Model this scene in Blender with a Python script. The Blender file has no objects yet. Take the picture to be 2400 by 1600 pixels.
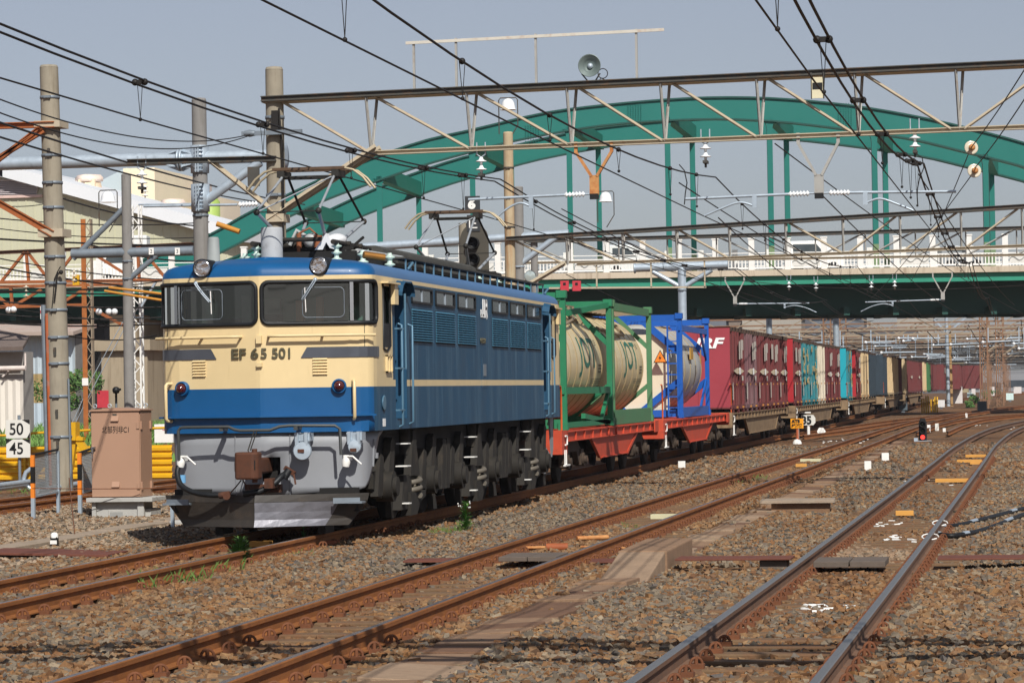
import bpy, bmesh, math, random
import numpy as np
from mathutils import Vector, Matrix
R=math.radians
random.seed(11); rng=np.random.default_rng(5)
SC=bpy.context.scene; COL=SC.collection
# ------------------------------------------------------------------ camera
CAMP=Vector((9.6,-36.7,1.8)); FPX=6950.0; ROLL=0.0167; YAW=R(9.886); PITCH=R(0.935)
FW=Vector((-math.sin(YAW)*math.cos(PITCH),math.cos(YAW)*math.cos(PITCH),math.sin(PITCH)))
RT=Vector((math.cos(YAW),math.sin(YAW),0)); UP=RT.cross(FW)
IX=RT*math.cos(ROLL)-UP*math.sin(ROLL); IY=UP*math.cos(ROLL)+RT*math.sin(ROLL)
cd=bpy.data.cameras.new('camera'); cam=bpy.data.objects.new('camera',cd); COL.objects.link(cam)
m3=Matrix((IX,IY,-FW)).transposed(); cam.matrix_world=Matrix.Translation(CAMP)@m3.to_4x4()
cd.sensor_width=36; cd.sensor_fit='HORIZONTAL'; cd.lens=36*FPX/2400; cd.clip_start=.5; cd.clip_end=6000
SC.camera=cam
NV=Vector((-math.sin(YAW),math.cos(YAW),0))
def ray(px,py): return FW+IX*((px-1200)/FPX)+IY*((800-py)/FPX)
def at(px,py,X=None,Y=None,Z=None,V=None):
    "a point of the photograph, measured onto a known plane of the place (metres)"
    v=ray(px,py)
    if X is not None: t=(X-CAMP.x)/v.x
    elif Y is not None: t=(Y-CAMP.y)/v.y
    elif Z is not None: t=(Z-CAMP.z)/v.z
    else: t=V/v.dot(NV)
    return CAMP+v*t
def dat(px,py,**k): return at(px/.98,py/.98,**k)
# ------------------------------------------------------------------ world and sun
w=bpy.data.worlds.new('World'); SC.world=w; w.use_nodes=True
nt=w.node_tree; bg=nt.nodes['Background']
sky=nt.nodes.new('ShaderNodeTexSky'); sky.sky_type='NISHITA'; sky.sun_disc=False
SUN=Vector((1.0,-2.1,2.1)).normalized()
sky.sun_elevation=math.asin(SUN.z); sky.sun_rotation=math.atan2(SUN.x,SUN.y)
sky.air_density=1.0; sky.dust_density=.8; sky.ozone_density=4.0
hs=nt.nodes.new('ShaderNodeHueSaturation'); hs.inputs['Saturation'].default_value=.55
tn=nt.nodes.new('ShaderNodeMix'); tn.data_type='RGBA'; tn.blend_type='MULTIPLY'; tn.inputs['Factor'].default_value=1; tn.inputs['B'].default_value=(.985,.955,1.0,1)
nt.links.new(sky.outputs[0],hs.inputs['Color']); nt.links.new(hs.outputs[0],tn.inputs['A']); nt.links.new(tn.outputs['Result'],bg.inputs[0]); bg.inputs[1].default_value=.074
sd=bpy.data.lights.new('sun','SUN'); sd.energy=4.6; sd.angle=R(.5); sd.color=(1,.97,.91)
so=bpy.data.objects.new('sun',sd); COL.objects.link(so); so.rotation_euler=(-SUN).to_track_quat('-Z','Y').to_euler(); so.location=(40,-60,60)
SC.view_settings.view_transform='Standard'; SC.view_settings.look='None'; SC.view_settings.exposure=0.0; SC.view_settings.gamma=1
SC.render.engine='CYCLES'
try: SC.cycles.max_bounces=6; SC.cycles.diffuse_bounces=3; SC.cycles.transparent_max_bounces=12
except Exception: pass
# ------------------------------------------------------------------ helpers: materials
def lin(h):
    h=h.lstrip('#'); o=[]
    for i in (0,2,4):
        c=int(h[i:i+2],16)/255; o.append(c/12.92 if c<=.04045 else ((c+.055)/1.055)**2.4)
    return o
MATS={}
def pm(name,hexc,rough=.6,metal=0.,var=.12,scale=2.5,dirt=0.,dirtc='#3a2c20',streak=False,bump=0.,bscale=40.,spec=.4,coat=0.,dscale=3.,k=1.0):
    "painted / weathered surface: noise in value, patches or vertical streaks of dirt with their own colour"
    if name in MATS: return MATS[name]
    m=bpy.data.materials.new(name); m.use_nodes=True; t=m.node_tree; b=t.nodes['Principled BSDF']; L=t.links.new
    c=[x*k for x in lin(hexc)]
    tc=t.nodes.new('ShaderNodeTexCoord'); oi=t.nodes.new('ShaderNodeObjectInfo')
    ad=t.nodes.new('ShaderNodeVectorMath'); ad.operation='ADD'
    mu=t.nodes.new('ShaderNodeMath'); mu.operation='MULTIPLY'; mu.inputs[1].default_value=37.
    L(oi.outputs['Random'],mu.inputs[0]); L(tc.outputs['Object'],ad.inputs[0]); L(mu.outputs[0],ad.inputs[1])
    n=t.nodes.new('ShaderNodeTexNoise'); n.inputs['Scale'].default_value=scale; n.inputs['Detail'].default_value=8; n.inputs['Roughness'].default_value=.65
    L(ad.outputs[0],n.inputs['Vector'])
    mr=t.nodes.new('ShaderNodeMapRange'); mr.inputs['From Min'].default_value=.25; mr.inputs['From Max'].default_value=.75
    mr.inputs['To Min'].default_value=1-var; mr.inputs['To Max'].default_value=1+var; L(n.outputs['Fac'],mr.inputs['Value'])
    vm=t.nodes.new('ShaderNodeVectorMath'); vm.operation='SCALE'; vm.inputs[0].default_value=c; L(mr.outputs[0],vm.inputs['Scale'])
    out=vm.outputs[0]
    if dirt>0:
        n2=t.nodes.new('ShaderNodeTexNoise'); n2.inputs['Detail'].default_value=9; n2.inputs['Roughness'].default_value=.7; n2.inputs['Scale'].default_value=dscale
        if streak:
            mp=t.nodes.new('ShaderNodeMapping'); mp.inputs['Scale'].default_value=(2.2,2.2,.22); L(ad.outputs[0],mp.inputs[0]); L(mp.outputs[0],n2.inputs['Vector'])
        else: L(ad.outputs[0],n2.inputs['Vector'])
        r=t.nodes.new('ShaderNodeMapRange'); r.inputs['From Min'].default_value=.66-.3*dirt; r.inputs['From Max'].default_value=.86-.22*dirt; L(n2.outputs['Fac'],r.inputs['Value'])
        r.inputs['To Max'].default_value=min(1,.55+.5*dirt)
        mx=t.nodes.new('ShaderNodeMix'); mx.data_type='RGBA'; L(r.outputs[0],mx.inputs['Factor']); L(out,mx.inputs['A']); mx.inputs['B'].default_value=(*lin(dirtc),1); out=mx.outputs['Result']
    L(out,b.inputs['Base Color'])
    b.inputs['Metallic'].default_value=metal; b.inputs['Specular IOR Level'].default_value=spec; b.inputs['Coat Weight'].default_value=coat
    rr=t.nodes.new('ShaderNodeMapRange'); rr.inputs['To Min'].default_value=max(.03,rough-.12); rr.inputs['To Max'].default_value=min(1,rough+.12); L(n.outputs['Fac'],rr.inputs['Value']); L(rr.outputs[0],b.inputs['Roughness'])
    if bump>0:
        n3=t.nodes.new('ShaderNodeTexNoise'); n3.inputs['Scale'].default_value=bscale; n3.inputs['Detail'].default_value=6; L(ad.outputs[0],n3.inputs['Vector'])
        bp=t.nodes.new('ShaderNodeBump'); bp.inputs['Strength'].default_value=bump; bp.inputs['Distance'].default_value=.02; L(n3.outputs['Fac'],bp.inputs['Height']); L(bp.outputs[0],b.inputs['Normal'])
    MATS[name]=m; return m
def glass(name,tint=(.55,.62,.6),rough=.02,refl=1.0):
    m=bpy.data.materials.new(name); m.use_nodes=True; t=m.node_tree; t.nodes.clear(); L=t.links.new
    o=t.nodes.new('ShaderNodeOutputMaterial'); mx=t.nodes.new('ShaderNodeMixShader'); a=t.nodes.new('ShaderNodeBsdfTransparent'); g=t.nodes.new('ShaderNodeBsdfGlossy'); f=t.nodes.new('ShaderNodeFresnel')
    f.inputs[0].default_value=1.95; a.inputs[0].default_value=(*tint,1); g.inputs['Roughness'].default_value=rough; g.inputs[0].default_value=(refl,refl,refl,1)
    L(f.outputs[0],mx.inputs[0]); L(a.outputs[0],mx.inputs[1]); L(g.outputs[0],mx.inputs[2]); L(mx.outputs[0],o.inputs[0]); return m
def emit(name,col,s):
    m=bpy.data.materials.new(name); m.use_nodes=True; b=m.node_tree.nodes['Principled BSDF']; b.inputs['Emission Color'].default_value=(*col,1); b.inputs['Emission Strength'].default_value=s; b.inputs['Base Color'].default_value=(*[x*.3 for x in col],1); return m
# ------------------------------------------------------------------ helpers: meshes
def basis(d):
    d=Vector(d).normalized(); u=Vector((0,0,1)) if abs(d.z)<.95 else Vector((1,0,0))
    a=d.cross(u).normalized(); return d,a,a.cross(d)
class MB:
    def __init__(s): s.v=[]; s.f=[]; s.m=[]; s.s=[]; s.c=[]
    def cut(s):
        "what follows is an object of its own"
        if s.v and (not s.c or s.c[-1]!=(len(s.v),len(s.f))): s.c.append((len(s.v),len(s.f)))
        return s
    def add(s,vs,fs,mi=0,sm=False):
        o=len(s.v); s.v+= [tuple(p) for p in vs]
        for f in fs: s.f.append(tuple(i+o for i in f)); s.m.append(mi); s.s.append(sm)
        return s
    def bb(s,x0,x1,y0,y1,z0,z1,mi=0):
        v=[(x,y,z) for z in (z0,z1) for y in (y0,y1) for x in (x0,x1)]
        return s.add(v,[(0,2,3,1),(4,5,7,6),(0,1,5,4),(2,6,7,3),(0,4,6,2),(1,3,7,5)],mi)
    def box(s,c,sz,rz=0,mi=0,rx=0,ry=0):
        M=Matrix.Rotation(rz,3,'Z')@Matrix.Rotation(rx,3,'X')@Matrix.Rotation(ry,3,'Y'); c=Vector(c)
        v=[c+M@Vector((x*sz[0]/2,y*sz[1]/2,z*sz[2]/2)) for z in (-1,1) for y in (-1,1) for x in (-1,1)]
        return s.add(v,[(0,2,3,1),(4,5,7,6),(0,1,5,4),(2,6,7,3),(0,4,6,2),(1,3,7,5)],mi)
    def bar(s,a,b,w,h,mi=0,up=None):
        a=Vector(a); b=Vector(b); d,x,y=basis(b-a)
        if up is not None: y=(Vector(up)-d*Vector(up).dot(d)).normalized(); x=d.cross(y)
        v=[p+x*(sx*w/2)+y*(sy*h/2) for p in (a,b) for sy in (-1,1) for sx in (-1,1)]
        return s.add(v,[(0,2,3,1),(4,5,7,6),(0,1,5,4),(2,6,7,3),(0,4,6,2),(1,3,7,5)],mi)
    def ibeam(s,a,b,w,h,t=.02,mi=0,up=None,tw=None):
        a=Vector(a); b=Vector(b); d,x,y=basis(b-a)
        if up is not None: y=(Vector(up)-d*Vector(up).dot(d)).normalized(); x=d.cross(y)
        for o,ww,hh in ((y*(h/2-t/2),w,t),(y*0,tw or t,h-2*t),(-y*(h/2-t/2),w,t)): s.bar(a+o,b+o,ww,hh,mi,up=y)
        return s
    def tube(s,pts,r,n=8,mi=0,caps=True):
        pts=[Vector(p) for p in pts]; N=len(pts); rs=r if isinstance(r,(list,tuple)) else [r]*N
        d0,x,y=basis(pts[1]-pts[0]); vs=[]; px=x
        for i,p in enumerate(pts):
            d=((pts[min(i+1,N-1)]-pts[max(i-1,0)])).normalized()
            x=(px-d*px.dot(d)).normalized(); y=d.cross(x); px=x
            for k in range(n):
                a=2*math.pi*k/n; vs.append(p+(x*math.cos(a)+y*math.sin(a))*rs[i])
        fs=[(i*n+k,i*n+(k+1)%n,(i+1)*n+(k+1)%n,(i+1)*n+k) for i in range(N-1) for k in range(n)]
        s.add(vs,fs,mi,True)
        if caps: s.add(vs[:n],[tuple(range(n))[::-1]],mi); s.add(vs[-n:],[tuple(range(n))],mi)
        return s
    def lathe(s,prof,o,ax=(0,0,1),n=16,mi=0,sm=True,cap=True):
        d,x,y=basis(ax); o=Vector(o); vs=[]
        for r,h in prof:
            for k in range(n):
                a=2*math.pi*k/n; vs.append(o+d*h+(x*math.cos(a)+y*math.sin(a))*max(r,1e-4))
        N=len(prof)
        fs=[(i*n+k,i*n+(k+1)%n,(i+1)*n+(k+1)%n,(i+1)*n+k) for i in range(N-1) for k in range(n)]
        s.add(vs,fs,mi,sm)
        if not cap: return s
        if prof[0][0]>1e-3: s.add(vs[:n],[tuple(range(n))[::-1]],mi)
        if prof[-1][0]>1e-3: s.add(vs[-n:],[tuple(range(n))],mi)
        return s
    def cyl(s,a,b,r,n=12,mi=0):
        a=Vector(a); b=Vector(b); return s.lathe([(r,0),(r,(b-a).length)],a,b-a,n,mi)
    def prism(s,poly,o,U,V,W,mi=0):
        o=Vector(o);U=Vector(U);V=Vector(V);W=Vector(W); n=len(poly)
        a=[o+U*p[0]+V*p[1] for p in poly]; b=[p+W for p in a]
        return s.add(a+b,[tuple(range(n))[::-1],tuple(range(n,2*n))]+[(i,(i+1)%n,n+(i+1)%n,n+i) for i in range(n)],mi)
    def quad(s,*p,mi=0): return s.add(p,[tuple(range(len(p)))],mi)
    def ball(s,c,r,n=10,mi=0,sq=1):
        return s.lathe([(r*math.sin(math.pi*i/n),-r*sq*math.cos(math.pi*i/n)) for i in range(n+1)],c,(0,0,1),n+2,mi)
    def build(s,name,mats,parent=None,bevel=0,rec=True,lab=None):
        if s.c:
            cs=[(0,0)]+s.c+[(len(s.v),len(s.f))]; out=None
            for (v0,f0),(v1,f1) in zip(cs,cs[1:]):
                if v1==v0: continue
                q=MB(); q.v=s.v[v0:v1]; q.f=[tuple(i-v0 for i in f) for f in s.f[f0:f1]]; q.m=s.m[f0:f1]; q.s=s.s[f0:f1]
                o=q.build(name,mats,parent,bevel,rec,lab); out=out or o
            return out
        if not isinstance(mats,(list,tuple)): mats=[mats]
        o0=wloc(parent) if parent else Vector((0,0,0))
        me=bpy.data.meshes.new(name); me.from_pydata([(p[0]-o0.x,p[1]-o0.y,p[2]-o0.z) for p in s.v],[],s.f)
        for m in mats: me.materials.append(m)
        me.polygons.foreach_set('material_index',s.m); me.polygons.foreach_set('use_smooth',s.s)
        if rec:
            bm=bmesh.new(); bm.from_mesh(me); bmesh.ops.recalc_face_normals(bm,faces=bm.faces); bm.to_mesh(me); bm.free()
        me.update()
        ob=bpy.data.objects.new(name,me); COL.objects.link(ob)
        if parent: ob.parent=parent
        if bevel:
            b=ob.modifiers.new('bevel','BEVEL'); b.width=bevel; b.segments=2; b.limit_method='ANGLE'; b.angle_limit=R(40)
        if lab: ob['label']=lab
        return ob
def wloc(o):
    l=Vector(o.location)
    return l+wloc(o.parent) if o.parent else l
def tag(o,label=None,cat=None,group=None,kind=None):
    if label: o['label']=label
    if cat: o['category']=cat
    if group: o['group']=group
    if kind: o['kind']=kind
    return o
def thing(name,label,cat,loc,group=None):
    o=bpy.data.objects.new(name,None); COL.objects.link(o); o.location=Vector(loc); o.empty_display_size=.2
    return tag(o,label,cat,group)
def dup(root,loc,label,group=None,rz=None):
    r=root.copy(); COL.objects.link(r); r.location=Vector(loc); r['label']=label
    if rz is not None: r.rotation_euler=(0,0,rz)
    if group: r['group']=group
    for ch in list(root.children):
        c=ch.copy(); COL.objects.link(c); c.parent=r
        for g in list(ch.children):
            d=g.copy(); COL.objects.link(d); d.parent=c
    return r
def text(name,s,size,o,U,V,mat,parent=None,bold=0.,depth=.004,align='LEFT',sx=1.,shear=0.):
    "lettering as a mesh, laid on the plane of U (along) and V (up), size = cap height"
    cu=bpy.data.curves.new(name,'FONT'); cu.body=s; cu.size=size/.7; cu.offset=bold; cu.extrude=depth/2; cu.align_x=align; cu.shear=shear
    t=bpy.data.objects.new(name,cu); COL.objects.link(t); dg=bpy.context.evaluated_depsgraph_get(); dg.update()
    me=bpy.data.meshes.new_from_object(t.evaluated_get(dg)); bpy.data.objects.remove(t); bpy.data.curves.remove(cu)
    U=Vector(U).normalized(); V=Vector(V).normalized(); W=U.cross(V); o=Vector(o)
    if parent: o=o-wloc(parent)
    M=Matrix((U*sx,V,W)).transposed().to_4x4(); M.translation=o+W*(depth/2+.001); me.transform(M)
    me.materials.clear(); me.materials.append(mat); me.name=name
    ob=bpy.data.objects.new(name,me); COL.objects.link(ob)
    if parent: ob.parent=parent
    return ob
def sag(a,b,s,n=24):
    a=Vector(a); b=Vector(b); return [a.lerp(b,i/n)-Vector((0,0,s*4*(i/n)*(1-i/n))) for i in range(n+1)]
# ------------------------------------------------------------------ materials
RUST=pm('rail_rust','#8b5629',.8,0,.3,1.5,.5,'#6b3d22',dscale=5,bump=.2,bscale=60)
RUST3=pm('rail_brown','#6d5240',.8,0,.25,1.5,.5,'#8a5a34',dscale=5,bump=.2,bscale=60)
RAILTOP3=pm('rail_polished','#98938c',.36,.8,.12,4,.15,'#8a6a50')
RAILTOP=pm('rail_top','#8d8078',.32,.75,.18,4,.25,'#8a5a3a')
CLIP=pm('clip_rust','#70452c',.85,0,.3,9)
SLP=pm('sleeper_concrete','#705840',.92,0,.2,4,.6,'#7a4e32',bump=.3)
TROUGH=pm('trough_concrete','#87684e',.95,0,.22,6,.5,'#5e4436',bump=.4,bscale=90)
TROUGH2=pm('trough_light','#a08f7c',.95,0,.2,6,.4,'#7a5a44',bump=.4,bscale=90)
TRS=[pm('trough_c%d'%i,c,.95,0,.22,6,.4,d_,bump=.4,bscale=90) for i,(c,d_) in enumerate((('#8d7057','#5e4436'),('#735540','#4d382c'),('#9b826a','#6a503e')))]
STEELPL=pm('rusty_plate','#6d3f30',.75,0,.25,3,.4,'#4a2a20')
WOOD=pm('grey_wood','#665a50',.85,0,.2,8,.4,'#4f4a44',streak=False)
CONC=pm('concrete_pole','#968d7c',.9,0,.12,3,.5,'#6f6350',streak=True,bump=.1)
CONCD=pm('concrete_dark','#84817d',.9,0,.12,3,.4,'#6a655c',streak=True)
CONCB=pm('concrete_base','#b3b1ab',.9,0,.1,5,.3,'#8f8a80',bump=.15)
GALV=pm('galvanised','#b2bec8',.45,.35,.12,5,.3,'#7d858c')
GALVD=pm('galvanised_dark','#7f8890',.5,.3,.15,4,.3,'#5d656c')
STEELC=pm('steel_cream','#b9ac95',.7,0,.1,3,.38,'#95683f',dscale=6)
STEELD=pm('steel_dark','#4c4a45',.7,.1,.2,4,.5,'#7c5636',dscale=5)
STEELG=pm('steel_grey','#a7a59f',.6,.2,.12,4,.4,'#8a6a50',dscale=5)
ORANGE=pm('orange_rust_steel','#a5622f',.8,0,.25,3,.5,'#7d4726',dscale=4)
YRUST=pm('rust_arm','#c08a55',.8,0,.2,4,.7,'#a0521f',dscale=6)
PORC=pm('porcelain','#eef0f0',.15,0,.03,4,spec=.6)
PORCB=pm('porcelain_old','#cfc4ae',.2,0,.12,4,.3,'#8d6a46',spec=.6)
WIRE=pm('wire_dark','#2b2826',.6,.4,.1,9)
WHITE=pm('white_paint','#eceae4',.5,0,.05,4,.15,'#b9b2a4')
BLACK=pm('black_paint','#161616',.55,0,.1,4)
RED=pm('red_paint','#c23a45',.5,0,.08,4)
YEL=pm('yellow_paint','#d8a418',.5,0,.1,3,.35,'#a5711c',dscale=5)
ORP=pm('orange_paint','#e8842a',.5,0,.08,3)
GREENB=pm('bridge_green','#0e7066',.5,0,.05,.4,.12,'#146258',k=.92,dscale=.6)
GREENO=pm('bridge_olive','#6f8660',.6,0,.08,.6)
GREEND=pm('bridge_green_shaded','#17463d',.6,0,.08,.5)  # girder green darkened, shade below the deck put into the colour
LEAF=pm('leaf_green','#5c8a3a',.6,0,.35,9); LEAF2=pm('leaf_dark','#4a6a30',.7,0,.35,2.5)
DRY=pm('grass_green','#6b8f45',.7,0,.4,3)
# ------------------------------------------------------------------ ground
def gz(x,y):
    z=-.205+.018*np.sin(x*2.1+.3*y)+.014*np.sin(y*1.3-x)
    return z
def gridmesh(name,xs,ys,zf,mat):
    X,Y=np.meshgrid(xs,ys); Z=zf(X,Y); n,m=X.shape
    co=np.stack([X,Y,Z],-1).reshape(-1,3).astype(np.float32)
    i=np.arange((n-1)*(m-1)); r=i//(m-1); c=i%(m-1); a=r*m+c
    q=np.stack([a,a+1,a+m+1,a+m],-1)
    return npmesh(name,co,q,mat)
def npmesh(name,co,faces,mat,attrs=None,smooth=False):
    me=bpy.data.meshes.new(name); nf,k=faces.shape
    me.vertices.add(len(co)); me.vertices.foreach_set('co',co.astype(np.float32).ravel())
    me.loops.add(nf*k); me.loops.foreach_set('vertex_index',faces.astype(np.int32).ravel())
    me.polygons.add(nf); me.polygons.foreach_set('loop_start',np.arange(0,nf*k,k,dtype=np.int32))
    try: me.polygons.foreach_set('loop_total',np.full(nf,k,dtype=np.int32))
    except Exception: pass
    me.polygons.foreach_set('use_smooth',np.full(nf,smooth))
    for n,a in (attrs or {}).items():
        at_=me.attributes.new(n,'FLOAT','POINT'); at_.data.foreach_set('value',a.astype(np.float32))
    me.materials.append(mat); me.update(); me.validate()
    ob=bpy.data.objects.new(name,me); COL.objects.link(ob); return ob
def ballast_mat():
    m=bpy.data.materials.new('ballast_ground'); m.use_nodes=True; t=m.node_tree; b=t.nodes['Principled BSDF']; L=t.links.new
    tc=t.nodes.new('ShaderNodeTexCoord'); v=t.nodes.new('ShaderNodeTexVoronoi'); v.inputs['Scale'].default_value=14; v.inputs['Randomness'].default_value=1; L(tc.outputs['Object'],v.inputs['Vector'])
    sp=t.nodes.new('ShaderNodeSeparateColor'); L(v.outputs['Color'],sp.inputs[0])
    g=t.nodes.new('ShaderNodeValToRGB'); e=g.color_ramp.elements; cols=['#3f3328','#6b462c','#7f5736','#7a6752','#6a655e','#4f4136']
    e[0].color=(*lin(cols[0]),1); e[1].color=(*lin(cols[-1]),1)
    for i,c in enumerate(cols[1:-1]): x=e.new((i+1)/5); x.color=(*lin(c),1)
    L(sp.outputs[0],g.inputs[0])
    n=t.nodes.new('ShaderNodeTexNoise'); n.inputs['Scale'].default_value=.35; n.inputs['Detail'].default_value=5; L(tc.outputs['Object'],n.inputs['Vector'])
    r=t.nodes.new('ShaderNodeMapRange'); r.inputs['From Min'].default_value=.4; r.inputs['From Max'].default_value=.65; r.inputs['To Max'].default_value=.5; L(n.outputs['Fac'],r.inputs['Value'])
    mx=t.nodes.new('ShaderNodeMix'); mx.data_type='RGBA'; L(r.outputs[0],mx.inputs['Factor']); L(g.outputs[0],mx.inputs['A']); mx.inputs['B'].default_value=(*lin('#94683f'),1)
    L(mx.outputs['Result'],b.inputs['Base Color']); b.inputs['Roughness'].default_value=.95; b.inputs['Specular IOR Level'].default_value=.15
    bp=t.nodes.new('ShaderNodeBump'); bp.inputs['Strength'].default_value=1; bp.inputs['Distance'].default_value=.05; bp.invert=True; L(v.outputs['Distance'],bp.inputs['Height']); L(bp.outputs[0],b.inputs['Normal'])
    return m
xs=np.concatenate([np.linspace(-1500,-60,12),np.linspace(-50,-14,20),np.arange(-12,13,.35),np.linspace(14,40,12),np.linspace(60,1500,12)])
ys=np.concatenate([np.linspace(-200,-45,8),np.arange(-40,60,.5),np.linspace(62,200,50),np.linspace(230,3500,25)])
tag(gridmesh('ground',xs,ys,gz,ballast_mat()),kind='structure')
# loose stones: crushed rock, every stone a small angular block
def stones():
    XT=[(.06,.566),(4.05,.566),(7.75,.57)]
    P=[]
    def scatter(y0,y1,x0f,x1f,dens,smin,smax):
        n=0
        area=0; ya=np.linspace(y0,y1,40)
        xa0=np.array([x0f(y) for y in ya]); xa1=np.array([x1f(y) for y in ya])
        A=float(np.trapz(xa1-xa0,ya)); N=int(A*dens)
        y=rng.uniform(y0,y1,N*2); u=rng.uniform(0,1,N*2); X0=np.interp(y,ya,xa0); X1=np.interp(y,ya,xa1)
        keep=rng.uniform(0,1,N*2)<(X1-X0)/(xa1-xa0).max(); y=y[keep][:N]; u=u[keep][:N]; x=np.interp(y,ya,xa0)+u*(np.interp(y,ya,xa1)-np.interp(y,ya,xa0))
        s=smin+(smax-smin)*rng.beta(1.6,2.6,len(x))
        P.append(np.stack([x,y,s],-1))
    left=lambda y: 9.6-(y+36.7)*.365-1.2
    right=lambda y: 9.6+(y+36.7)*.006+1.0
    scatter(-20,-8,left,right,950,.02,.06)
    scatter(-8,6,left,right,720,.02,.056)
    scatter(6,26,lambda y:max(left(y),-9.5),right,360,.024,.058)
    scatter(-20,14,lambda y:right(y),lambda y:right(y)+3.2,260,.03,.064)
    scatter(-16,6,lambda y:left(y)-1.6,left,200,.03,.064)
    scatter(26,60,lambda y:.6,lambda y:9.9,80,.035,.08)
    Q=np.concatenate(P); x,y,s=Q.T
    ok=np.ones(len(x),bool)
    for c,h in XT:
        cc=c+(0 if c<7 else 0)
        for sg in (-1,1): ok&=np.abs(x-(cc+sg*h))>.075
    # concrete cable troughs, plates and sleepers stay partly clear
    ok&=~((np.abs(x-5.42-.1*np.sin(y*.08))<.22)&(y>-19)&(rng.uniform(0,1,len(x))<.97))
    ok&=~((np.abs(x+3.62-0.0*y)<.25)&(y>-2)&(y<30)&(rng.uniform(0,1,len(x))<.9))
    ph=np.mod(y+.3,.6)-.3
    insl=(np.abs(ph)<.11)&((np.abs(x-4.05)<1.0)|(np.abs(x-7.75)<1.1))&(rng.uniform(0,1,len(x))<.45)
    ok&=~insl
    ok&=~((np.abs(y+4.4)<.42)&((np.abs(x-4.05)<.45)|((x>5.8)&(x<8.9))|((x>2.3)&(x<3.4))))
    x,y,s=x[ok],y[ok],s[ok]; N=len(x)
    base=np.array([(a,b,c) for c in (-1,1) for b in (-1,1) for a in (-1,1)],float)
    J=base[None]*(1+rng.uniform(-.42,.3,(N,8,3)))
    J[:,:,2]*=rng.uniform(.6,1.0,(N,1)); J[:,:,0]*=rng.uniform(.75,1.3,(N,1))
    a=rng.uniform(0,2*np.pi,N); t1=rng.normal(0,.4,N); t2=rng.normal(0,.4,N)
    ca,sa=np.cos(a),np.sin(a)
    def rot(J,c,s_,i,k):
        A=J[:,:,i]*c[:,None]-J[:,:,k]*s_[:,None]; B=J[:,:,i]*s_[:,None]+J[:,:,k]*c[:,None]; J[:,:,i]=A; J[:,:,k]=B
    rot(J,np.cos(t1),np.sin(t1),0,2); rot(J,np.cos(t2),np.sin(t2),1,2); rot(J,ca,sa,0,1)
    inT2=(np.abs(x-4.05)<.5)|(np.abs(x-7.75)<.5)
    z=gz(x,y)+rng.uniform(-.016,.042,N)-.014*inT2
    co=J*s[:,None,None]*.5*1.25; co+=np.stack([x,y,z],-1)[:,None,:]
    F=np.array([(0,2,3,1),(4,5,7,6),(0,1,5,4),(2,6,7,3),(0,4,6,2),(1,3,7,5)])
    faces=(F[None]+np.arange(N)[:,None,None]*8).reshape(-1,4)
    tint=np.repeat(rng.uniform(0,1,N),8)
    ru=np.full(N,.5); ru[np.abs(x-4.05)<1.3]=.85; ru[np.abs(x-.06)<1.2]=.7; ru[(x>1.5)&(x<3)&(y>-4)]=.35; ru[(x>5.8)&(x<6.9)]=.45; ru[np.abs(x-7.75)<.6]=.65; ru[x<-2]=.5
    ru+=.25*np.sin(x*.9+y*.35)*np.sin(y*.22)
    rust=np.repeat((rng.uniform(0,1,N)<np.clip(ru,.05,.95)).astype(float)*rng.uniform(.6,1,N),8)
    dark=np.where((np.sin(x*1.7+y*.9)+np.sin(y*.55-x*1.1)+rng.normal(0,.5,N))>1.35,.45,0)+.3*(np.abs(x-7.75)<.3)+.25*(np.abs(x-.06)<.4)+.2*((x>6.1)&(x<6.7)&(rng.uniform(0,1,N)<.5))
    tint=np.repeat(np.clip(rng.uniform(0,1,N)*(1-dark),0,1),8)
    pale=np.repeat(((x<-2)&(rng.uniform(0,1,N)<.4)).astype(float)+.5*((np.abs(y+2)<2.5)&(np.abs(x-7.75)<.6)),8)
    m=bpy.data.materials.new('ballast_stone'); m.use_nodes=True; t=m.node_tree; b=t.nodes['Principled BSDF']; L=t.links.new
    def A(n): q=t.nodes.new('ShaderNodeAttribute'); q.attribute_name=n; return q.outputs['Fac']
    def ramp(cols,f):
        g=t.nodes.new('ShaderNodeValToRGB'); e=g.color_ramp.elements; e[0].color=(*lin(cols[0]),1); e[1].color=(*lin(cols[-1]),1)
        for i,c in enumerate(cols[1:-1]): q=e.new((i+1)/(len(cols)-1)); q.color=(*lin(c),1)
        L(f,g.inputs[0]); return g.outputs[0]
    T=A('tint'); g1=ramp(['#423d36','#726657','#867865','#5c5652','#806b53','#958670'],T); g2=ramp(['#573b24','#825936','#906a43','#714d30','#977652','#7e5c3d'],T)
    mx=t.nodes.new('ShaderNodeMix'); mx.data_type='RGBA'; L(A('rust'),mx.inputs['Factor']); L(g1,mx.inputs['A']); L(g2,mx.inputs['B'])
    m2=t.nodes.new('ShaderNodeMix'); m2.data_type='RGBA'; L(A('pale'),m2.inputs['Factor']); L(mx.outputs['Result'],m2.inputs['A']); m2.inputs['B'].default_value=(*lin('#a08c76'),1)
    tc=t.nodes.new('ShaderNodeTexCoord'); n=t.nodes.new('ShaderNodeTexNoise'); n.inputs['Scale'].default_value=45; n.inputs['Detail'].default_value=4; L(tc.outputs['Object'],n.inputs['Vector'])
    mr=t.nodes.new('ShaderNodeMapRange'); mr.inputs['To Min'].default_value=.5; mr.inputs['To Max'].default_value=1.42; L(n.outputs['Fac'],mr.inputs['Value'])
    sc=t.nodes.new('ShaderNodeVectorMath'); sc.operation='SCALE'; L(m2.outputs['Result'],sc.inputs[0]); L(mr.outputs[0],sc.inputs['Scale']); L(sc.outputs[0],b.inputs['Base Color'])
    b.inputs['Roughness'].default_value=.9; b.inputs['Specular IOR Level'].default_value=.25
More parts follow.
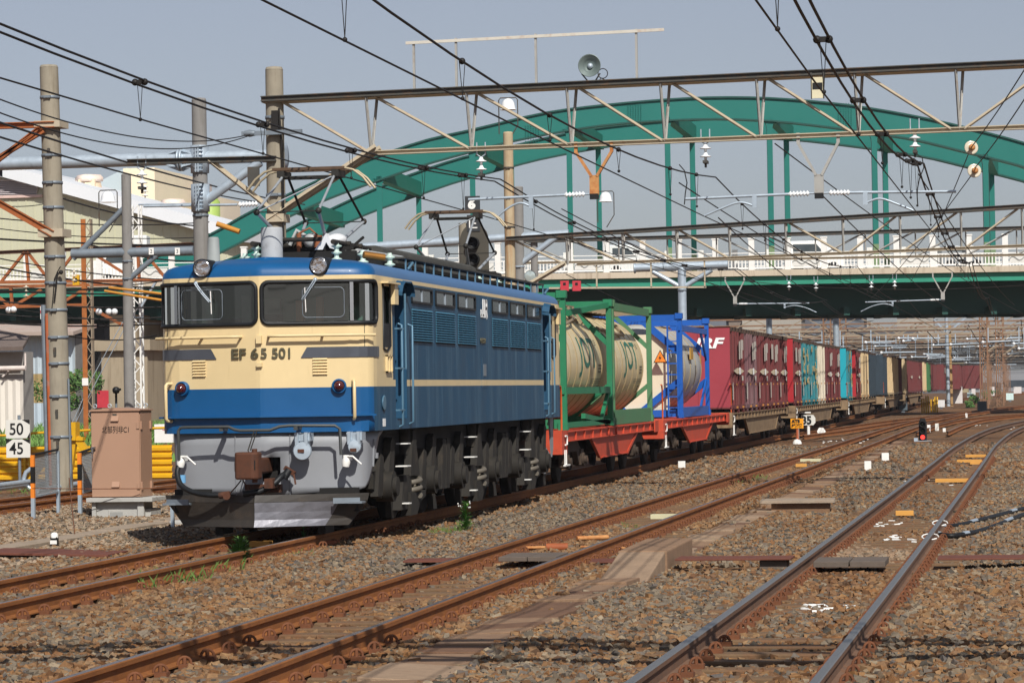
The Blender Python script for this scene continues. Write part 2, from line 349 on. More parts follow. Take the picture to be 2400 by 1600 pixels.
    ob=npmesh('ballast_stones',co.reshape(-1,3),faces,m,{'tint':tint,'rust':rust,'pale':pale})
    tag(ob,'loose rusty brown and grey ballast stones between and beside the rails','ballast',kind='stuff')
stones()
# ------------------------------------------------------------------ tracks
RP=[(-.063,-.153),(.063,-.153),(.063,-.142),(.012,-.125),(.009,-.05),(.032,-.038),(.0325,-.008),(.026,0),(-.026,0),(-.0325,-.008),(-.032,-.038),(-.009,-.05),(-.012,-.125),(-.063,-.142)]
TOPK=(7,)
def rail(path,mb,dz=0):
    "rail profile swept along a list of (x,y) points"
    vs=[];n=len(RP)
    for i,p in enumerate(path):
        a=Vector(path[max(i-1,0)]); b=Vector(path[min(i+1,len(path)-1)]); d=(b-a).normalized(); nx=Vector((d.y,-d.x))
        for u,v in RP: vs.append((p[0]+nx.x*u,p[1]+nx.y*u,v+dz))
    for i in range(len(path)-1):
        for k in range(n):
            f=(i*n+k,i*n+(k+1)%n,(i+1)*n+(k+1)%n,(i+1)*n+k)
            mb.f.append(tuple(j+len(mb.v)-0 for j in f)); mb.m.append(1 if k in TOPK else 0); mb.s.append(False)
    mb.v+=vs; return mb
def offset(path,o):
    out=[]
    for i,p in enumerate(path):
        a=Vector(path[max(i-1,0)]); b=Vector(path[min(i+1,len(path)-1)]); d=(b-a).normalized(); out.append((p[0]+d.y*o,p[1]-d.x*o))
    return out
def smooth(pts,n=8):
    "Catmull-Rom through the points"
    P=[Vector(p) for p in pts]; P=[P[0]*2-P[1]]+P+[P[-1]*2-P[-2]]; o=[]
    for i in range(1,len(P)-2):
        for k in range(n):
            t=k/n; a,b,c,d=P[i-1:i+3]
            o.append(tuple(.5*((2*b)+(c-a)*t+(2*a-5*b+4*c-d)*t*t+(-a+3*b-3*c+d)*t**3)))
    o.append(tuple(P[-2])); return o
def track(label,path,sl=None,clips=None,name='railway_track',dz=0,pitch=.6,clipk=1.0,mats=None):
    y0=path[0][1]; t=thing(name,label,'railway track',(path[0][0],y0,0))
    for sgn in (-1,1): rail(offset(path,sgn*.566),MB(),dz).build('rail',mats or [RUST,RAILTOP],t,rec=False)
    X=lambda y: float(np.interp(y,[p[1] for p in path],[p[0] for p in path]))
    if sl:
        first=None; y=sl[0]; k=0
        while y<sl[1] and k<100:
            if first is None:
                first=MB().bb(X(y)-1.0,X(y)+1.0,y-.11,y+.11,-.29,-.168).build('sleeper',SLP,t,bevel=.012)
            else:
                c=first.copy(); COL.objects.link(c); c.parent=t; c.location=(X(y)-X(sl[0]),y-sl[0],0); 
            y+=pitch; k+=1
    if clips:
        mb=MB(); y=clips[0]
        while y<clips[1]:
            for sgn in (-1,1):
                for side in (-1,1):
                    x=X(y)+sgn*.566+side*.085
                    pts=[(x+side*.012+.042*math.cos(q),y+.03*math.cos(q),-.142+.058*max(0,math.sin(q))**.8) for q in np.linspace(0,math.pi,8)]
                    mb.tube([(a,b,c*clipk if clipk!=1 else c) for a,b,c in pts],.0115,5)
                    mb.bb(x-.02,x+.05*side+.02,y-.05,y+.05,-.17,-.135)
                    mb.cyl((x+side*.012,y,-.14),(x+side*.012,y,-.085),.016,6)
            y+=pitch
        mb.build('rail_clip',CLIP,t,rec=False).__setitem__('kind','stuff')
    return t
PT1=[(.06,-60),(.06,200)]+smooth([(.06,200),(.9,262),(3.2,330),(9,420),(20,520)],6)[1:]
PT2=smooth([(3.98,-60),(4.02,-18),(4.1,10),(4.3,50),(4.36,85),(4.75,112),(5.8,140),(8.6,180),(13,215),(20,255)],6)
PT3=smooth([(7.3,-60),(7.71,-18.7),(7.86,6),(7.97,30),(8.05,50),(8.4,72),(9.1,90),(10.6,110),(14,135),(20,165)],6)
track('track the blue locomotive and its freight train stand on',PT1,(-12,1),(-12,6))
track('middle track with rusty rails and many spring clips beside the train',PT2,(-20.2,40),(-20.2,44))
TOPK=(6,7,8)
track('right hand track with polished rail heads bending right in the distance',PT3,(-20.2,40),(-20.2,40),clipk=1.1,mats=[RUST3,RAILTOP3]); TOPK=(7,)
track('far left rusty track behind the brown cabinet and mesh fences',[(-8.1,-30),(-8.1,60),(-9,120)],None,(-4,22))
PS=smooth([(6.0,74),(6.3,95),(7.1,113),(9.5,130),(14,150)],5)
track('short rusty siding curving away behind the dwarf signal',PS,None,None)
PX=smooth([(1.0,70),(1.9,83),(2.6,98),(3.3,110),(4.6,126),(6.2,146)],5)
track('crossover track leaving the middle track behind the 35 sign',PX,None,None)
# ------------------------------------------------------------------ locomotive
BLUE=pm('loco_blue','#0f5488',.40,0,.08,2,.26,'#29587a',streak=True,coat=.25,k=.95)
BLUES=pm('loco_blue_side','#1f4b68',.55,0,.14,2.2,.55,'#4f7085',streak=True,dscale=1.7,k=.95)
CREAM=pm('loco_cream','#dec696',.42,0,.06,2,.24,'#b59d70',streak=True,coat=.15)
ROOFB=pm('loco_roof_blue_sheen','#4a6f99',.5,0,.1,2,.3,'#5d6f80',dscale=2)  # roof blue greyed and lightened, its sheen put into the base colour
GREYL=pm('loco_grey','#8d8f93',.5,0,.05,2,.2,'#86796a',dscale=1.6)
BOGIE=pm('bogie_grey','#3b362f',.8,0,.35,5,.45,'#4f4436',k=.5)
BOGB=pm('bogie_black','#1c1a18',.8,0,.2,5)
RUBBER=pm('rubber_black','#17191b',.5,0,.1,6)
CHROME=pm('chrome','#c9ccd0',.18,1.,.05,5)
ROOFD=pm('roof_dark','#45443f',.75,0,.2,4,.4,'#6a6353')
COUP=pm('coupler_rust','#5f3a28',.75,.1,.3,6,.7,'#2c2420',dscale=6)
BANDG=pm('stainless_band','#70747c',.33,.75,.1,3)
NUMB=pm('number_metal','#6f6a55',.4,.6,.1,8)
PLOWB=pm('plow_black','#3d3833',.5,.1,.25,3,.4,'#57493c')
PLOWM=pm('plow_bare_metal','#86858b',.45,.6,.2,4,.3,'#6a6460',bump=.5,bscale=5)
LENSR=pm('red_lens','#4a0d10',.08,0,.1,5,spec=.8,coat=.6)
MIRR=pm('lamp_reflector','#f2ece4',.2,1,.1,9,bump=1.0,bscale=16)
BULB=emit('bulb_glint',(1,.55,.28),14.0)  # glow added to give the headlights a bright glint
CABIN=pm('cab_interior','#6f9484',.7,0,.1,3); CABD=pm('cab_dark','#26302d',.7,0,.2,3); CABT=pm('cab_seat','#b98f6a',.7,0,.1,4)
GLS=glass('window_glass',(.62,.68,.66)); LENS=glass('lamp_glass',(.95,.95,.93))
TEALL=pm('louvre_blue','#3f6f88',.5,0,.1,6,.35,'#24465a')
WHITEL=pm('lettering_white','#f2f2f0',.5,0,.02,3)
T1C=0.0
loco=thing('electric_locomotive','blue and cream electric locomotive at the head of the freight train','locomotive',(0,0,0))
FPL=[(-1.40,15.44-.25)]  # plan outline half (right side), from nose crease to the side
half=[(0,-.25),(.05,-.243),(.35,-.185),(.75,-.105),(1.12,-.03),(1.24,.015),(1.33,.075),(1.385,.16),(1.40,.28)]
sidey=[.45,.70,1.08,1.25,1.40,2.12,2.3,5.,8.,11.,13.3,13.45,14.15,14.2,14.5,14.74,14.99]
ends=[(x,15.44-y) for x,y in reversed(half)]
rightp=half+[(1.4,y) for y in sidey]+[(x,15.44-.0*y+ (0 if False else 0)-(y if False else 0)) if False else (x,y) for x,y in ends]
loop=rightp[:-1]+[(0,15.69)]+[(-x,y) for x,y in reversed(rightp[1:-1])]
zs=[1.31,1.45,1.52,1.874,1.96,2.69,3.17,3.21,3.245,3.295]
roofz=[(3.36,.012),(3.42,.06),(3.46,.15),(3.495,.32),(3.52,.55),(3.54,.85),(3.55,1.15)]
def body():
    mb=MB(); n=len(loop); rings=[[(x,y,z) for x,y in loop] for z in zs]
    for z,i in roofz:
        k=(1.4-i)/1.4; ky=(7.97-min(i,.42)*.8)/7.97; rings.append([(x*k,7.72+(y-7.72)*ky,z) for x,y in loop])
    for rg in rings: mb.v+=rg
    for j in range(len(rings)-1):
        za=rings[j][0][2]; zb=rings[j+1][0][2]; zm=(za+zb)/2
        for i in range(n):
            a=loop[i]; b=loop[(i+1)%n]; mx=(a[0]+b[0])/2; my=(a[1]+b[1])/2
            front=my<.2 ; cab=my<1.25 or my>14.19; side=abs(mx)>1.39
            if zb<=3.22 and zm>2.69 and my<.28 and abs(mx)>.03 : continue      # windscreens
            if side and 1.40<my<2.12 and 1.45<zm<3.17: continue                # door recesses
            if side and 13.45<my<14.15 and 1.45<zm<3.17: continue
            if side and .70<my<1.08 and 2.69<zm<3.17: continue                 # cab side window
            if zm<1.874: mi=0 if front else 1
            elif zm<1.96: mi=2
            elif zm<3.245: mi=2 if cab else 1
            elif zm<3.295: mi=2
            else: mi=0 if my<.3 else 3
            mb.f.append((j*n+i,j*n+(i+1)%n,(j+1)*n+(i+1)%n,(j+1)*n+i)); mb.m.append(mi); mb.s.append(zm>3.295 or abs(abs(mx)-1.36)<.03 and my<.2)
    t=len(rings)-1; mb.f.append(tuple(t*n+i for i in range(n))); mb.m.append(3); mb.s.append(False)
    mb.f.append(tuple(range(n))[::-1]); mb.m.append(1); mb.s.append(False)
    return mb.build('body',[BLUE,BLUES,CREAM,ROOFB],loco)
bodyo=body()
# length along the front outline, measured from the crease
arc=[0]
for a,b in zip(half,half[1:]): arc.append(arc[-1]+math.dist(a,b))
def FP(s,off=0):
    q=abs(s); sg=1 if s>=0 else -1
    if q>arc[-1]: return Vector((sg*(1.4+off),.28+q-arc[-1],0)),Vector((sg,0,0))
    i=max(k for k in range(len(arc)-1) if arc[k]<=q); t=(q-arc[i])/(arc[i+1]-arc[i])
    a=Vector(half[i]);b=Vector(half[i+1]); p=a.lerp(b,t); d=(b-a).normalized(); nn=Vector((d.y,-d.x))
    return Vector((sg*(p.x+nn.x*off),p.y+nn.y*off,0)),Vector((sg*nn.x,nn.y,0))
def fpt(s,z,off=0): p,_=FP(s,off); p.z=z; return p
def rrect(s0,s1,z0,z1,r,n=5,m=14):
    o=[]
    for cx,cz,a0 in ((s1-r,z0+r,-90),(s1-r,z1-r,0),(s0+r,z1-r,90),(s0+r,z0+r,180)):
        for k in range(n+1):
            a=R(a0+90*k/n); o.append((cx+r*math.cos(a),cz+r*math.sin(a)))
    d=[]
    for i,p in enumerate(o):
        q=o[(i+1)%len(o)]; L=math.dist(p,q); k=max(1,int(L/.08)) if L>.1 else 1
        for j in range(k): d.append((p[0]+(q[0]-p[0])*j/k,p[1]+(q[1]-p[1])*j/k))
    return d
ARC=arc[-1]
for sg in (-1,1):
    s0,s1,z0,z1=.035,ARC-.005,2.685,3.215
    rr=rrect(s0,s1,z0,z1,.09)
    fr=MB().tube([fpt(sg*s,z,.008) for s,z in rr]+[fpt(sg*rr[0][0],rr[0][1],.008)],.027,8,caps=False)
    wfr=fr.build('window_frame',RUBBER,loco)
    # corner fillets of the opening
    g=MB(); N=20
    for i in range(N):
        a=s0+(s1-s0)*i/N; b=s0+(s1-s0)*(i+1)/N
        g.quad(fpt(sg*a,z0,-.02),fpt(sg*b,z0,-.02),fpt(sg*b,z1,-.02),fpt(sg*a,z1,-.02))
    g.build('windscreen',GLS,loco)
    f=MB()
    for ca,cz,da,dz in ((s0-.01,z0-.0,1,1),(s0-.01,z1+0,1,-1),(s1+.0,z0,-1,1),(s1+0,z1,-1,-1)):
        arcp=[(ca+da*(.09-.09*math.cos(R(k*18))),cz+dz*(.09-.09*math.sin(R(k*18)))) for k in range(6)]
        vs=[fpt(sg*ca,cz,.001)]+[fpt(sg*a,b,.001) for a,b in arcp]
        f.add(vs,[(0,k,k+1) for k in range(1,6)])
    f.build('window_corner',CREAM,wfr)
    # vertical chrome division, opening pane outline
    sd=1.17 if sg>0 else 1.15
    MB().bar(fpt(sg*sd,2.71,.03),fpt(sg*sd,3.2,.03),.045,.03,up=FP(sg*sd)[1]).build('window_pillar',CHROME,loco)
    a0,a1=(.55,1.08) if sg>0 else (.52,1.1)
    rr=rrect(a0,a1,2.76,3.14,.06)
    MB().tube([fpt(sg*s,z,-.012) for s,z in rr]+[fpt(sg*rr[0][0],rr[0][1],-.012)],.005,5,caps=False).build('window_sash',GALVD,loco)
    # wiper
    if sg>0: a,b,c,d=(.72,3.235),(.56,2.99),(.585,3.14),(.595,2.83)
    else: a,b,c,d=(-.865,3.225),(-.665,2.98),(-.665,3.12),(-.655,2.83)
    wm=MB()
    for o in (-.014,.014): wm.tube([fpt(a[0]+o,a[1],.06),fpt((a[0]+b[0])/2+o,(a[1]+b[1])/2,.075),fpt(b[0]+o,b[1],.05)],.008,5)
    wm.ball(fpt(a[0],a[1],.04),.028,6); wp=wm.build('wiper',GALV,loco)
    MB().tube([fpt(c[0],c[1],.03),fpt(d[0],d[1],.03)],.008,5).build('wiper_blade',WHITE,wp)
    # hand rail below the windscreen
    e0,e1=(.12,1.42) if sg>0 else (.25,1.45)
    pts=[fpt(sg*e0,2.53,.0),fpt(sg*e0,2.53,.10)]+[fpt(sg*(e0+(e1-e0)*k/8),2.53,.10) for k in range(1,9)]
    MB().tube(pts,.019,7).bar(fpt(sg*.8,2.53,0),fpt(sg*.8,2.53,.1),.03,.02).build('front_rail',CREAM,loco)
    # stainless band with slanted inner end
    bm_=MB(); s_in=.52 if sg>0 else .60; off=.012
    P=[(s_in+.08,2.385,s_in,2.25)]+[(s_in+.08+(1.62-s_in)*k/10,2.385,s_in+.08+(1.62-s_in)*k/10,2.25) for k in range(1,11)]
    for (ta,tz,ba,bz),(tc,_,bc,_2) in zip(P,P[1:]): bm_.quad(fpt(sg*ba,bz,off),fpt(sg*bc,bz,off),fpt(sg*tc,tz,off),fpt(sg*ta,tz,off))
    bm_.build('trim_band',BANDG,loco)
    # louvre
    lv=MB(); c0=.76*1.0 if sg>0 else .85; 
    for k in range(6):
        z=2.035+k*.037
        a=fpt(sg*(c0-.09),z,0);b=fpt(sg*(c0+.095),z,0);nn=FP(sg*c0)[1]
        lv.add([a,b,b+nn*.028+Vector((0,0,.004)),a+nn*.028+Vector((0,0,.004)),a+Vector((0,0,.03)),b+Vector((0,0,.03))],[(0,1,2,3),(3,2,5,4),(0,3,4),(1,5,2)])
    lv.build('front_louvre',CREAM,loco)
    # marker lamp, vertical grab rail, headlight
    sl=1.0 if sg>0 else 1.09
    p=fpt(sg*sl,1.885,0); nn=FP(sg*sl)[1]
    lamp=MB().lathe([(.095,-.01),(.095,.05),(.085,.065),(.075,.065),(.07,.04)],p,nn,20).build('marker_lamp',BLUE if True else 0,loco)
    MB().lathe([(.072,.03),(.066,.07),(.05,.10),(.028,.117),(0,.122)],p,nn,18).build('lamp_lens',LENSR,lamp)
    sr=1.18 if sg>0 else 1.27
    MB().tube([fpt(sg*sr,1.95,0),fpt(sg*sr,1.95,.07),fpt(sg*sr,1.93,.095),fpt(sg*sr,1.5,.095),fpt(sg*sr,1.475,.07),fpt(sg*sr,1.47,0)],.022,7).build('grab_rail',CREAM if sg<0 else CREAM,loco)
    hx=.755 if sg>0 else -.775
    o=Vector((hx,-.03,3.415)); ax=Vector((0,-1,0))
    hl=MB().lathe([(.122,-.35),(.122,.09),(.118,.10),(.104,.10),(.10,.06)],o,ax,24,cap=False).build('headlight',RUBBER,loco)
    MB().lathe([(.108,.098),(.100,.112),(.094,.10)],o,ax,24,cap=False).build('headlight_rim',CHROME,hl)
    MB().lathe([(.1,.08),(.085,.03),(.05,-.015),(.0,-.03)],o,ax,20).build('reflector',MIRR,hl)
    MB().ball(o+ax*.03,.03,8).box(o+ax*.04+Vector((.0,0,-.03)),(.1,.01,.015)).build('bulb',BULB,hl)
# cab inside seen through the windscreens
ci=MB(); ci.bb(-1.34,1.34,1.3,1.33,1.9,3.24); ci.bb(-1.34,1.34,.1,1.3,3.225,3.24); 
ci.build('cab_wall',CABIN,loco)
cd_=MB(); cd_.bb(-1.3,1.3,.05,.45,2.3,2.66); cd_.bb(-.1,.1,.3,.6,2.5,2.82); cd_.bb(-1.2,-.4,.25,.4,2.6,2.78); cd_.build('cab_desk',CABD,loco)
MB().bb(.28,.38,.55,.65,2.55,3.0).bb(.5,.58,.75,.85,2.6,3.05).build('cab_partition',CABT,loco)
MB().bb(.95,1.2,.5,.75,2.55,2.9).bb(-.9,-.75,.5,.6,2.5,3.0).build('cab_cabinet',CABIN,loco)
MB().bb(-.62,-.5,1.2,1.29,2.6,3.1).bb(-.3,-.1,1.2,1.29,2.7,3.05).build('cab_window',pm('cab_pale','#aab5b0',.5),loco)
# small steps on the nose
MB().box((.0,-.27,2.49),(.07,.05,.10)).box((.0,-.265,2.17),(.07,.05,.05)).build('nose_step',CREAM,loco)
sw=Vector((.35,.065,0)).normalized()
for s_,x0,w_ in (('EF 6',-.385,.375),('5 501',.015,.375)):
    q=fpt(x0,2.255,.012); u=(fpt(x0+w_,2.255,.012)-q).normalized()
    o=text('number_lettering',s_,.125,q,u,(0,0,1),NUMB,loco,bold=.0035,depth=.012)
    xs_=[v.co.dot(u) for v in o.data.vertices]; k=w_/(max(xs_)-min(xs_)); m0=min(xs_); q0=q.dot(u)
    for v in o.data.vertices: v.co+=u*((v.co.dot(u)-m0)*(k-1)+(q0-m0))
# ledge above the coupling, apron
lg=MB()
for i in range(14):
    a=-1.43+2.86*i/14; b=-1.43+2.86*(i+1)/14
    pa,pb=fpt(a,1.505,0),fpt(b,1.505,0); na,nb=FP(a)[1],FP(b)[1]
    up=Vector((0,0,.022))
    qa,qb=pa+na*.085,pb+nb*.085
    lg.add([pa,pb,qb,qa,pa+up,pb+up,qb+up,qa+up],[(0,1,2,3),(4,7,6,5),(3,2,6,7),(0,3,7,4),(1,5,6,2)])
lg.build('front_ledge',BLUE,loco)
ap=MB()
def apron(s,z,off=0):
    k=(z-.5)/.8; p,nn=FP(s,off); q=p.copy(); q.x*=(.905+.02*k); q.y=p.y+.05; q.z=z; return q
SS=[-2.35,-2.1,-1.9,-1.7,-1.55,-1.45,-1.35,-1.2,-1.0,-.8,-.6,-.4,-.25,-.1,0,.12,.25,.4,.6,.8,1.0,1.2,1.35,1.45,1.55,1.7,1.9,2.1,2.35]
ZZ=[.50,.62,.70,.85,1.0,1.15,1.308]
def lowz(s,z):
    a=abs(s)
    if a>1.35:
        zc=.56+ (max(0,a-1.35)**1.6)*1.05
        return max(z,min(1.3,zc))
    return max(z,.5+.07*min(1,a/1.2))
for j in range(len(ZZ)-1):
    for i in range(len(SS)-1):
        sm=(SS[i]+SS[i+1])/2; zm=(ZZ[j]+ZZ[j+1])/2
        if -.05<sm<.25 and .70<zm<1.0: continue
        q=[apron(s,lowz(s,z)) for s,z in ((SS[i],ZZ[j]),(SS[i+1],ZZ[j]),(SS[i+1],ZZ[j+1]),(SS[i],ZZ[j+1]))]
        if q[3].z-q[0].z<.002 and q[2].z-q[1].z<.002: continue
        ap.quad(*q)
apo=ap.build('apron',GREYL,loco); bm=bmesh.new(); bm.from_mesh(apo.data); bmesh.ops.remove_doubles(bm,verts=bm.verts,dist=.002); bmesh.ops.recalc_face_normals(bm,faces=bm.faces); bm.to_mesh(apo.data); bm.free(); so_=apo.modifiers.new('s','SOLIDIFY'); so_.thickness=.012; so_.offset=-1
for p in apo.data.polygons: p.use_smooth=True
ins=MB()
for s0,s1,z0,z1 in ((-.4,-.39,.52,1.3),(.385,.395,.52,1.3),): ins.bar(apron(s0,z0,.012),apron(s0,z1,.012),.012,.008)
ins.bar(apron(1.75,.85,.01),apron(1.75,1.2,.01),.02,.02).bar(apron(1.95,.95,.01),apron(1.95,1.02,.01),.05,.03)
ins.build('apron_seam',GREYL,loco)
MB().bb(-.12,.24,.02,.3,.66,1.03).build('coupler_pocket',BOGB,loco)
# knuckle coupler
cp=MB()
cp.prism([(-.155,.0),(-.13,-.07),(.10,-.09),(.155,-.03),(.16,.12),(.13,.2),(-.10,.2),(-.16,.12)],(-.03,-.84,.74),(1,0,0),(0,1,0),(0,0,.34))
cp.bb(-.10,.08,-.64,.2,.80,1.0); cp.cyl((.06,-.80,.70),(.06,-.80,1.12),.035,10); cp.bb(-.20,-.15,-.83,-.7,.82,.98)
cpo=cp.build('coupler',COUP,loco,bevel=.025)
MB().bb(.035,.095,-.915,-.88,.86,.98).build('coupler_slot',BOGB,cpo)
MB().bb(.13,.24,-.62,-.3,.62,.74).bb(-.2,.26,-.32,-.2,.56,.66).build('coupler_carrier',COUP,loco)
# uncoupling lever and chain link
MB().tube([(-1.06,-.30,.98),(-1.06,-.32,1.35),(-1.03,-.32,1.39),(-.95,-.36,1.395),(-.36,-.47,1.395),(-.28,-.48,1.36),(-.2,-.49,1.345),(.18,-.49,1.345),(.3,-.46,1.39),(.42,-.44,1.40),(.98,-.32,1.39),(1.04,-.31,1.35),(1.05,-.30,1.02)],.021,7).bar((-.46,-.22,1.37),(-.46,-.46,1.37),.05,.06).bar((.5,-.2,1.37),(.5,-.44,1.37),.05,.06).build('uncoupling_lever',pm('pipe_grey','#4b4d4c',.5,.2,.1,4),loco)
MB().tube([(-.015,-.49,1.36),(-.05,-.7,1.10),(-.035,-.72,1.08)],.008,5).tube([(.02,-.49,1.36),(-.02,-.7,1.10)],.008,5).build('lever_chain',BOGIE,loco)
# brake hoses with white cocks
def cock(x,y,z,nm='brake_cock'):
    return MB().lathe([(.045,-.06),(.055,0),(.045,.05),(.03,.07)],(x,y,z),(.15,0,1),10).bar((x,y+.2,z+.05),(x,y,z+.05),.07,.07).tube([(x+.02,y-.03,z+.07),(x+.10,y-.06,z+.07),(x+.21,y-.06,z-.03)],.013,5).build(nm,WHITE,loco)
cock(-1.05,-.26,.95); cock(1.10,-.24,.93)
MB().tube(smooth([(-1.08,-.27,.90),(-1.08,-.33,.80),(-1.0,-.42,.66),(-.8,-.5,.57),(-.57,-.55,.54),(-.42,-.56,.545)],5),.036,8).build('brake_hose',RUBBER,loco)
MB().tube([(-.47,-.56,.535),(-.33,-.57,.55)],.042,8).lathe([(.03,0),(.05,.02),(.05,.05)],(-.36,-.57,.53),(0,-1,0),10).build('hose_coupling',COUP,loco)
MB().tube([(-.33,-.56,.56),(-.26,-.5,.65),(-.22,-.42,.72)],.009,5).tube([(-.2,-.42,.72),(-.1,-.5,.6),(.1,-.55,.55)],.009,5).build('chain',COUP,loco)
MB().tube(smooth([(.34,-.3,.80),(.3,-.42,.76),(.22,-.5,.67),(.05,-.56,.58),(-.15,-.6,.555)],5),.04,8).lathe([(.05,0),(.05,.12)],(.32,-.36,.74),(.5,.3,.8),10).build('main_brake_hose',RUBBER,loco)
MB().bar((.32,-.3,.87),(.45,-.32,.79),.06,.05).bar((.44,-.33,.8),(.47,-.36,.66),.02,.02).build('hose_bracket',COUP,loco)
MB().lathe([(.05,0),(.05,.1)],(-1.035,-.275,.79),(0,0,-1),8).build('hose_clip',pm('tape_blue','#6fa6cf',.5),loco)
# jumper receptacles
for x,y,r,nm in ((.55,-.2,.118,'jumper_receptacle'),(1.2,-.09,.085,'jumper_receptacle')):
    j=MB().lathe([(r,-.05),(r,.05),(r*.9,.07),(0,.075)],(x,y-.1,1.075 if r>.1 else 1.12),(0.2,-1,0),18,sm=False).bb(x-.1,x+.1,y-.12,y+.1,1.2,1.3).bb(x-.08,x-.04,y-.16,y,1.15,1.31).bb(x+.04,x+.08,y-.16,y,1.15,1.31).build(nm,GALV,loco)
    MB().bb(x-.04,x+.04,y-.19,y-.17,1.06,1.1).build('receptacle_plate',COUP,j)
# snow plough
def plow(x,z): 
    f=(z-.13)/.4; a=abs(x)/(1.06+.26*f); return Vector((x,-.72+.62*a+.10*(1-f)*0+(.16*f),z))
pl=MB(); xs_=[-1,-.75,-.5,-.25,0,.08,.25,.5,.75,1]
for zi,(za,zb) in enumerate(((.13,.22),(.22,.32),(.32,.44),(.44,.53))):
    for a,b in zip(xs_,xs_[1:]):
        def P(u,z): 
            wd=(1.07+.26*min(1,(z-.13)/.34)); q=plow(u*wd,z); q.y+= .05*math.sin(z*9); return q
        mi=1 if (a>=0 and b<=.76 and za<.43 and zb<=.44) else 0
        pl.quad(P(a,za),P(b,za),P(b,zb),P(a,zb),mi=mi)
plo=pl.build('snow_plough',[PLOWB,PLOWM],loco); md=plo.modifiers.new('s','SOLIDIFY'); md.thickness=.02; md.offset=-1
st=MB()
for sg in (-1,1): st.cut().box((sg*1.12,-.16,.42),(.36,.2,.025)); st.box((sg*1.10,-.26,.445),(.34,.02,.07),rz=sg*.35)
st.build('plough_step',GALVD,loco)
MB().bb(-1.2,1.2,-.05,.05,.3,.6).bb(-.9,.9,0.05,.9,.35,.55).build('plough_bracket',BOGB,loco)
MB().box((-.62,.2,.16),(.1,.5,.28)).cut().box((.72,.2,.16),(.1,.5,.28)).build('rail_guard',BOGB,loco)
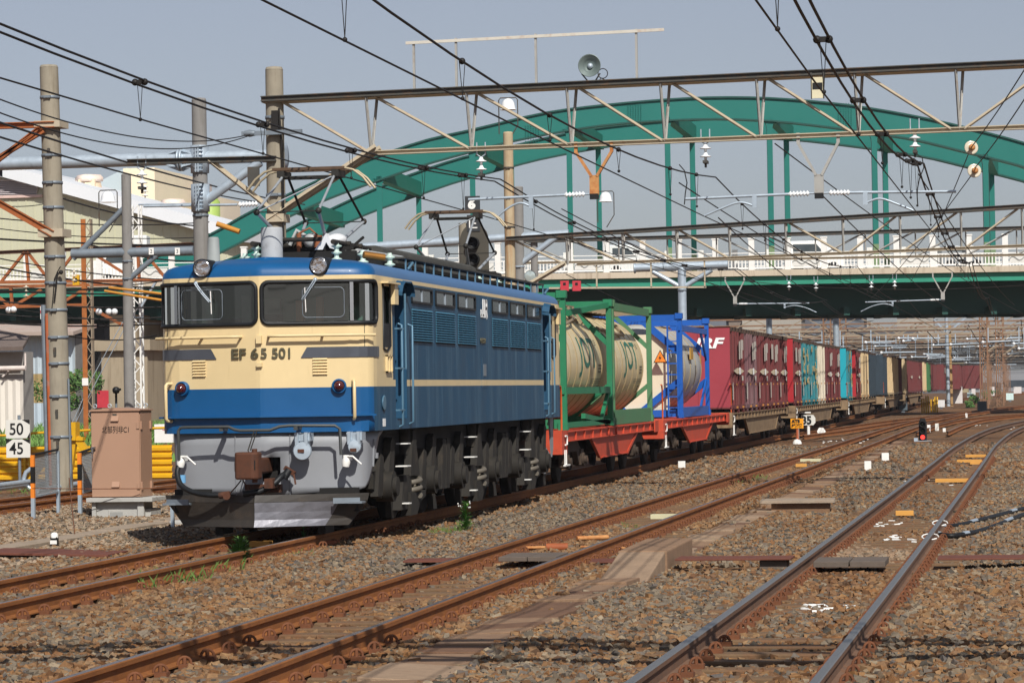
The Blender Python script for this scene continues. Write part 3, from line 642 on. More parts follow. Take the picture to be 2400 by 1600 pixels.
# --- sides
S=1.4
for sg in (-1,1):
    wx=lambda a,b: (min(sg*a,sg*b),max(sg*a,sg*b))
    for k,y in enumerate((2.49,4.13,5.77,8.57,10.2,11.83)):
        x0,x1=wx(1.395,1.402)
        pane=MB().bb(x0,x1,y,y+1.37,3.01,3.20).build('side_window',pm('side_glass','#20262a',.08,0,.25,3,spec=.9),loco)
        fr=MB(); rr=[(y,3.01),(y+1.37,3.01),(y+1.37,3.20),(y,3.20),(y,3.01)]
        for (a,b),(c,d) in zip(rr,rr[1:]): fr.bar((sg*1.405,a,b),(sg*1.405,c,d),.035,.03)
        fr.build('side_window_frame',RUBBER,pane); MB().bb(*wx(1.4,1.415),y+.66,y+.71,3.01,3.2).build('window_bar',GALV,pane)
        l=MB()
        for r_ in range(13):
            for c_ in range(4):
                ya=y-.02+c_*.35; z=2.485+r_*.034
                l.add([(sg*1.402,ya+.012,z),(sg*1.402,ya+.338,z),(sg*1.428,ya+.338,z+.003),(sg*1.428,ya+.012,z+.003),(sg*1.402,ya+.012,z+.028),(sg*1.402,ya+.338,z+.028)],[(0,1,2,3),(3,2,5,4),(0,3,4),(1,5,2)])
        l.build('side_louvre',TEALL,loco)
        MB().bb(*wx(1.396,1.4015),y-.03,y+1.39,2.465,2.93).build('louvre_back',pm('louvre_dark','#15202a',.7),loco)
    # recessed doors with hood, hand rails, steps
    for y0,y1,dd in ((1.40,2.12,0),(13.45,14.15,1)):
        d=MB().bb(*wx(1.22,1.24),y0-.02,y1+.02,1.43,3.2).build('cab_door',BLUES if False else pm('door_blue','#1f4f78',.5,0,.1,3,.2,'#45657c'),loco)
        MB().bb(*wx(1.24,1.246),y0+.15,y0+.5,2.55,3.05).build('door_window',pm('side_glass','#20262a',.08),d)
        j=MB(); j.bb(*wx(1.24,1.398),y0-.02,y0,1.45,3.17).bb(*wx(1.24,1.398),y1,y1+.02,1.45,3.17).bb(*wx(1.24,1.398),y0,y1,3.17,3.19).bb(*wx(1.24,1.398),y0,y1,1.43,1.45)
        j.build('door_jamb',BLUES,loco)
        hd=[(-.04,0),(-.04,.05),(.04,.14),(.18,.19),(y1-y0-.18,.19),(y1-y0-.04,.14),(y1-y0+.04,.05),(y1-y0+.04,0)]
        h=MB()
        for a,b in zip(hd,hd[1:]):
            pa,pb=(y0+a[0],3.08+a[1]),(y0+b[0],3.08+b[1])
            h.add([(sg*1.395,*pa),(sg*1.395,*pb),(sg*1.52,pb[0],pb[1]-.02),(sg*1.52,pa[0],pa[1]-.02)],[(0,1,2,3)])
        ho=h.build('door_hood',BLUES,loco); q=ho.modifiers.new('s','SOLIDIFY'); q.thickness=.014
        HR=pm('handrail_blue','#5b7f95',.45,.2,.1,4)
        MB().tube([(sg*1.40,y1+.11,2.70),(sg*1.46,y1+.11,2.68),(sg*1.46,y1+.11,1.40),(sg*1.40,y1+.11,1.37)],.016,6).build('hand_rail',HR,loco)
        MB().tube([(sg*1.46,y0+.38,3.1),(sg*1.46,y0+.38,2.1)],.018,6).tube([(sg*1.40,y0+.2,2.70),(sg*1.45,y0+.2,2.68),(sg*1.45,y0+.2,1.37),(sg*1.40,y0+.2,1.34)],.016,6).build('hand_rail',HR,loco)
        stp=MB()
        for z in (1.55,2.1,2.62): stp.bb(*wx(1.30,1.46),y0-.02,y0+.3,z,z+.02)
        stp.build('door_step',HR,loco)
    for y0,y1 in ((.70,1.08),(14.36,14.74)):
        g=MB().bb(*wx(1.36,1.372),y0,y1,2.5 if False else 2.69,3.17).build('cab_side_window',GLS,loco)
        fr=MB().tube([(sg*1.40,y0-.02,2.36),(sg*1.40,y0-.02,3.2),(sg*1.40,y1+.02,3.2),(sg*1.40,y1+.02,2.4),(sg*1.40,(y0+y1)/2,2.33),(sg*1.40,y0-.02,2.36)],.02,6).bb(*wx(1.40,1.404),y0,y1,2.38,2.69)
        fr.build('cab_window_frame',RUBBER,g)
        MB().bb(*wx(1.40,1.47),y1+.04,y1+.26,2.94,3.20).bb(*wx(1.40,1.50),y0-.1,y1+.26,3.20,3.225).build('cab_visor',CREAM,loco)
    MB().bb(*wx(1.40,1.43),.80,1.12,2.05,2.07).bb(*wx(1.4,1.43),.8,1.12,2.26,2.28).bb(*wx(1.4,1.43),.8,.83,2.05,2.28).bb(*wx(1.4,1.43),.95,.98,2.05,2.28).bb(*wx(1.4,1.43),1.09,1.12,2.05,2.28).build('plate_holder',CREAM,loco)
    MB().bb(*wx(1.40,1.404),7.62,8.12,1.84,2.3).build('side_hatch',BLUES,loco); MB().bb(*wx(1.404,1.41),7.75,7.98,2.02,2.2).build('hatch_plate',GALVD,loco); MB().bb(*wx(1.404,1.406),7.62,8.12,1.874,1.96).build('hatch_stripe',CREAM,loco)
    MB().lathe([(.085,0),(.1,.012),(.1,.02),(.085,.02)],(sg*1.40,.62,1.66),(sg,0,0),16).build('lifting_ring',pm('handrail_blue','#5b7f95'),loco)
Uy=(0,1,0); Uz=(0,0,1)
jl=MB()
for (a,b),(c,d),w_ in (((7.80,3.19),(7.80,2.93),.09),((7.84,2.935),(7.60,2.935),.05),((7.625,2.93),(7.625,3.03),.07),((7.95,3.19),(7.95,2.91),.08),((7.92,3.165),(8.11,3.165),.05),((8.10,3.18),(8.10,3.05),.08),((8.12,3.055),(7.95,3.055),.05),((8.02,3.06),(8.12,2.91),.09)): jl.bar((1.408,a,b),(1.408,c,d),w_,.008,up=(1,0,0))
jl.build('side_logo',WHITEL,loco)
text('side_number','EF65 501',.075,(1.404,7.52,2.52),Uy,Uz,NUMB,loco,bold=.003,depth=.012,sx=1.05)
text('stencil','65-0',.05,(1.404,.56,1.50),Uy,Uz,WHITEL,loco,sx=.8) if False else None
MB().bb(1.4,1.404,.58,.74,1.36,1.46).build('stencil_plate',WHITEL,loco)
# cream lower corner behind the cab (the stripe runs on as a thin line)
# --- roof
rf=MB(); rf.bb(.95,1.18,3.2,15.0,3.63,3.655).bb(-1.18,-.95,3.2,15.0,3.63,3.655); rf.build('roof_walkway',ROOFD,loco)
sp=MB(); 
for k in range(19):
    y=3.3+k*.65
    for sg in (-1,1): sp.cut().bar((sg*1.16,y,3.47),(sg*1.16,y,3.63),.03,.02)
sp.build('walkway_stay',HR,loco)
MB().bb(-.9,.9,2.6,15,3.5,3.6).build('roof_deck',BOGB,loco)
mo=MB(); mo.prism([(-.62,0),(.62,0),(.55,.24),(.45,.29),(-.45,.29),(-.55,.24)],(0,4.6,3.6),(1,0,0),(0,0,1),(0,7.2,0)); mo.prism([(-.5,0),(.5,0),(.42,.15),(-.42,.15)],(0,11.8,3.6),(1,0,0),(0,0,1),(0,1.6,0))
mon=mo.build('roof_monitor',ROOFD,loco)
hp=MB()
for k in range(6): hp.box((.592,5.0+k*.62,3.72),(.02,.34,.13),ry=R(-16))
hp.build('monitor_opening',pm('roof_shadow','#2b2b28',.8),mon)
MB().lathe([(.146,0),(.146,.45),(.138,.47),(0,.475)],(-.335,1.75,3.55),(0,0,1),22).build('roof_drum',pm('drum_grey','#a9abad',.6,0,.08,6,.35,'#6b6560',dscale=7),loco)
MB().lathe([(.15,0),(.13,.05),(.085,.07),(.075,.35),(.06,.38),(0,.385)],(-.93,1.0,3.49),(0,0,1),14).bb(-1.28,-.85,.85,1.15,3.44,3.47).build('roof_antenna',pm('antenna_grey','#8e9290',.6),loco)
def insul(o,h,r,n=3,ax=(0,0,1)):
    pr=[(r*.45,0)]
    for k in range(n): a=h*(k+.15)/n; pr+= [(r*.45,a),(r,a+h*.22/n),(r*.95,a+h*.34/n),(r*.45,a+h*.5/n)]
    return pr+[(r*.4,h)]
pins=pm('roof_insulator','#bfd4c8',.2,0,.05,4,spec=.6)
def panto(Y,zoff=0,name='pantograph'):
    t=MB(); D=pm('panto_dark','#33312d',.6,.3,.2,6,.3,'#7a5a40'); G=pm('panto_grey','#a9aeb2',.45,.3,.08,5)
    zb,zk,zh=3.80,4.20,4.78
    base=MB()
    for x in (-.55,.55): base.tube([(x,Y-1.1,zb),(x,Y+1.1,zb)],.035,8)
    for y in (-.35,.35): base.tube([(-.62,Y+y,zb),(.62,Y+y,zb)],.04,8)
    base.tube([(-.3,Y-.7,zb+.06),(.3,Y-.7,zb+.06)],.03,8).bb(-.35,.35,Y-.25,Y+.25,zb-.1,zb+.07)
    b=base.build('pantograph_base',BOGIE,loco)
    for x in (-.55,.55):
        for y in (-.9,.9): MB().lathe(insul(0,.26,.075,3),(x,Y+y,3.54),(0,0,1),12).build('base_insulator',pins,b)
    la=MB(); ua=MB(); dk=MB()
    for sy in (-1,1):
        for sx in (-1,1):
            la.cut().tube([(sx*.28,Y+sy*.30,zb+.03),(sx*.42,Y+sy*1.35,zk)],.024,6)
            dk.ball((sx*.42,Y+sy*1.35,zk),.045,6)
            (ua if sy<0 else dk).tube([(sx*.42,Y+sy*1.35,zk),(sx*.36,Y-.0+sy*.16,zh-.03)],.019,6)
        dk.tube([(-.42,Y+sy*1.35,zk),(.42,Y+sy*1.35,zk)],.008,5)
        ua.tube([(-.42,Y+sy*1.35,zk),(.36,Y+sy*.16,zh-.03)],.011,5) if sy<0 else None
    la.build('lower_arm',G,b); ua.build('upper_arm',G,b); dk.tube([(-.36,Y-.16,zh-.04),(.36,Y-.16,zh-.04)],.018,6).tube([(-.36,Y+.16,zh-.04),(.36,Y+.16,zh-.04)],.018,6)
    for sx in (-1,1): dk.cut().box((sx*.38,Y,zh),(.1,.42,.09))
    dk.build('upper_frame',D,b)
    hd=MB()
    for sy in (-.14,.14): hd.bb(-.5,.5,Y+sy-.05,Y+sy+.05,zh+.05,zh+.09)
    hd.build('contact_strip',pm('strip_brown','#5d4836',.6,.2,.3,6),b)
    hn=MB()
    for sx in (-1,1):
        for sy in (-.14,.14): hn.cut().tube([(sx*.5,Y+sy,zh+.07),(sx*.62,Y+sy,zh+.04),(sx*.75,Y+sy,zh-.06),(sx*.86,Y+sy,zh-.2)],.018,6)
    hn.build('panto_horn',pm('horn_brown','#b0a184',.5,.2,.1,6),b)
panto(2.65); panto(13.0)
rg=MB().tube([(-.7,2.3,3.68),(.7,2.3,3.68)],.04,8).tube([(.75,2.1,3.7),(.75,5.0,3.72)],.03,8).ball((.1,2.2,3.85),.11,8).tube([(-.2,2.2,3.8),(-.1,2.2,4.0),(.05,2.2,3.9)],.03,6)
rg.build('roof_bus_bar',pm('bus_grey','#b9bbb9',.5,.2,.15,5),loco)
MB().cyl((.2,2.15,3.68),(.2,2.15,3.92),.06,10).cyl((-.05,2.1,3.66),(-.05,2.1,3.95),.035,8).tube([(.2,2.15,3.92),(.1,2.1,4.02),(-.05,2.1,3.95)],.015,5).build('arrester',pm('arrester_rust','#8d5536',.7,0,.3,6),loco)
MB().prism([(-.16,0),(.0,.22),(.12,0),(.05,.02),(0,.1),(-.05,.0)],(.35,2.0,3.72),(1,0,0),(0,0,1),(0,.15,0)).ball((.45,2.2,3.86),.14,8,sq=.6).build('roof_cover',pm('roof_cover_white','#d9dadb',.5,.1,.1,5),loco)
MB().bb(-.5,.75,2.0,2.9,3.56,3.70).bar((-.6,2.1,3.72),(.7,2.1,3.74),.05,.05).bar((.5,2.1,3.6),(.75,2.5,3.9),.03,.03).bar((-.25,2.0,3.6),(-.4,2.4,3.9),.03,.03).build('roof_gear',BOGB,loco)
for x,y in ((.85,2.0),(1.0,3.0),(-.8,2.1)): MB().lathe(insul(0,.2,.08,2),(x,y,3.5),(0,0,1),12).build('roof_insulator',pins,loco)
MB().tube([(.95,1.6,3.62),(1.2,1.75,3.58)],.05,8).build('whistle',pm('brass','#a8763a',.4,.6),loco)
rc=MB()
for y in (3.0,14.6): rc.cut().tube([(1.25,y,3.47),(1.3,y+.1,3.56),(1.22,y+.25,3.56),(1.2,y+.4,3.48)],.02,5)
rc.build('roof_lug',HR,loco)
# --- bogies
for yc in (2.9,7.76,12.65):
    b=MB()
    for sg in (-1,1):
        b.cut(); x=sg*1.10; W=Vector((sg*.1,0,0))
        pr=lambda poly: b.prism(poly,(x,yc,0),(0,1,0),(0,0,1),W)
        pr([(-2.05,.55),(-1.75,.42),(-.5,.36),(.5,.36),(1.75,.42),(2.05,.55),(2.05,.75),(1.6,.84),(.55,.62),(-.55,.62),(-1.6,.84),(-2.05,.75)])
        b.prism([(-.30,.0),(.30,.0),(.12,.42),(.10,.62),(-.08,.62),(-.16,.42)],(x+sg*.12,yc+.05,.66),(0,1,0),(0,0,1),(sg*.1,0,0))     # spring hanger
        b.prism([(-.80,.20),(-.35,.20),(-.1,.36),(-.1,.66),(-.6,.66),(-.72,.4)],(x+sg*.08,yc+.0,.02),(0,1,0),(0,0,1),(sg*.12,0,0))
        b.prism([(-.55,.13),(-.15,.13),(.1,.3),(.45,.36),(.45,.44),(-.55,.44)],(x+sg*.1,yc+.2,.0),(0,1,0),(0,0,1),(sg*.14,0,0))
        for a in (-1.4,1.4):
            b.prism([(-.35,0),(.02,0),(.15,.62),(-.02,.68),(-.1,.62)],(x+sg*.06,yc+a+.3,.52),(0,1,0),(0,0,1),(sg*.1,0,0))
            b.prism([(-.16,0),(.16,0),(.24,.5),(.05,.56)],(x+sg*.05,yc+a-.45,.45),(0,1,0),(0,0,1),(sg*.1,0,0))
            b.cyl((x,yc+a,.56),(x+sg*.24,yc+a,.56),.2,18); b.cyl((x+sg*.24,yc+a,.56),(x+sg*.29,yc+a,.56),.13,14)
            b.prism([(-.1,0),(.2,0),(.05,.24),(-.1,.24)],(x,yc+a+.62,.12),(0,1,0),(0,0,1),(sg*.08,0,0))
        b.tube([(x+sg*.12,yc+.75,.28),(x+sg*.12,yc+1.15,.42),(x+sg*.12,yc+1.3,.7)],.025,6)
        b.cyl((x+sg*.1,yc-.1,.95),(x+sg*.1,yc-.1,1.3),.09,10)
    bo=b.build('bogie_side',BOGIE,loco)
    for sg in (-1,1):
        sp=MB(); 
        pts=[(sg*1.26+.0+math.cos(a)*.105,yc+.12+math.sin(a)*.2,.38+.27*a/(2*math.pi*2.6)) for a in np.linspace(0,2*math.pi*2.6,44)]
        sp.tube(pts,.037,7); sp.build('coil_spring',pm('spring_grey','#6c655a',.6,.1,.15,5),bo)
        mk=MB().bb(*(sorted((sg*1.24,sg*1.40))),yc-.75,yc-.6,.30,.315).bb(*(sorted((sg*1.24,sg*1.4))),yc-.85,yc-.6,.80,.815).bb(*(sorted((sg*1.24,sg*1.4))),yc-.8,yc-.6,1.1,1.115)
        mk.build('foot_step',WHITE,bo)
    for a in (-1.4,1.4):
        for sg in (-1,1):
            MB().lathe([(.15,.09),(.5,.085),(.53,.10),(.555,.07),(.56,.0),(.585,-.02),(.585,-.045),(.15,-.03)],(sg*.62,yc+a,.56),(sg,0,0),32).build('wheel',BOGB,bo)
        MB().cyl((-1.1,yc+a,.56),(1.1,yc+a,.56),.09,10).build('axle',BOGB,bo)
    MB().bb(-.85,.85,yc-2,yc+2,.5,1.0).build('bogie_frame',BOGB,bo)
MB().bb(-1.15,1.15,.6,15.1,.95,1.31).bb(-1.2,1.2,5.1,5.6,.4,1.0).bb(-1.2,1.2,9.9,10.5,.4,1.0).build('underframe',BOGB,loco)
uf=MB()
for y in (5.2,5.5,10.1,10.4): uf.cut().prism([(-.15,0),(.12,0),(.22,.7),(-.02,.72)],(1.15,y,.4),(0,1,0),(0,0,1),(.12,0,0))
uf.build('equipment_bracket',BOGIE,loco)
MB().prism([(14.35,.9),(15.3,.62),(15.1,.45),(14.6,.32),(14.3,.35)],(1.18,0,0),(0,1,0),(0,0,1),(.03,0,0)).prism([(15.05,1.3),(15.45,1.3),(15.42,.75),(15.3,.6)],(1.2,0,0),(0,1,0),(0,0,1),(.03,0,0)).build('rear_skirt',GREYL,loco)
# ------------------------------------------------------------------ freight wagons
WRED=pm('wagon_red','#c24a2f',.6,0,.14,2.5,.45,'#7a3f2c',dscale=3)
WBRN=pm('wagon_brown','#8d7558',.8,0,.25,2.5,.6,'#55402f',dscale=3)
UNDER=pm('bogie_brown','#43372d',.85,0,.3,4,.4,'#6d5038',dscale=4)
def wagon(y0,y1,mat,label,belly,bog,near=True):
    t=thing('flat_wagon',label,'freight wagon',(0,y0,0),'flat wagons of the freight train')
    d=MB(); d.bb(-1.22,1.22,y0+.35,y1-.35,.98,1.04)
    for sg in (-1,1):
        d.ibeam((sg*1.2,y0+.35,.93),(sg*1.2,y1-.35,.93),.10,.19,.02)
        d.bb(*sorted((sg*1.24,sg*1.27)),y0+.32,y0+.95,.62,1.05).bb(*sorted((sg*1.24,sg*1.27)),y1-.95,y1-.32,.80,1.05)
    d.bb(-1.25,1.25,y0+.3,y0+.36,.62 if near else .8,1.06).bb(-1.25,1.25,y1-.36,y1-.3,.72,1.06)
    d.build('deck_frame',mat,t)
    b=MB()
    (a0,za),(a1,zb),(a2,_),(a3,_2)=belly
    for sg in (-1,1):
        b.cut().prism([(a0,.85),(a1,zb),(a2,zb),(a3,.85)],(sg*1.14,0,0),(0,1,0),(0,0,1),(sg*.05,0,0))
        b.bar((sg*1.205,a1-.02,zb+.01),(sg*1.205,a2+.02,zb+.01),.07,.02)
        b.bar((sg*1.205,a0,.85),(sg*1.205,a1,zb),.07,.02,up=(1,0,0)); b.bar((sg*1.205,a3,.85),(sg*1.205,a2,zb),.07,.02,up=(1,0,0))
        n=int((y1-y0)/1.1)
        for k in range(n): b.bar((sg*1.225,y0+1.2+k*1.1,.85),(sg*1.225,y0+1.2+k*1.1,1.03),.05,.035)
    b.build('side_sill',mat,t)
    MB().bb(-.5,.5,a0+.2,a3-.2,.45,.98).bb(-.9,.9,a1,a2,.55,.85).build('underfloor_box',BOGB,t)
    for yc in bog:
        g=MB()
        for sg in (-1,1):
            g.cut().prism([(-1.15,.42),(-.7,.38),(-.4,.62),(.4,.62),(.7,.38),(1.15,.42),(1.15,.6),(.75,.72),(.5,.84),(-.5,.84),(-.75,.72),(-1.15,.6)],(sg*1.0,yc,0),(0,1,0),(0,0,1),(sg*.1,0,0))
            for a in (-.95,.95): g.cyl((sg*1.0,yc+a,.45),(sg*1.17,yc+a,.45),.13,12); g.cyl((sg*1.17,yc+a,.45),(sg*1.22,yc+a,.45),.08,10); g.box((sg*1.06,yc+a,.5),(.14,.34,.3))
        bo=g.build('bogie_side',UNDER,t)
        for a in (-.95,.95):
            for sg in (-1,1): MB().lathe([(.1,.07),(.38,.07),(.42,.06),(.43,.0),(.46,-.03),(.1,-.03)],(sg*.6,yc+a,.43),(sg,0,0),24).build('wheel',BOGB,bo)
            MB().cyl((-1,yc+a,.43),(1,yc+a,.43),.08,8).build('axle',BOGB,bo)
    s=MB()
    x=1.30
    s.tube([(x,y0+.55,.95),(x,y0+.72,.95),(x,y0+.72,.79),(x,y0+.55,.79)],.018,5)
    s.bar((x,y0+.45,.70),(x,y0+.45,.42),.02,.02).bar((x,y0+.62,.70),(x,y0+.62,.42),.02,.02).bar((x,y0+.38,.42),(x,y0+.95,.42),.04,.025).tube([(-1.0,y0+.3,.95),(-1.0,y0+.25,.95),(-.6,y0+.25,.95)],.018,5)
    s.build('shunter_step',WHITE,t)
    MB().bar((0,y0-.35,.86),(0,y0+.6,.86),.2,.2).bar((0,y1+.25,.86),(0,y1-.6,.86),.2,.2).build('coupler',COUP,t)
    h=MB().tube([(1.22,y0+.62,1.05),(1.22,y0+.62,1.75),(1.22,y0+.55,1.85),(1.22,y0+.42,1.86)],.02,6)
    h.build('brake_handle',pm('brake_orange','#c95a2a',.5),t)
    return t
wagon(15.85,30.65,WRED,'red flat wagon right behind the locomotive carrying two green framed tanks',((20.3,0),(21.5,.43),(25.4,.43),(27.1,0)),(18.6,28.0))
wagon(30.9,46.85,WRED,'red flat wagon carrying the blue framed tank',((35.6,0),(37.2,.42),(40.9,.42),(42.6,0)),(33.6,43.9))
wagon(46.9,67.6,WBRN,'rust brown flat wagon under the first five maroon containers',((51.9,0),(53.1,.36),(62.5,.36),(63.8,0)),(49.3,65.2))
wagon(70.0,97.4,WBRN,'rust brown flat wagon under the first teal containers',((76,0),(77.5,.36),(90,.36),(91.5,0)),(72.5,94.9))
wagon(101.2,128.3,WBRN,'brown flat wagon under the bright teal and red container ends',((107,0),(108.5,.36),(120,.36),(122,0)),(103.6,125.8))
wagon(136.5,162.5,WBRN,'brown flat wagon under the dark container and cream containers',((143,0),(144.5,.36),(155,.36),(157,0)),(139,160))
wagon(166.0,200.5,WBRN,'last clear brown wagon under the far maroon containers beside the yellow posts',((174,0),(176,.36),(190,.36),(192,0)),(168.6,198))
# ------------------------------------------------------------------ tank containers
GRNF=pm('frame_green','#267a54',.55,0,.12,2,.4,'#4f6a4a',dscale=2.5)
GRNF2=pm('frame_green_dull','#4f7f58',.6,0,.14,2,.45,'#6f6a4a',dscale=2.5)
TANK=pm('tank_cream','#d6c39a',.45,0,.06,1.5,.35,'#8d6a48',dscale=1.2,coat=.1)
BLUF=pm('frame_blue','#1a58ac',.45,0,.08,2,.15,'#1d3f7c',dscale=2.5)
TANKG=pm('tank_grey','#b9b7ae',.4,.1,.1,1.5,.45,'#7d6a52',dscale=1.4)
TXG=pm('tank_lettering','#2f6e5c',.6); TXK=pm('tank_small_print','#5b5348',.7)
def wrap(ob,y0,Rr,zc,th):
    bm=bmesh.new(); bm.from_mesh(ob.data); bmesh.ops.subdivide_edges(bm,edges=bm.edges,cuts=2); 
    for v in bm.verts:
        u,h,w_=v.co; a=th+h/Rr; v.co=((Rr+w_)*math.cos(a),y0+u,zc+(Rr+w_)*math.sin(a))
    bm.to_mesh(ob.data); bm.free()
def tank(y0,y1,parent,mat,Rr=1.10,zc=2.28,rings=7,txt=True):
    L=y1-y0
    b=MB().lathe([(0,-.05),(Rr*.45,.0),(Rr*.75,.10),(Rr*.93,.24),(Rr,.42)]+[(Rr,.42+(L-.84)*k/6) for k in range(1,7)]+[(Rr*.93,L-.24),(Rr*.75,L-.1),(Rr*.45,L),(0,L+.05)],(0,y0,zc),(0,1,0),56).build('barrel',mat,parent)
    r=MB()
    for k in range(rings):
        y=y0+.45+(L-.9)*k/(rings-1); r.lathe([(Rr+.002,-.02),(Rr+.012,-.012),(Rr+.012,.012),(Rr+.002,.02)],(0,y,zc),(0,1,0),56)
    r.build('barrel_band',pm('band_tan','#a9946c',.5,.1,.1,4),b)
    if txt:
        def tx(s,h,u,deg,m,bold=.0,sx=1.):
            o=text('lettering',s,h,(0,0,0),(1,0,0),(0,1,0),m,None,bold=bold,sx=sx,depth=.002); wrap(o,u,Rr+.004,zc,R(deg)); o.parent=parent; o.location=(0,0,0)
            o.data.transform(Matrix.Translation(-wloc(parent))); return o
        tx('JOT',.60,y0+2.6,-3,TXG,.008,1.5)
        q=MB()
        for (u,d0,d1,wd) in ((4.95,-9,1,.45),(4.2,-20,-14,1.3),(5.2,-32,-22,.3),(4.9,20,27,.22)):
            for k in range(3):
                a0=R(d0+(d1-d0)*k/3+.4); a1=R(d0+(d1-d0)*(k+1)/3-.8); rr=Rr+.006
                for j in range(int(wd/.1)):
                    ua=y0+u+j*.1; P=lambda a,y: (rr*math.cos(a),y,zc+rr*math.sin(a))
                    q.quad(P(a0,ua),P(a0,ua+.07),P(a1,ua+.07),P(a1,ua))
        q.build('small_print',TXK,parent,rec=False)
    return b
def tframe(t,y0,y1,mat,style,z0=1.06,z1=3.6):
    X=1.16
    for y in (y0+.09,y1-.09):
        for sg in (-1,1):
            p=MB().bb(*sorted((sg*(X-.03),sg*(X+.08))),y-.055,y+.055,z0,z1)
            p.bb(*sorted((sg*(X-.08),sg*(X+.10))),y-.1,y+.1,z1-.13,z1+.01).bb(*sorted((sg*(X-.08),sg*(X+.10))),y-.1,y+.1,z0-.01,z0+.13)
            p.build('corner_post',mat,t)
        e=MB().bar((-X,y,z1-.1),(X,y,z1-.1),.14,.15).cut().bar((-X,y,z0+.1),(X,y,z0+.1),.14,.17)
        if style!='blue':
            for sg in (-1,1): e.cut().bar((sg*X,y,z1-.9),(sg*.35,y,z1-.12),.09,.09).cut().bar((sg*X,y,z0+.8),(sg*.3,y,z0+.12),.09,.09)
        else:
            for sg in (-1,1): e.cut().bar((sg*X,y,2.65),(sg*.25,y,3.45),.12,.16).cut().bar((sg*X,y,1.95),(sg*.2,y,1.2),.12,.16)
        e.build('end_frame',mat,t)
    for sg in (-1,1):
        x=sg*X
        if style=='mid':
            b=MB().bar((x,y0,1.77),(x,y1,1.77),.10,.13).bar((x,y0+2.6,1.28),(x,y1-.1,1.10),.08,.1).bar((x,y1-.15,1.75),(x,y1-1.3,1.15),.07,.08)
            b.bar((x,y1-.1,z1-.1),(x*.6,y1-2.6,3.28),.11,.11).bar((x,y0+.1,z1-.1),(x*.6,y0+1.8,3.3),.09,.09).bar((x,y0,1.13),(x,y1,1.13),.08,.1)
        elif style=='rails':
            b=MB().bar((x,y0,z1-.12),(x,y1,z1-.12),.10,.16).bar((x,y0,1.20),(x,y1,1.20),.12,.3)
        else:
            b=MB().bar((x,y0,3.25),(x,y1,3.25),.09,.14).bar((x,y0,1.18),(x,y1,1.18),.12,.24)
            b.bar((x,y1-.1,2.55),(x,y1-1.3,3.2),.05,.12).bar((x,y1-.1,2.0),(x,y1-1.6,1.25),.05,.12)
        b.build('side_rail',mat,t)
t=thing('tank_container','cream tank in a green frame with low side rail next to the locomotive','tank container',(0,17.0,1.05),'tank containers')
tframe(t,16.95,23.2,GRNF,'mid'); tank(17.15,23.05,t,TANK)
wk=MB().bb(-.45,.55,17.3,22.6,3.44,3.47).tube([(.75,17.4,3.1),(.95,18.6,3.0),(.9,20.2,3.15),(.6,21.8,3.36)],.03,6)
for k in range(9): wk.bar((.55,17.4+k*.62,3.44),(.75,17.4+k*.62,3.1),.03,.05)
wk.build('walkway',pm('walkway_tan','#8f7f68',.8),t)
t=thing('tank_container','cream tank in a green frame with full side rails, second from the locomotive','tank container',(0,23.4,1.05),'tank containers')
tframe(t,23.35,29.6,GRNF2,'rails'); tank(23.5,29.5,t,TANK)
wk=MB().bb(-.5,.5,23.9,29.2,3.42,3.45).tube([(.8,24.0,3.05),(1.0,25.4,2.95),(.95,27.0,2.95),(.7,27.3,3.2)],.035,6)
for k in range(8): wk.bar((.45,24.1+k*.7,3.42),(.95,24.1+k*.7,3.46),.05,.05)
wk.build('walkway',pm('walkway_tan','#8f7f68',.8),t)
t=thing('tank_container','grey tank in a bright blue frame with a ladder and warning triangle','tank container',(0,35.5,1.05),'tank containers')
tframe(t,35.45,41.75,BLUF,'blue'); tank(35.7,41.6,t,TANKG,1.08,2.27,5,False)
ld=MB().bar((.90,35.36,1.1),(.90,35.36,3.3),.04,.04).bar((1.14,35.36,1.1),(1.14,35.36,3.3),.04,.04)
for k in range(8): ld.bar((.90,35.36,1.3+k*.27),(1.14,35.36,1.3+k*.27),.03,.03)
ld.build('ladder',BLUF,t)
MB().prism([(-.95,1.25),(.9,1.25),(.9,2.75),(.6,3.1),(-.95,3.1)],(0,35.6,0),(1,0,0),(0,0,1),(0,.03,0)).build('end_panel',pm('panel_cream','#d9d0b4',.6,0,.06,3,.2),t)
tri=MB().prism([(-.17,0),(.17,0),(0,.32)],(.72,35.30,2.40),(1,0,0),(0,0,1),(0,.02,0)).build('warning_triangle',BLACK,t)
MB().prism([(-.14,.022),(.14,.022),(0,.285)],(.72,35.285,2.40),(1,0,0),(0,0,1),(0,.012,0)).build('triangle_face',ORP,tri)
MB().prism([(.01,.20),(-.035,.11),(.0,.11),(-.018,.045),(.035,.135),(0,.135)],(.72,35.275,2.40),(1,0,0),(0,0,1),(0,.008,0)).build('lightning_mark',BLACK,tri)
hb=MB().bb(-1.2,-.1,35.33,35.36,3.36,3.5).build('header_plate',BLUF,t)
text('lettering','FIT 000Y',.10,(-1.15,35.325,3.385),(1,0,0),(0,0,1),WHITEL,hb if False else t)
MB().bb(1.262,1.27,39.3,39.5,2.4,2.75).bb(1.1,1.13,38.3,38.9,2.5,2.8).build('tank_mark',pm('mark_tan','#b58a3a',.6),t)
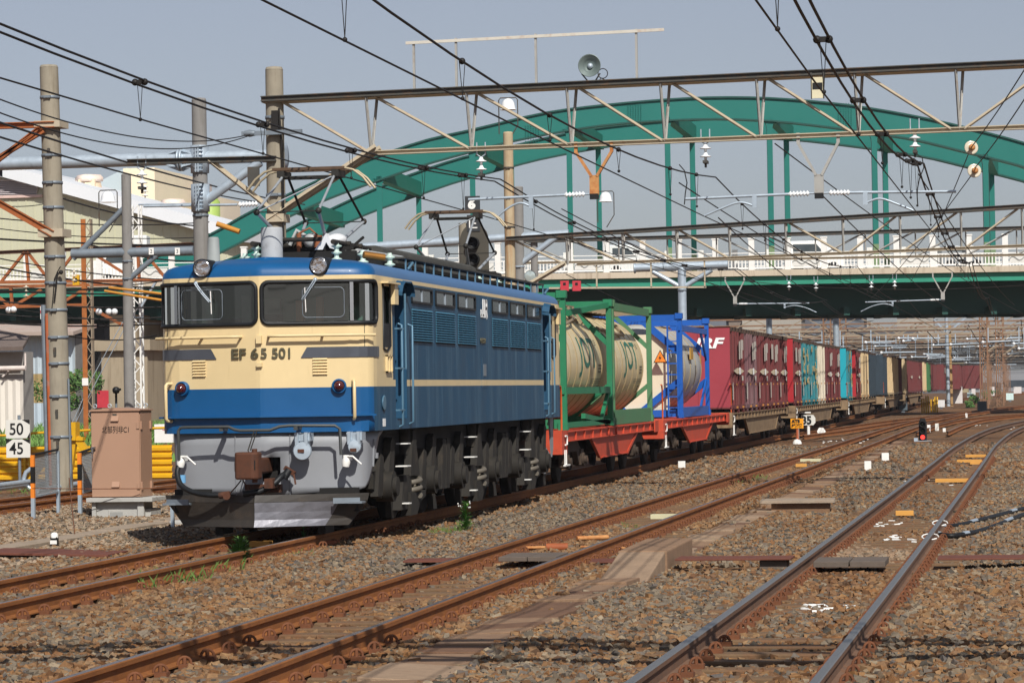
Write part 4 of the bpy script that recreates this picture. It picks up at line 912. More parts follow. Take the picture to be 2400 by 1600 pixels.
# ------------------------------------------------------------------ box containers
CM={'maroon':pm('maroon','#6f3333',.65,0,.14,2,.55,'#624a46',streak=True),'purple':pm('purple_maroon','#745054',.65,0,.15,2,.6,'#80706e',streak=True),
 'red':pm('container_red','#9a3c46',.55,0,.06,1.5,.18,'#7a2a30'),'brightred':pm('bright_red','#a8252c',.55,0,.05,2),
 'teal':pm('teal','#2f7f88',.6,0,.14,2.5,.5,'#8a7f5c',dscale=3),'brightteal':pm('bright_teal','#1f9fae',.5,0,.06,2,.1),
 'cream':pm('container_cream','#cbb48c',.7,0,.14,2.5,.55,'#7a5b3a',streak=True),'white':pm('container_white','#d2c8b4',.7,0,.12,2.5,.5,'#8a6a48',streak=True),
 'dark':pm('container_dark','#2c3a44',.6,0,.2,2,.3,'#1c2226'),'green':pm('container_green','#3f6f44',.6,0,.12,2)}
GRIME=pm('grime_brown','#4a3a30',.85,0,.3,4); ROD=pm('rod_rust','#b27a3c',.6,.2,.2,6)
MARK=pm('container_white_mark','#c9c0b4',.6,0,.08,6,.25,'#9c8878')
def container(y0,y1,side,end,label,logo=True,diamond=True,near=True,x=0.,dz=0.,jrf=False,ends=False,yellow=False):
    t=thing('container',label,'container',(x,y0,1.05+dz),'box containers on the freight train')
    z0,z1=1.16+dz,3.5+dz; h=1.22
    b=MB().bb(x-h+.03,x+h-.03,y0+.02,y1-.02,z0,z1-.03)
    for yy in (y0+.06,y1-.06): b.bb(x-h,x+h,yy-.06,yy+.06,z0,z1)
    for sg in (-1,1):
        n=max(3,int((y1-y0)/.62))
        for k in range(n):
            y=y0+.3+(y1-y0-.6)*k/(n-1)
            b.bb(*sorted((x+sg*(h-.03),x+sg*(h+.02))),y-.07,y+.07,z0+.05,z1-.12)
        b.bb(*sorted((x+sg*(h-.03),x+sg*(h+.03))),y0,y1,z0-.02,z0+.1)
    b.build('container_body',CM[side],t)
    MB().bb(x-h+.005,x+h-.005,y0-.005,y0+.018,z0+.04,z1-.04).bar((x-.25,y0-.01,z0+.05),(x-.25,y0-.01,z1-.05),.03,.02).bar((x+.55,y0-.01,z0+.05),(x+.55,y0-.01,z1-.05),.03,.02).bb(x+.3,x+.55,y0-.02,y0,z0+.02,z1-.1).build('end_wall',CM[end],t)
    r=MB()
    n=5
    for k in range(n):
        y=y0+.25+(y1-y0-.5)*k/(n-1)
        r.bb(x+h-.02,x+h+.035,y-.14,y+.14,z1-.13,z1-.01)
    r.bb(x-h,x+h,y0,y1,z1-.035,z1-.005).build('roof_edge',GRIME,t)
    if near:
        q=MB()
        for f in (.28,.40,.62,.72): 
            y=y0+(y1-y0)*f; q.tube([(x+h+.03,y,z0),(x+h+.03,y,z1-.25)],.013,5)
        q.build('door_rod',CM[side] if side!='cream' else GRIME,t)
        l=MB()
        for f in (.36,.8): y=y0+(y1-y0)*f; l.bb(x+h+.02,x+h+.05,y-.05,y+.05,z0+.67,z0+.72).bb(x+h,x+h+.08,y-.16,y-.08,z0-.0,z0+.06)
        l.build('door_latch',ROD,t)
    ft=MB()
    for f in (.12,.5,.88):
        y=y0+(y1-y0)*f; ft.cut().prism([(-.22,0),(.22,0),(.14,-.13),(-.14,-.13)],(x+h-.05,y,z0),(0,1,0),(0,0,1),(.08,0,0))
    ft.build('container_foot',CM[side],t)
    X=x+h+.05
    if logo:
        g=MB(); w_=(y1-y0)
        mi=.0
        a=y0+w_*.52
        g.bb(X,X+.006,y0+w_*.16,y0+w_*.34,z0+1.5,z0+2.0) if rng.random()<.5 else None
        g.cut().bb(X,X+.006,a,a+w_*.08,z0+1.42,z0+1.95).cut().bb(X,X+.006,a+w_*.13,a+w_*.31,z0+1.70,z0+2.0).bb(X,X+.006,a+w_*.13,a+w_*.24,z0+1.45,z0+1.70)
        g.build('white_lettering_panel',MARK,t)
    if yellow:
        g=MB()
        for k in range(16): a=y0+.25+(y1-y0-.9)*rng.random(); z=z0+.45+1.5*rng.random(); g.bb(X,X+.006,a,a+.12+.5*rng.random()**2,z,z+.08+.28*rng.random())
        g.build('worn_lettering',pm('worn_yellow','#cdb67a',.7,0,.2,6),t)
    if diamond:
        yc=(y0+y1)/2; MB().prism([(-1.6,0),(-.55,.085),(.55,.085),(1.6,0),(.55,-.085),(-.55,-.085)],(X,yc-.1,z0+1.08),(0,1,0),(0,0,1),(.006,0,0)).build('diamond_mark',pm('mark_cream','#d8c9ac',.6,0,.08,6,.2),t)
        MB().bb(X+.03,X+.04,yc-.2,yc+.15,z0+.98,z0+1.18).build('label_plate',WHITEL,t)
    if near: MB().bb(X,X+.006,y0+.1,y0+.3,z0+.25,z0+.75).cut().bb(X,X+.006,y1-1.2,y1-.8,z0+.8,z0+.95).build('stencil_mark',MARK,t)
    return t
big=container(47.5,51.6,'maroon','red','maroon container showing its bright red end wall to the blue tank, front of the row')
lg_=text('end_logo','JRF',.28,(.10,47.475,2.90),(1,0,0),(0,0,1),WHITEL,big,bold=.014,shear=.25)
x0_=min(v.co.x for v in lg_.data.vertices); x1_=max(v.co.x for v in lg_.data.vertices)
for v in lg_.data.vertices: v.co.x=.12+(v.co.x-x0_)*.96/(x1_-x0_)
L=lambda s: 'container on the train, '+s
container(51.8,55.8,'purple','maroon','faded purple container just behind the one with the red end wall')
container(56.0,59.9,'maroon','maroon','maroon container with a dark grimy patch low on its side')
container(60.1,63.8,'maroon','maroon','fourth maroon container back along the first brown wagon')
container(63.95,67.6,'maroon','maroon','last maroon container of the first brown wagon')
container(70.3,74.1,'maroon','brightred','maroon container with a narrow red end right in front of the teal pair')
container(74.3,78.2,'teal','teal','worn teal container, front one of the teal pair',False,False,yellow=True)
container(78.4,82.6,'teal','teal','worn teal container, rear one of the teal pair next to a cream one',False,False,yellow=True)
container(82.8,87.1,'white','white','rust streaked off-white container behind the teal pair',False,False)
container(87.3,92.0,'maroon','maroon','maroon container directly behind the rust streaked off-white one')
container(92.2,97.1,'maroon','maroon','maroon container in front of the bright teal end wall')
container(101.7,106.2,'teal','brightteal','teal container with a bright clean turquoise end wall',False,False,yellow=True)
container(109.3,113.4,'maroon','brightred','container with a vivid red end wall behind the turquoise one')
container(113.6,121,'cream','cream','long rust streaked cream container behind the vivid red end wall',False,False)
container(121.2,128.2,'dark','dark','dark soiled container behind the long cream one',False,False,near=False)
container(137,141.6,'dark','dark','dark blue grey container standing after a gap in the train',False,False,near=False)
container(141.9,157,'cream','cream','cream container behind the dark blue grey one',False,False,near=False)
container(157.2,162.3,'maroon','brightred','narrow red maroon container between two cream ones',False,False,near=False)
for y0,y1,s,e,lb,x in ((166.5,170,'cream','cream','thin slice of cream container before the far maroon pair',.02),(170.3,184,'maroon','maroon','far maroon container, nearer one of a pair',.03),(184.3,199,'maroon','maroon','far maroon container, farther one of a pair',.05),(203,207,'cream','cream','far narrow cream container before the green end wall',.1),(210,216,'green','green','far container with a green end wall',.15)):
    container(y0,y1,s,e,lb,False,y0>170 and y0<200,near=False,x=x)
for i in range(4):
    a=216.5+i*15; container(a,a+14.5,'maroon','maroon',('first','second','third','last')[i]+' of the maroon containers at the far end of the train',i==1,False,near=False,x=.2+.5*i*i*.5+.35*i)
# ------------------------------------------------------------------ overhead gantries
def P2(x,y,Y): q=dat(x,y,Y=Y); return q.x,q.z
def pole(t,x,Y,z0,z1,r0,r1,mat,bands=(),bandm=None,lean=0.,pegs=()):
    p=MB().tube([(x,Y,z0),(x+lean*.5,Y,(z0+z1)/2),(x+lean,Y,z1)],[r0,(r0+r1)/2,r1],20).lathe([(r1*1.02,0),(r1*.9,.05),(0,.07)],(x+lean,Y,z1-.01),(0,0,1),20)
    p=p.build('pole',mat,t)
    for z in bands:
        k=(z-z0)/(z1-z0); rr=r0+(r1-r0)*k
        MB().lathe([(rr,-.03),(rr+.014,-.03),(rr+.014,.03),(rr,.03)],(x+lean*k,Y,z),(0,0,1),20).box((x+lean*k+.02,Y-rr-.03,z),(.14,.06,.05)).build('clamp_band',bandm or GALVD,p)
    return p
def clevis(t,x,Y,z,n=2,r=.09,mat=None,nm='insulator',dz=.15):
    "string of disc insulators hanging from (x,Y,z)"
    m=MB()
    for k in range(n):
        m.lathe([(.02,0),(.035,-.02),(.045,-.05),(r,-.075),(r,-.088),(.03,-.085),(.02,-dz)],(x,Y,z-k*dz),(0,0,1),16)
    return m.build(nm,mat or PORC,t)
def rodins(t,a,b,r=.055,n=6,mat=None):
    a=Vector(a); b=Vector(b); L=(b-a).length; pr=[(r*.5,0)]
    for k in range(n): h=L*(k+.5)/n; pr+=[(r*.5,h-L*.35/n),(r,h-L*.05/n),(r,h+L*.05/n),(r*.5,h+L*.35/n)]
    return MB().lathe(pr+[(r*.5,L)],a,b-a,14).build('rod_insulator',mat or PORC,t)
def chord(t,pts,Y,w,h,mat,nm,gap=.22,flange=None):
    m=MB()
    a,b=pts
    for o in ((-gap,gap) if gap else (0,)):
        m.ibeam((a[0],Y+o,a[1]),(b[0],Y+o,b[1]),w,h,.018,up=(0,0,1))
    return m.build(nm,mat,t)
def brace(t,a,b,Y,w,mat,oa=0,ob=0,nm='brace'):
    m=MB(); A=Vector((a[0],Y+oa,a[1])); B=Vector((b[0],Y+ob,b[1]))
    m.bar(A,B,w,.012).bar(A+Vector((0,w/2,w*.1)),B+Vector((0,w/2,w*.1)),.012,w)
    return m.build(nm,mat,t)
def pulloff(label,cx,cz,top,halfw,Y,side,L,mat,armx,armz,ztop,group='pull-off arms under the gantries',vmat=None):
    "V hanger from the lower chord, porcelain rods, pipes and curved steady arms"
    t=thing('pull_off_arm',label,'overhead line fitting',(cx,Y,cz),group)
    v=MB()
    for sg in (-1,1):
        v.bar((cx+sg*halfw,Y,ztop+.05),(cx+sg*halfw,Y,ztop-.15),.07,.06).bar((cx+sg*halfw,Y,ztop-.14),(cx+sg*.05,Y,cz+.32),.085,.05)
    v.box((cx,Y,cz+.16),(.17,.06,.36)).build('v_hanger',vmat or mat,t)
    MB().box((cx,Y-.02,cz-.05),(.16,.1,.1)).build('hanger_block',BLACK,t)
    for sg in side:
        x1=cx+sg*.18; x2=cx+sg*.55
        rodins(t,(x1,Y,cz),(x2,Y,cz-.005)); MB().cyl((cx,Y,cz),(x1,Y,cz),.018,8).cyl((x2,Y,cz-.005),(cx+sg*L,Y,cz-.04),.027,10).build('pipe',GALV,t)
        for ax,a2x,a2z in [q for q in zip(armx,*armz) if (q[0]-cx)*sg>0]:
            s2=1 if a2x>ax else -1
            MB().box((ax,Y,cz-.12),(.08,.05,.24)).build('arm_clamp',GALV,t)
            MB().tube(smooth([(ax,Y,cz-.2),(ax+(a2x-ax)*.3,Y,cz-.13),(ax+(a2x-ax)*.65,Y,cz-.23),(a2x,Y,a2z)],5),.021,7).build('steady_arm',GALV,t)
    return t
Y1=17.0
g=thing('overhead_gantry','large cream and dark steel truss gantry on the tall concrete pole behind the locomotive','gantry',(-4.15,Y1,-.2))
polep=pole(g,-4.18,Y1,-.4,7.85,.20,.165,CONC,(6.95,5.5,3.9,2.8),GALVD)
t0=P2(606,230,Y1); t1=(P2(2352,148,Y1)[0]+3.5,P2(2352,148,Y1)[1]+.06)
chord(g,(t0,t1),Y1,.11,.10,STEELD,'top_chord',.2)
mm=MB(); mm.bar((t0[0],Y1+.02,t0[1]-.06),(t1[0],Y1+.02,t1[1]-.06),.42,.012).build('chord_plate',STEELC,g)
b0=P2(845,352,Y1); b1=(P2(2352,293,Y1)[0]+3.5,P2(2352,293,Y1)[1]+.04)
chord(g,(b0,b1),Y1,.14,.085,STEELC,'bottom_chord',0)
def onb(x): xx=P2(x,300,Y1)[0]; return (xx,b0[1]+(b1[1]-b0[1])*(xx-b0[0])/(b1[0]-b0[0]))
def ont(x): xx=P2(x,200,Y1)[0]; return (xx,t0[1]-.06+(t1[1]-t0[1])*(xx-t0[0])/(t1[0]-t0[0]))
for xb in (852,1082,1312,1527,1747,1972,2204):
    for o in (-.2,.2): q=ont(xb); brace(g,(q[0]+o*.3,q[1]),onb(xb),Y1,.055,STEELG,o,o*.15)
for a,b in ((650,848),(865,1078),(1095,1305),(1330,1522),(1545,1738),(1765,1960),(1985,2185)): brace(g,ont(a),onb(b),Y1,.058,STEELC,-.1,-.05)
brace(g,ont(2420),onb(2215),Y1,.058,STEELC,-.1,-.05)
for o in (-.2,.2): brace(g,P2(868,340,Y1),P2(618,508 if o<0 else 500,Y1),Y1,.13,STEELC,o,o,'knee_brace')
brace(g,P2(486,370,Y1),P2(655,505,Y1),Y1,.1,STEELC,-.2,-.2,'knee_brace')
lb=MB(); a=P2(300,374,Y1); b=P2(640,366,Y1); lb.ibeam((a[0],Y1-.2,a[1]),(b[0],Y1-.2,b[1]),.12,.1,.016,up=(0,0,1)); lb.build('side_arm',STEELD,g)
MB().bb(-4.32,-3.98,Y1-.24,Y1+.24,P2(630,505,Y1)[1]-.05,P2(630,505,Y1)[1]+.1).build('pole_bracket',STEELC,g)
MB().tube([(-4.0,Y1-.19,4.6),(-4.0,Y1-.19,6.2),(-4.05,Y1-.2,7.1)],.02,6).tube([(-3.97,Y1-.21,6.9),(-3.98,Y1-.21,5.1)],.012,5).box((-4.12,Y1-.2,6.85),(.13,.1,.42)).build('pole_cable',WIRE,polep)
MB().bar((-4.75,Y1-.26,P2(575,310,Y1)[1]),(-3.6,Y1-.26,P2(690,305,Y1)[1]),.07,.08).lathe([(.05,-.1),(.07,0),(.05,.1)],(-4.6,Y1-.26,P2(590,309,Y1)[1]),(1,0,0),10).build('cross_arm',GALVD,g)
MB().box((P2(592,408,Y1)[0],Y1-.3,P2(592,408,Y1)[1]),(.22,.05,.36)).build('hanging_board',STEELD,g)
# cable rack posts on the gantry
rk=thing('cable_rack','white rusting rail on four thin posts standing on top of the large gantry','rack',(P2(1050,100,Y1)[0],Y1,7.3))
for x,y in ((950,95),(1047,88),(1230,78),(1461,67)):
    a=P2(x,y,Y1); MB().bar((a[0],Y1,ont(x)[1]+.1),(a[0],Y1,a[1]),.055,.04).build('post',STEELG,rk)
a=P2(933,100,Y1); b=P2(1526,69,Y1); MB().bar((a[0],Y1-.04,a[1]),(b[0],Y1-.04,b[1]),.03,.055).build('rail',pm('white_rusty','#c9c3b6',.7,0,.1,4,.4,'#9b5a30'),rk)
# loudspeaker horn
a=P2(1357,153,Y1); z0=ont(1357)[1]
hn=thing('loudspeaker','grey round horn loudspeaker mounted on top of the large gantry','loudspeaker',(a[0],Y1,z0+.1))
MB().lathe([(.045,.0),(.06,-.12),(.11,-.2),(.2,-.27),(.21,-.28),(.195,-.27),(.10,-.19),(.04,-.15),(0,-.15)],(a[0],Y1+.1,a[1]),(0,1,0),28).build('horn',pm('horn_grey','#6f7b78',.5,.2,.1,4),hn)
MB().ball((a[0],Y1-.08,a[1]),.055,8).build('horn_driver',GALV,hn)
MB().tube([(a[0]-.17,Y1,a[1]-.13),(a[0]-.06,Y1,z0+.12),(a[0]+.08,Y1,z0+.12),(a[0]+.17,Y1,a[1]-.13)],.015,6).bb(a[0]-.15,a[0]+.12,Y1-.06,Y1+.06,z0+.06,z0+.13).build('bracket',STEELD,hn)
MB().tube([(a[0]+.14,Y1,z0+.1)]+[(a[0]+.22+.09*math.cos(q),Y1,z0+.25+.09*math.sin(q)) for q in np.linspace(-2,4.4,14)]+[(a[0]+.33,Y1,z0+.1)],.009,5).build('cable_loop',WIRE,hn)
# lamp and striped board on the gantry
a=P2(1167,243,Y1)
def yardlamp(x,Y,z,lab,k=1.,grp='bell shaped yard lamps'):
    t=thing('yard_lamp',lab,'lamp',(x,Y,z-.35*k),grp)
    MB().lathe([(.02*k,.13*k),(.05*k,.12*k),(.085*k,.095*k),(.11*k,.05*k),(.125*k,.0),(.13*k,-.05*k),(.15*k,-.075*k)],(x,Y,z),(0,0,1),20).build('lamp_shade',PORC,t)
    MB().tube([(x-.17*k,Y,z-.5*k),(x-.17*k,Y,z+.1*k),(x-.14*k,Y,z+.14*k),(x+.14*k,Y,z+.14*k),(x+.17*k,Y,z+.1*k),(x+.17*k,Y,z-.35*k),(x+.02,Y+.02,z-.6*k)],.011*k,5).tube([(x,Y,z+.14*k),(x,Y,z+.1*k)],.03*k,8).build('lamp_frame',STEELD,t)
    return t
a=P2(1880,205,Y1); w_=.1
bd=thing('marker_board','small cream and black striped board hanging from the top chord of the large gantry','sign',(a[0],Y1-.25,a[1]))
MB().bb(a[0]-w_,a[0]+w_,Y1-.27,Y1-.25,a[1]-.19,a[1]+.19).build('board',pm('board_cream','#d8cfae',.6),bd)
MB().bb(a[0]-w_+.01,a[0]+w_-.01,Y1-.275,Y1-.27,a[1]-.03,a[1]+.09).build('stripe',BLACK,bd)
MB().bb(a[0]-w_-.02,a[0]-w_,Y1-.28,Y1-.25,a[1]-.2,a[1]+.28).bb(a[0]+w_,a[0]+w_+.02,Y1-.28,Y1-.25,a[1]-.2,a[1]+.28).build('board_frame',STEELD,bd)
# pull-off arms
zc=P2(1367,440,Y1)[1]; zb=onb(1367)[1]
pulloff('rusty orange V hanger under the large gantry with an arm to the loco track wire',1.82,5.36,None,.33,Y1,(-1,),2.35,GALV,(.64,),((-.05,),(4.94,)),zb,vmat=YRUST)
pulloff('grey V hanger under the large gantry with arms to both sides',5.92,5.26,None,.36,Y1,(-1,1),2.45,GALV,(4.75,6.75),((3.82,7.6),(4.90,4.90)),onb(1880)[1],vmat=STEELG)
def susp(lab,x,Y,z,grp='suspension insulators under the gantries',n=2):
    t=thing('suspension_insulator',lab,'insulator',(x,Y,z),grp)
    MB().tube([(x-.08,Y,z+.2),(x-.08,Y,z-.02),(x,Y,z-.08),(x+.08,Y,z-.02),(x+.08,Y,z+.2)],.014,6).build('u_bolt',GALV,t)
    clevis(t,x,Y,z-.07,n,.1); MB().bar((x,Y,z-.35),(x,Y,z-.5),.04,.04).box((x,Y,z-.4),(.08,.3,.05)).build('wire_clamp',STEELD,t)
    return t
SI=[]
for x,y,lb in ((1105,352,'above the loco track, left one of three under the large gantry'),(1620,322,'above the middle track, middle one of three under the large gantry'),(2101,298,'above the right hand track, right one of three under the large gantry')):
    a=P2(x,y,Y1); SI.append((a[0],a[1]-.45)); susp('white disc insulators '+lb,a[0],Y1,a[1])
a=P2(333,385,Y1); susp('pale disc insulator under the short arm left of the tall concrete pole',a[0],Y1-.2,a[1])
# the next gantry towards the viewer: its beams throw the shadows that cross the near rails
g0=thing('overhead_gantry','truss gantry overhead nearer the viewer whose shadow crosses the near rails','gantry',(14,-22,-.2))
chord(g0,((-5,7.3),(15,7.6)),-22.,.13,.15,STEELD,'top_chord',.2); chord(g0,((-3,6.2),(15,6.3)),-22.,.16,.11,STEELC,'bottom_chord',0)
for k in range(9): brace(g0,(-3+k*2,7.25),(-3+k*2,6.25),-22.,.065,STEELG); brace(g0,(-3+k*2,7.25),(-1+k*2,6.25),-22.,.085,STEELC)
for x_ in (-5,15): pole(g0,x_,-22.,-.4,7.9,.2,.165,CONC)
# loose strain insulators on the right
for x,y,lb in ((2230,340,'upper'),(2237,393,'lower')):
    a=P2(x,y,Y1-.8); t=thing('strain_insulator',lb+' old disc insulator in the crossing wires at the right','insulator',(a[0],Y1-.8,a[1]),'old strain insulators at the right')
    MB().lathe([(.02,-.12),(.03,-.02),(.055,.0),(.125,.03),(.12,.045),(.09,.03),(.05,.04),(.03,.14)],(a[0],Y1-.8,a[1]),(.25,-1,.1),18).build('disc',PORCB,t)
    MB().lathe([(.012,-.14),(.05,-.05),(.06,-.02),(.02,.0)],(a[0]+.03,Y1-1.0,a[1]),(.25,-1,.1),10).build('cap',YRUST,t)
# --- G2 : next gantry down the line
Y2=62.
g=thing('overhead_gantry','second truss gantry farther back with its pole rising behind the locomotive roof','gantry',(-7.6,Y2,-.2))
c0=P2(1173,650,Y2); pp=pole(g,-7.62,Y2,-.3,P2(1173,306,Y2)[1],.2,.165,pm('concrete_stained','#b3a284',.9,0,.12,3,.6,'#a06a35',streak=True),(9.3,8.3,7.3,5.5),STEELD)
ta=P2(1165,549,Y2); tb=(13.5,P2(2352,478,Y2)[1]+.2); ba=P2(1325,607,Y2); bb_=(13.5,P2(2352,568,Y2)[1]+.12)
chord(g,(ta,tb),Y2,.14,.13,STEELD,'top_chord',.25); chord(g,(ba,bb_),Y2,.16,.10,STEELC,'bottom_chord',0)
def zt(x): return ta[1]-.07+(tb[1]-ta[1])*(x-ta[0])/(tb[0]-ta[0])
def zbo(x): return ba[1]+(bb_[1]-ba[1])*(x-ba[0])/(bb_[0]-ba[0])
def xs2(px): return at(px,560,Y=Y2).x
for px in (1329,1460,1586,1710,1842,1976,2110,2253,2396):
    x=xs2(px)
    for o in (-.25,.25): brace(g,(x,zt(x)),(x,zbo(x)),Y2,.07,STEELG,o,o*.1)
for a,b in ((1205,1325),(1335,1455),(1465,1580),(1592,1706),(1851,1973),(2101,1989),(2244,2119),(2387,2262)):
    a,b=xs2(a),xs2(b); brace(g,(a,zt(a)),(b,zbo(b)),Y2,.08,STEELC,-.1,-.05)
brace(g,P2(1300,605,Y2),P2(1215,655,Y2),Y2,.16,STEELC,-.2,-.2,'knee_brace')
for px,py,lb in ((1848,1062,0),):
    pass
def z4(x,y): return 1800+x/3.92,400+y/3.92
def z3(x,y): return 1200+x/3.92,480+y/3.92
# arms and insulators under the second gantry
for lab,vx,vy,sides,Ln in (('grey V hanger low under the green bridge girder, left one',1723,712,(1,),3.3),('grey V hanger low under the green bridge girder, right one',2210,702,(-1,),3.4)):
    q=at(vx,vy,Y=95.); pulloff(lab,q.x,q.z,None,.42,95.,sides,Ln,GALV,(q.x+sides[0]*2.2,),((q.x+sides[0]*3.6,),(q.z-.45,)),q.z+1.15,vmat=STEELG)
for (zx,zy),lb in (((192,1050),'first'),((440,1060),'second'),((948,1050),'third'),((1163,1040),'fourth')):
    a=at(*z4(zx,zy-35),Y=90.); susp('white disc insulator in front of the green girder, %s from the left'%lb,a.x,90.,a.z+.05,'insulators in front of the girder')
fr=thing('cable_rack','cream hanging cable rack with red boxes under the second gantry','rack',(-3,Y2,5.0))
a=at(*z3(340,765),Y=Y2); b=at(*z3(1785,755),Y=Y2); MB().bar((a.x,Y2,a.z),(b.x,Y2,b.z),.05,.06).build('rail',STEELC,fr)
for zx in (780,1280,1772):
    q=at(*z3(zx,760),Y=Y2); MB().bar((q.x,Y2,q.z),(q.x,Y2,zbo(q.x)),.05,.05).build('post',STEELC,fr)
for zx in (486,597):
    q=at(*z3(zx,745),Y=Y2); k=MB().bb(q.x-.14,q.x+.14,Y2-.1,Y2,q.z-.17,q.z+.17).build('red_box',RED,fr); MB().bb(q.x-.045,q.x+.045,Y2-.11,Y2-.1,q.z+.02,q.z+.11).build('box_window',BLACK,k)
# --- G3 truss and silver tube T gantry
Y3=104.
g=thing('overhead_gantry','third truss gantry seen through the second one, in front of the bridge deck','gantry',(-10,Y3,-.2))
ta=at(*z3(90,335),Y=Y3); tb=at(2400,537,Y=Y3); ba=at(*z3(0,480),Y=Y3); bb_=at(2400,598,Y=Y3)
T=lambda f:(ta.x+(tb.x+2-ta.x)*f,ta.z+(tb.z+.05-ta.z)*f); B=lambda f:(ta.x+(tb.x+2-ta.x)*f,ba.z-.3+(bb_.z-ba.z+.3)*f)
chord(g,(T(0),T(1)),Y3,.16,.16,STEELD,'top_chord',.25); chord(g,(B(0),B(1)),Y3,.16,.11,STEELC,'bottom_chord',0)
for k in range(11):
    f=k/11; brace(g,T(f),B(f),Y3,.07,STEELG)
    (brace(g,T(f),B(f+1/11),Y3,.09,STEELG) if k<6 else brace(g,B(f),T(f+1/11),Y3,.09,STEELG))
pole(g,ta.x+.6,Y3,-.3,9,.2,.17,CONCD)
Y4=83.
t=thing('tube_gantry','silver tubular T shaped gantry on a pole behind the blue framed tank','gantry',(-4.3,Y4,-.2))
q=at(1598,640,Y=Y4); pp=pole(t,q.x,Y4,-.3,at(1598,628,Y=Y4).z,.18,.17,GALV,(at(1598,680,Y=Y4).z,),GALVD)
a=at(1486,628,Y=Y4); b=at(1706,620,Y=Y4); MB().cyl((a.x,Y4,a.z),(b.x,Y4,b.z),.17,16).lathe([(.17,0),(.22,.0),(.22,.06),(.17,.06)],(a.x,Y4,a.z),(1,0,.01),16).build('cross_tube',GALV,t)
st_=MB(); st_.cyl(at(*z3(1290,612),Y=Y4),at(*z3(1530,745),Y=Y4),.1,12).cyl(at(*z3(1835,598),Y=Y4),at(*z3(1595,745),Y=Y4),.1,12); st_.build('strut',GALV,t)
# silver gantry seen behind G2 pole
t=thing('tube_gantry','silver tube gantry with a raking strut behind the second gantry pole','gantry',(-10,72.,-.2))
q=at(1214,440,Y=72.); pole(t,q.x,72.,-.3,q.z,.2,.19,CONCD,(at(1214,625,Y=72).z,),GALV)
a=at(1200,565,Y=72.); b=at(*z3(520,265),Y=72.); MB().cyl((a.x-6,72.,a.z-.1),(b.x,72.,b.z),.16,14).build('cross_tube',GALV,t); MB().cyl(at(*z3(400,300),Y=72.),at(*z3(80,540),Y=72.),.12,12).build('strut',GALV,t)
q=at(*z3(168,655),Y=66.); t=thing('flood_lamp','round glass flood lamp low on the second gantry pole','lamp',(q.x,66,q.z)); MB().lathe([(.2,0),(.21,-.05),(.15,.12),(.04,.2)],(q.x,66,q.z),(-.1,1,.1),20).build('lamp_body',GALV,t); MB().lathe([(.19,-.052),(.1,-.075),(0,-.085)],(q.x,66,q.z),(-.1,1,.1),20).build('lamp_glass',pm('lamp_pale','#c6d2cf',.1,.4,.1,4),t)
# yard lamps
for (x,y),Y,k,lb in (((1167,243),Y2,1.9,'white bell lamp on top of the second gantry pole'),((1391,455),90.,2.1,'white bell lamp in front of the sky below the rusty V hanger'),((248,455),70.,2.1,'white bell lamp in front of the factory roof')):
    q=dat(x,y,Y=Y); yardlamp(q.x,Y,q.z,lb,k)
# --- colour light signal with number board
YS=38.; q=at(1112,590,Y=YS); sg=thing('colour_light_signal','dark oval backed colour light signal with number 6 board behind the rear pantograph','railway signal',(q.x,YS,-.2))
bd=MB(); pr=[(-.37,-.75),(.37,-.75),(.37,.3)]+[(.37*math.cos(R(a)),.3+.42*math.sin(R(a))) for a in range(15,180,15)]+[(-.37,.3)]
bd.prism(pr,(q.x,YS,q.z),(1,0,0),(0,0,1),(0,.03,0)); bo=bd.build('backboard',pm('signal_back','#4a463d',.7,0,.1,4),sg)
for dz in (.22,-.2,-.6):
    MB().lathe([(.16,0),(.16,-.22),(.15,-.22),(.13,-.02),(0,-.0)],(q.x-.02,YS,q.z+dz),(0,1,0),20).build('signal_hood',BLACK,bo)
q2=at(1107,478,Y=YS); nb=MB().bb(q2.x-.19,q2.x+.19,YS-.02,YS+.06,q2.z-.22,q2.z+.2).build('number_board',pm('board_dark','#35373a',.6),sg)
text('number','6',.21,(q2.x-.10,YS-.022,q2.z-.11),(1,0,0),(0,0,1),WHITE,nb,bold=.022,sx=1.15)
q3=at(1110,522,Y=YS); nb=MB().bb(q3.x-.17,q3.x+.17,YS-.02,YS+.06,q3.z-.22,q3.z+.2).build('route_board',pm('board_dark','#35373a',.6),sg)
rt=MB()
for a,b in (((-.1,-.13),(-.1,.1)),((-.1,.1),(.1,.1)),((-.02,-.02),(.07,-.02)),((-.1,-.13),(.1,-.13)),((-.02,-.02),(-.02,.05))): rt.bar((q3.x+a[0],YS-.026,q3.z+a[1]),(q3.x+b[0],YS-.026,q3.z+b[1]),.03,.01,up=(0,1,0))
rt.build('route_mark',WHITE,nb)
MB().cyl((q.x-.3,YS+.15,-.3),(q.x-.3,YS+.15,q.z+.75),.13,14).build('signal_post',CONC,sg)
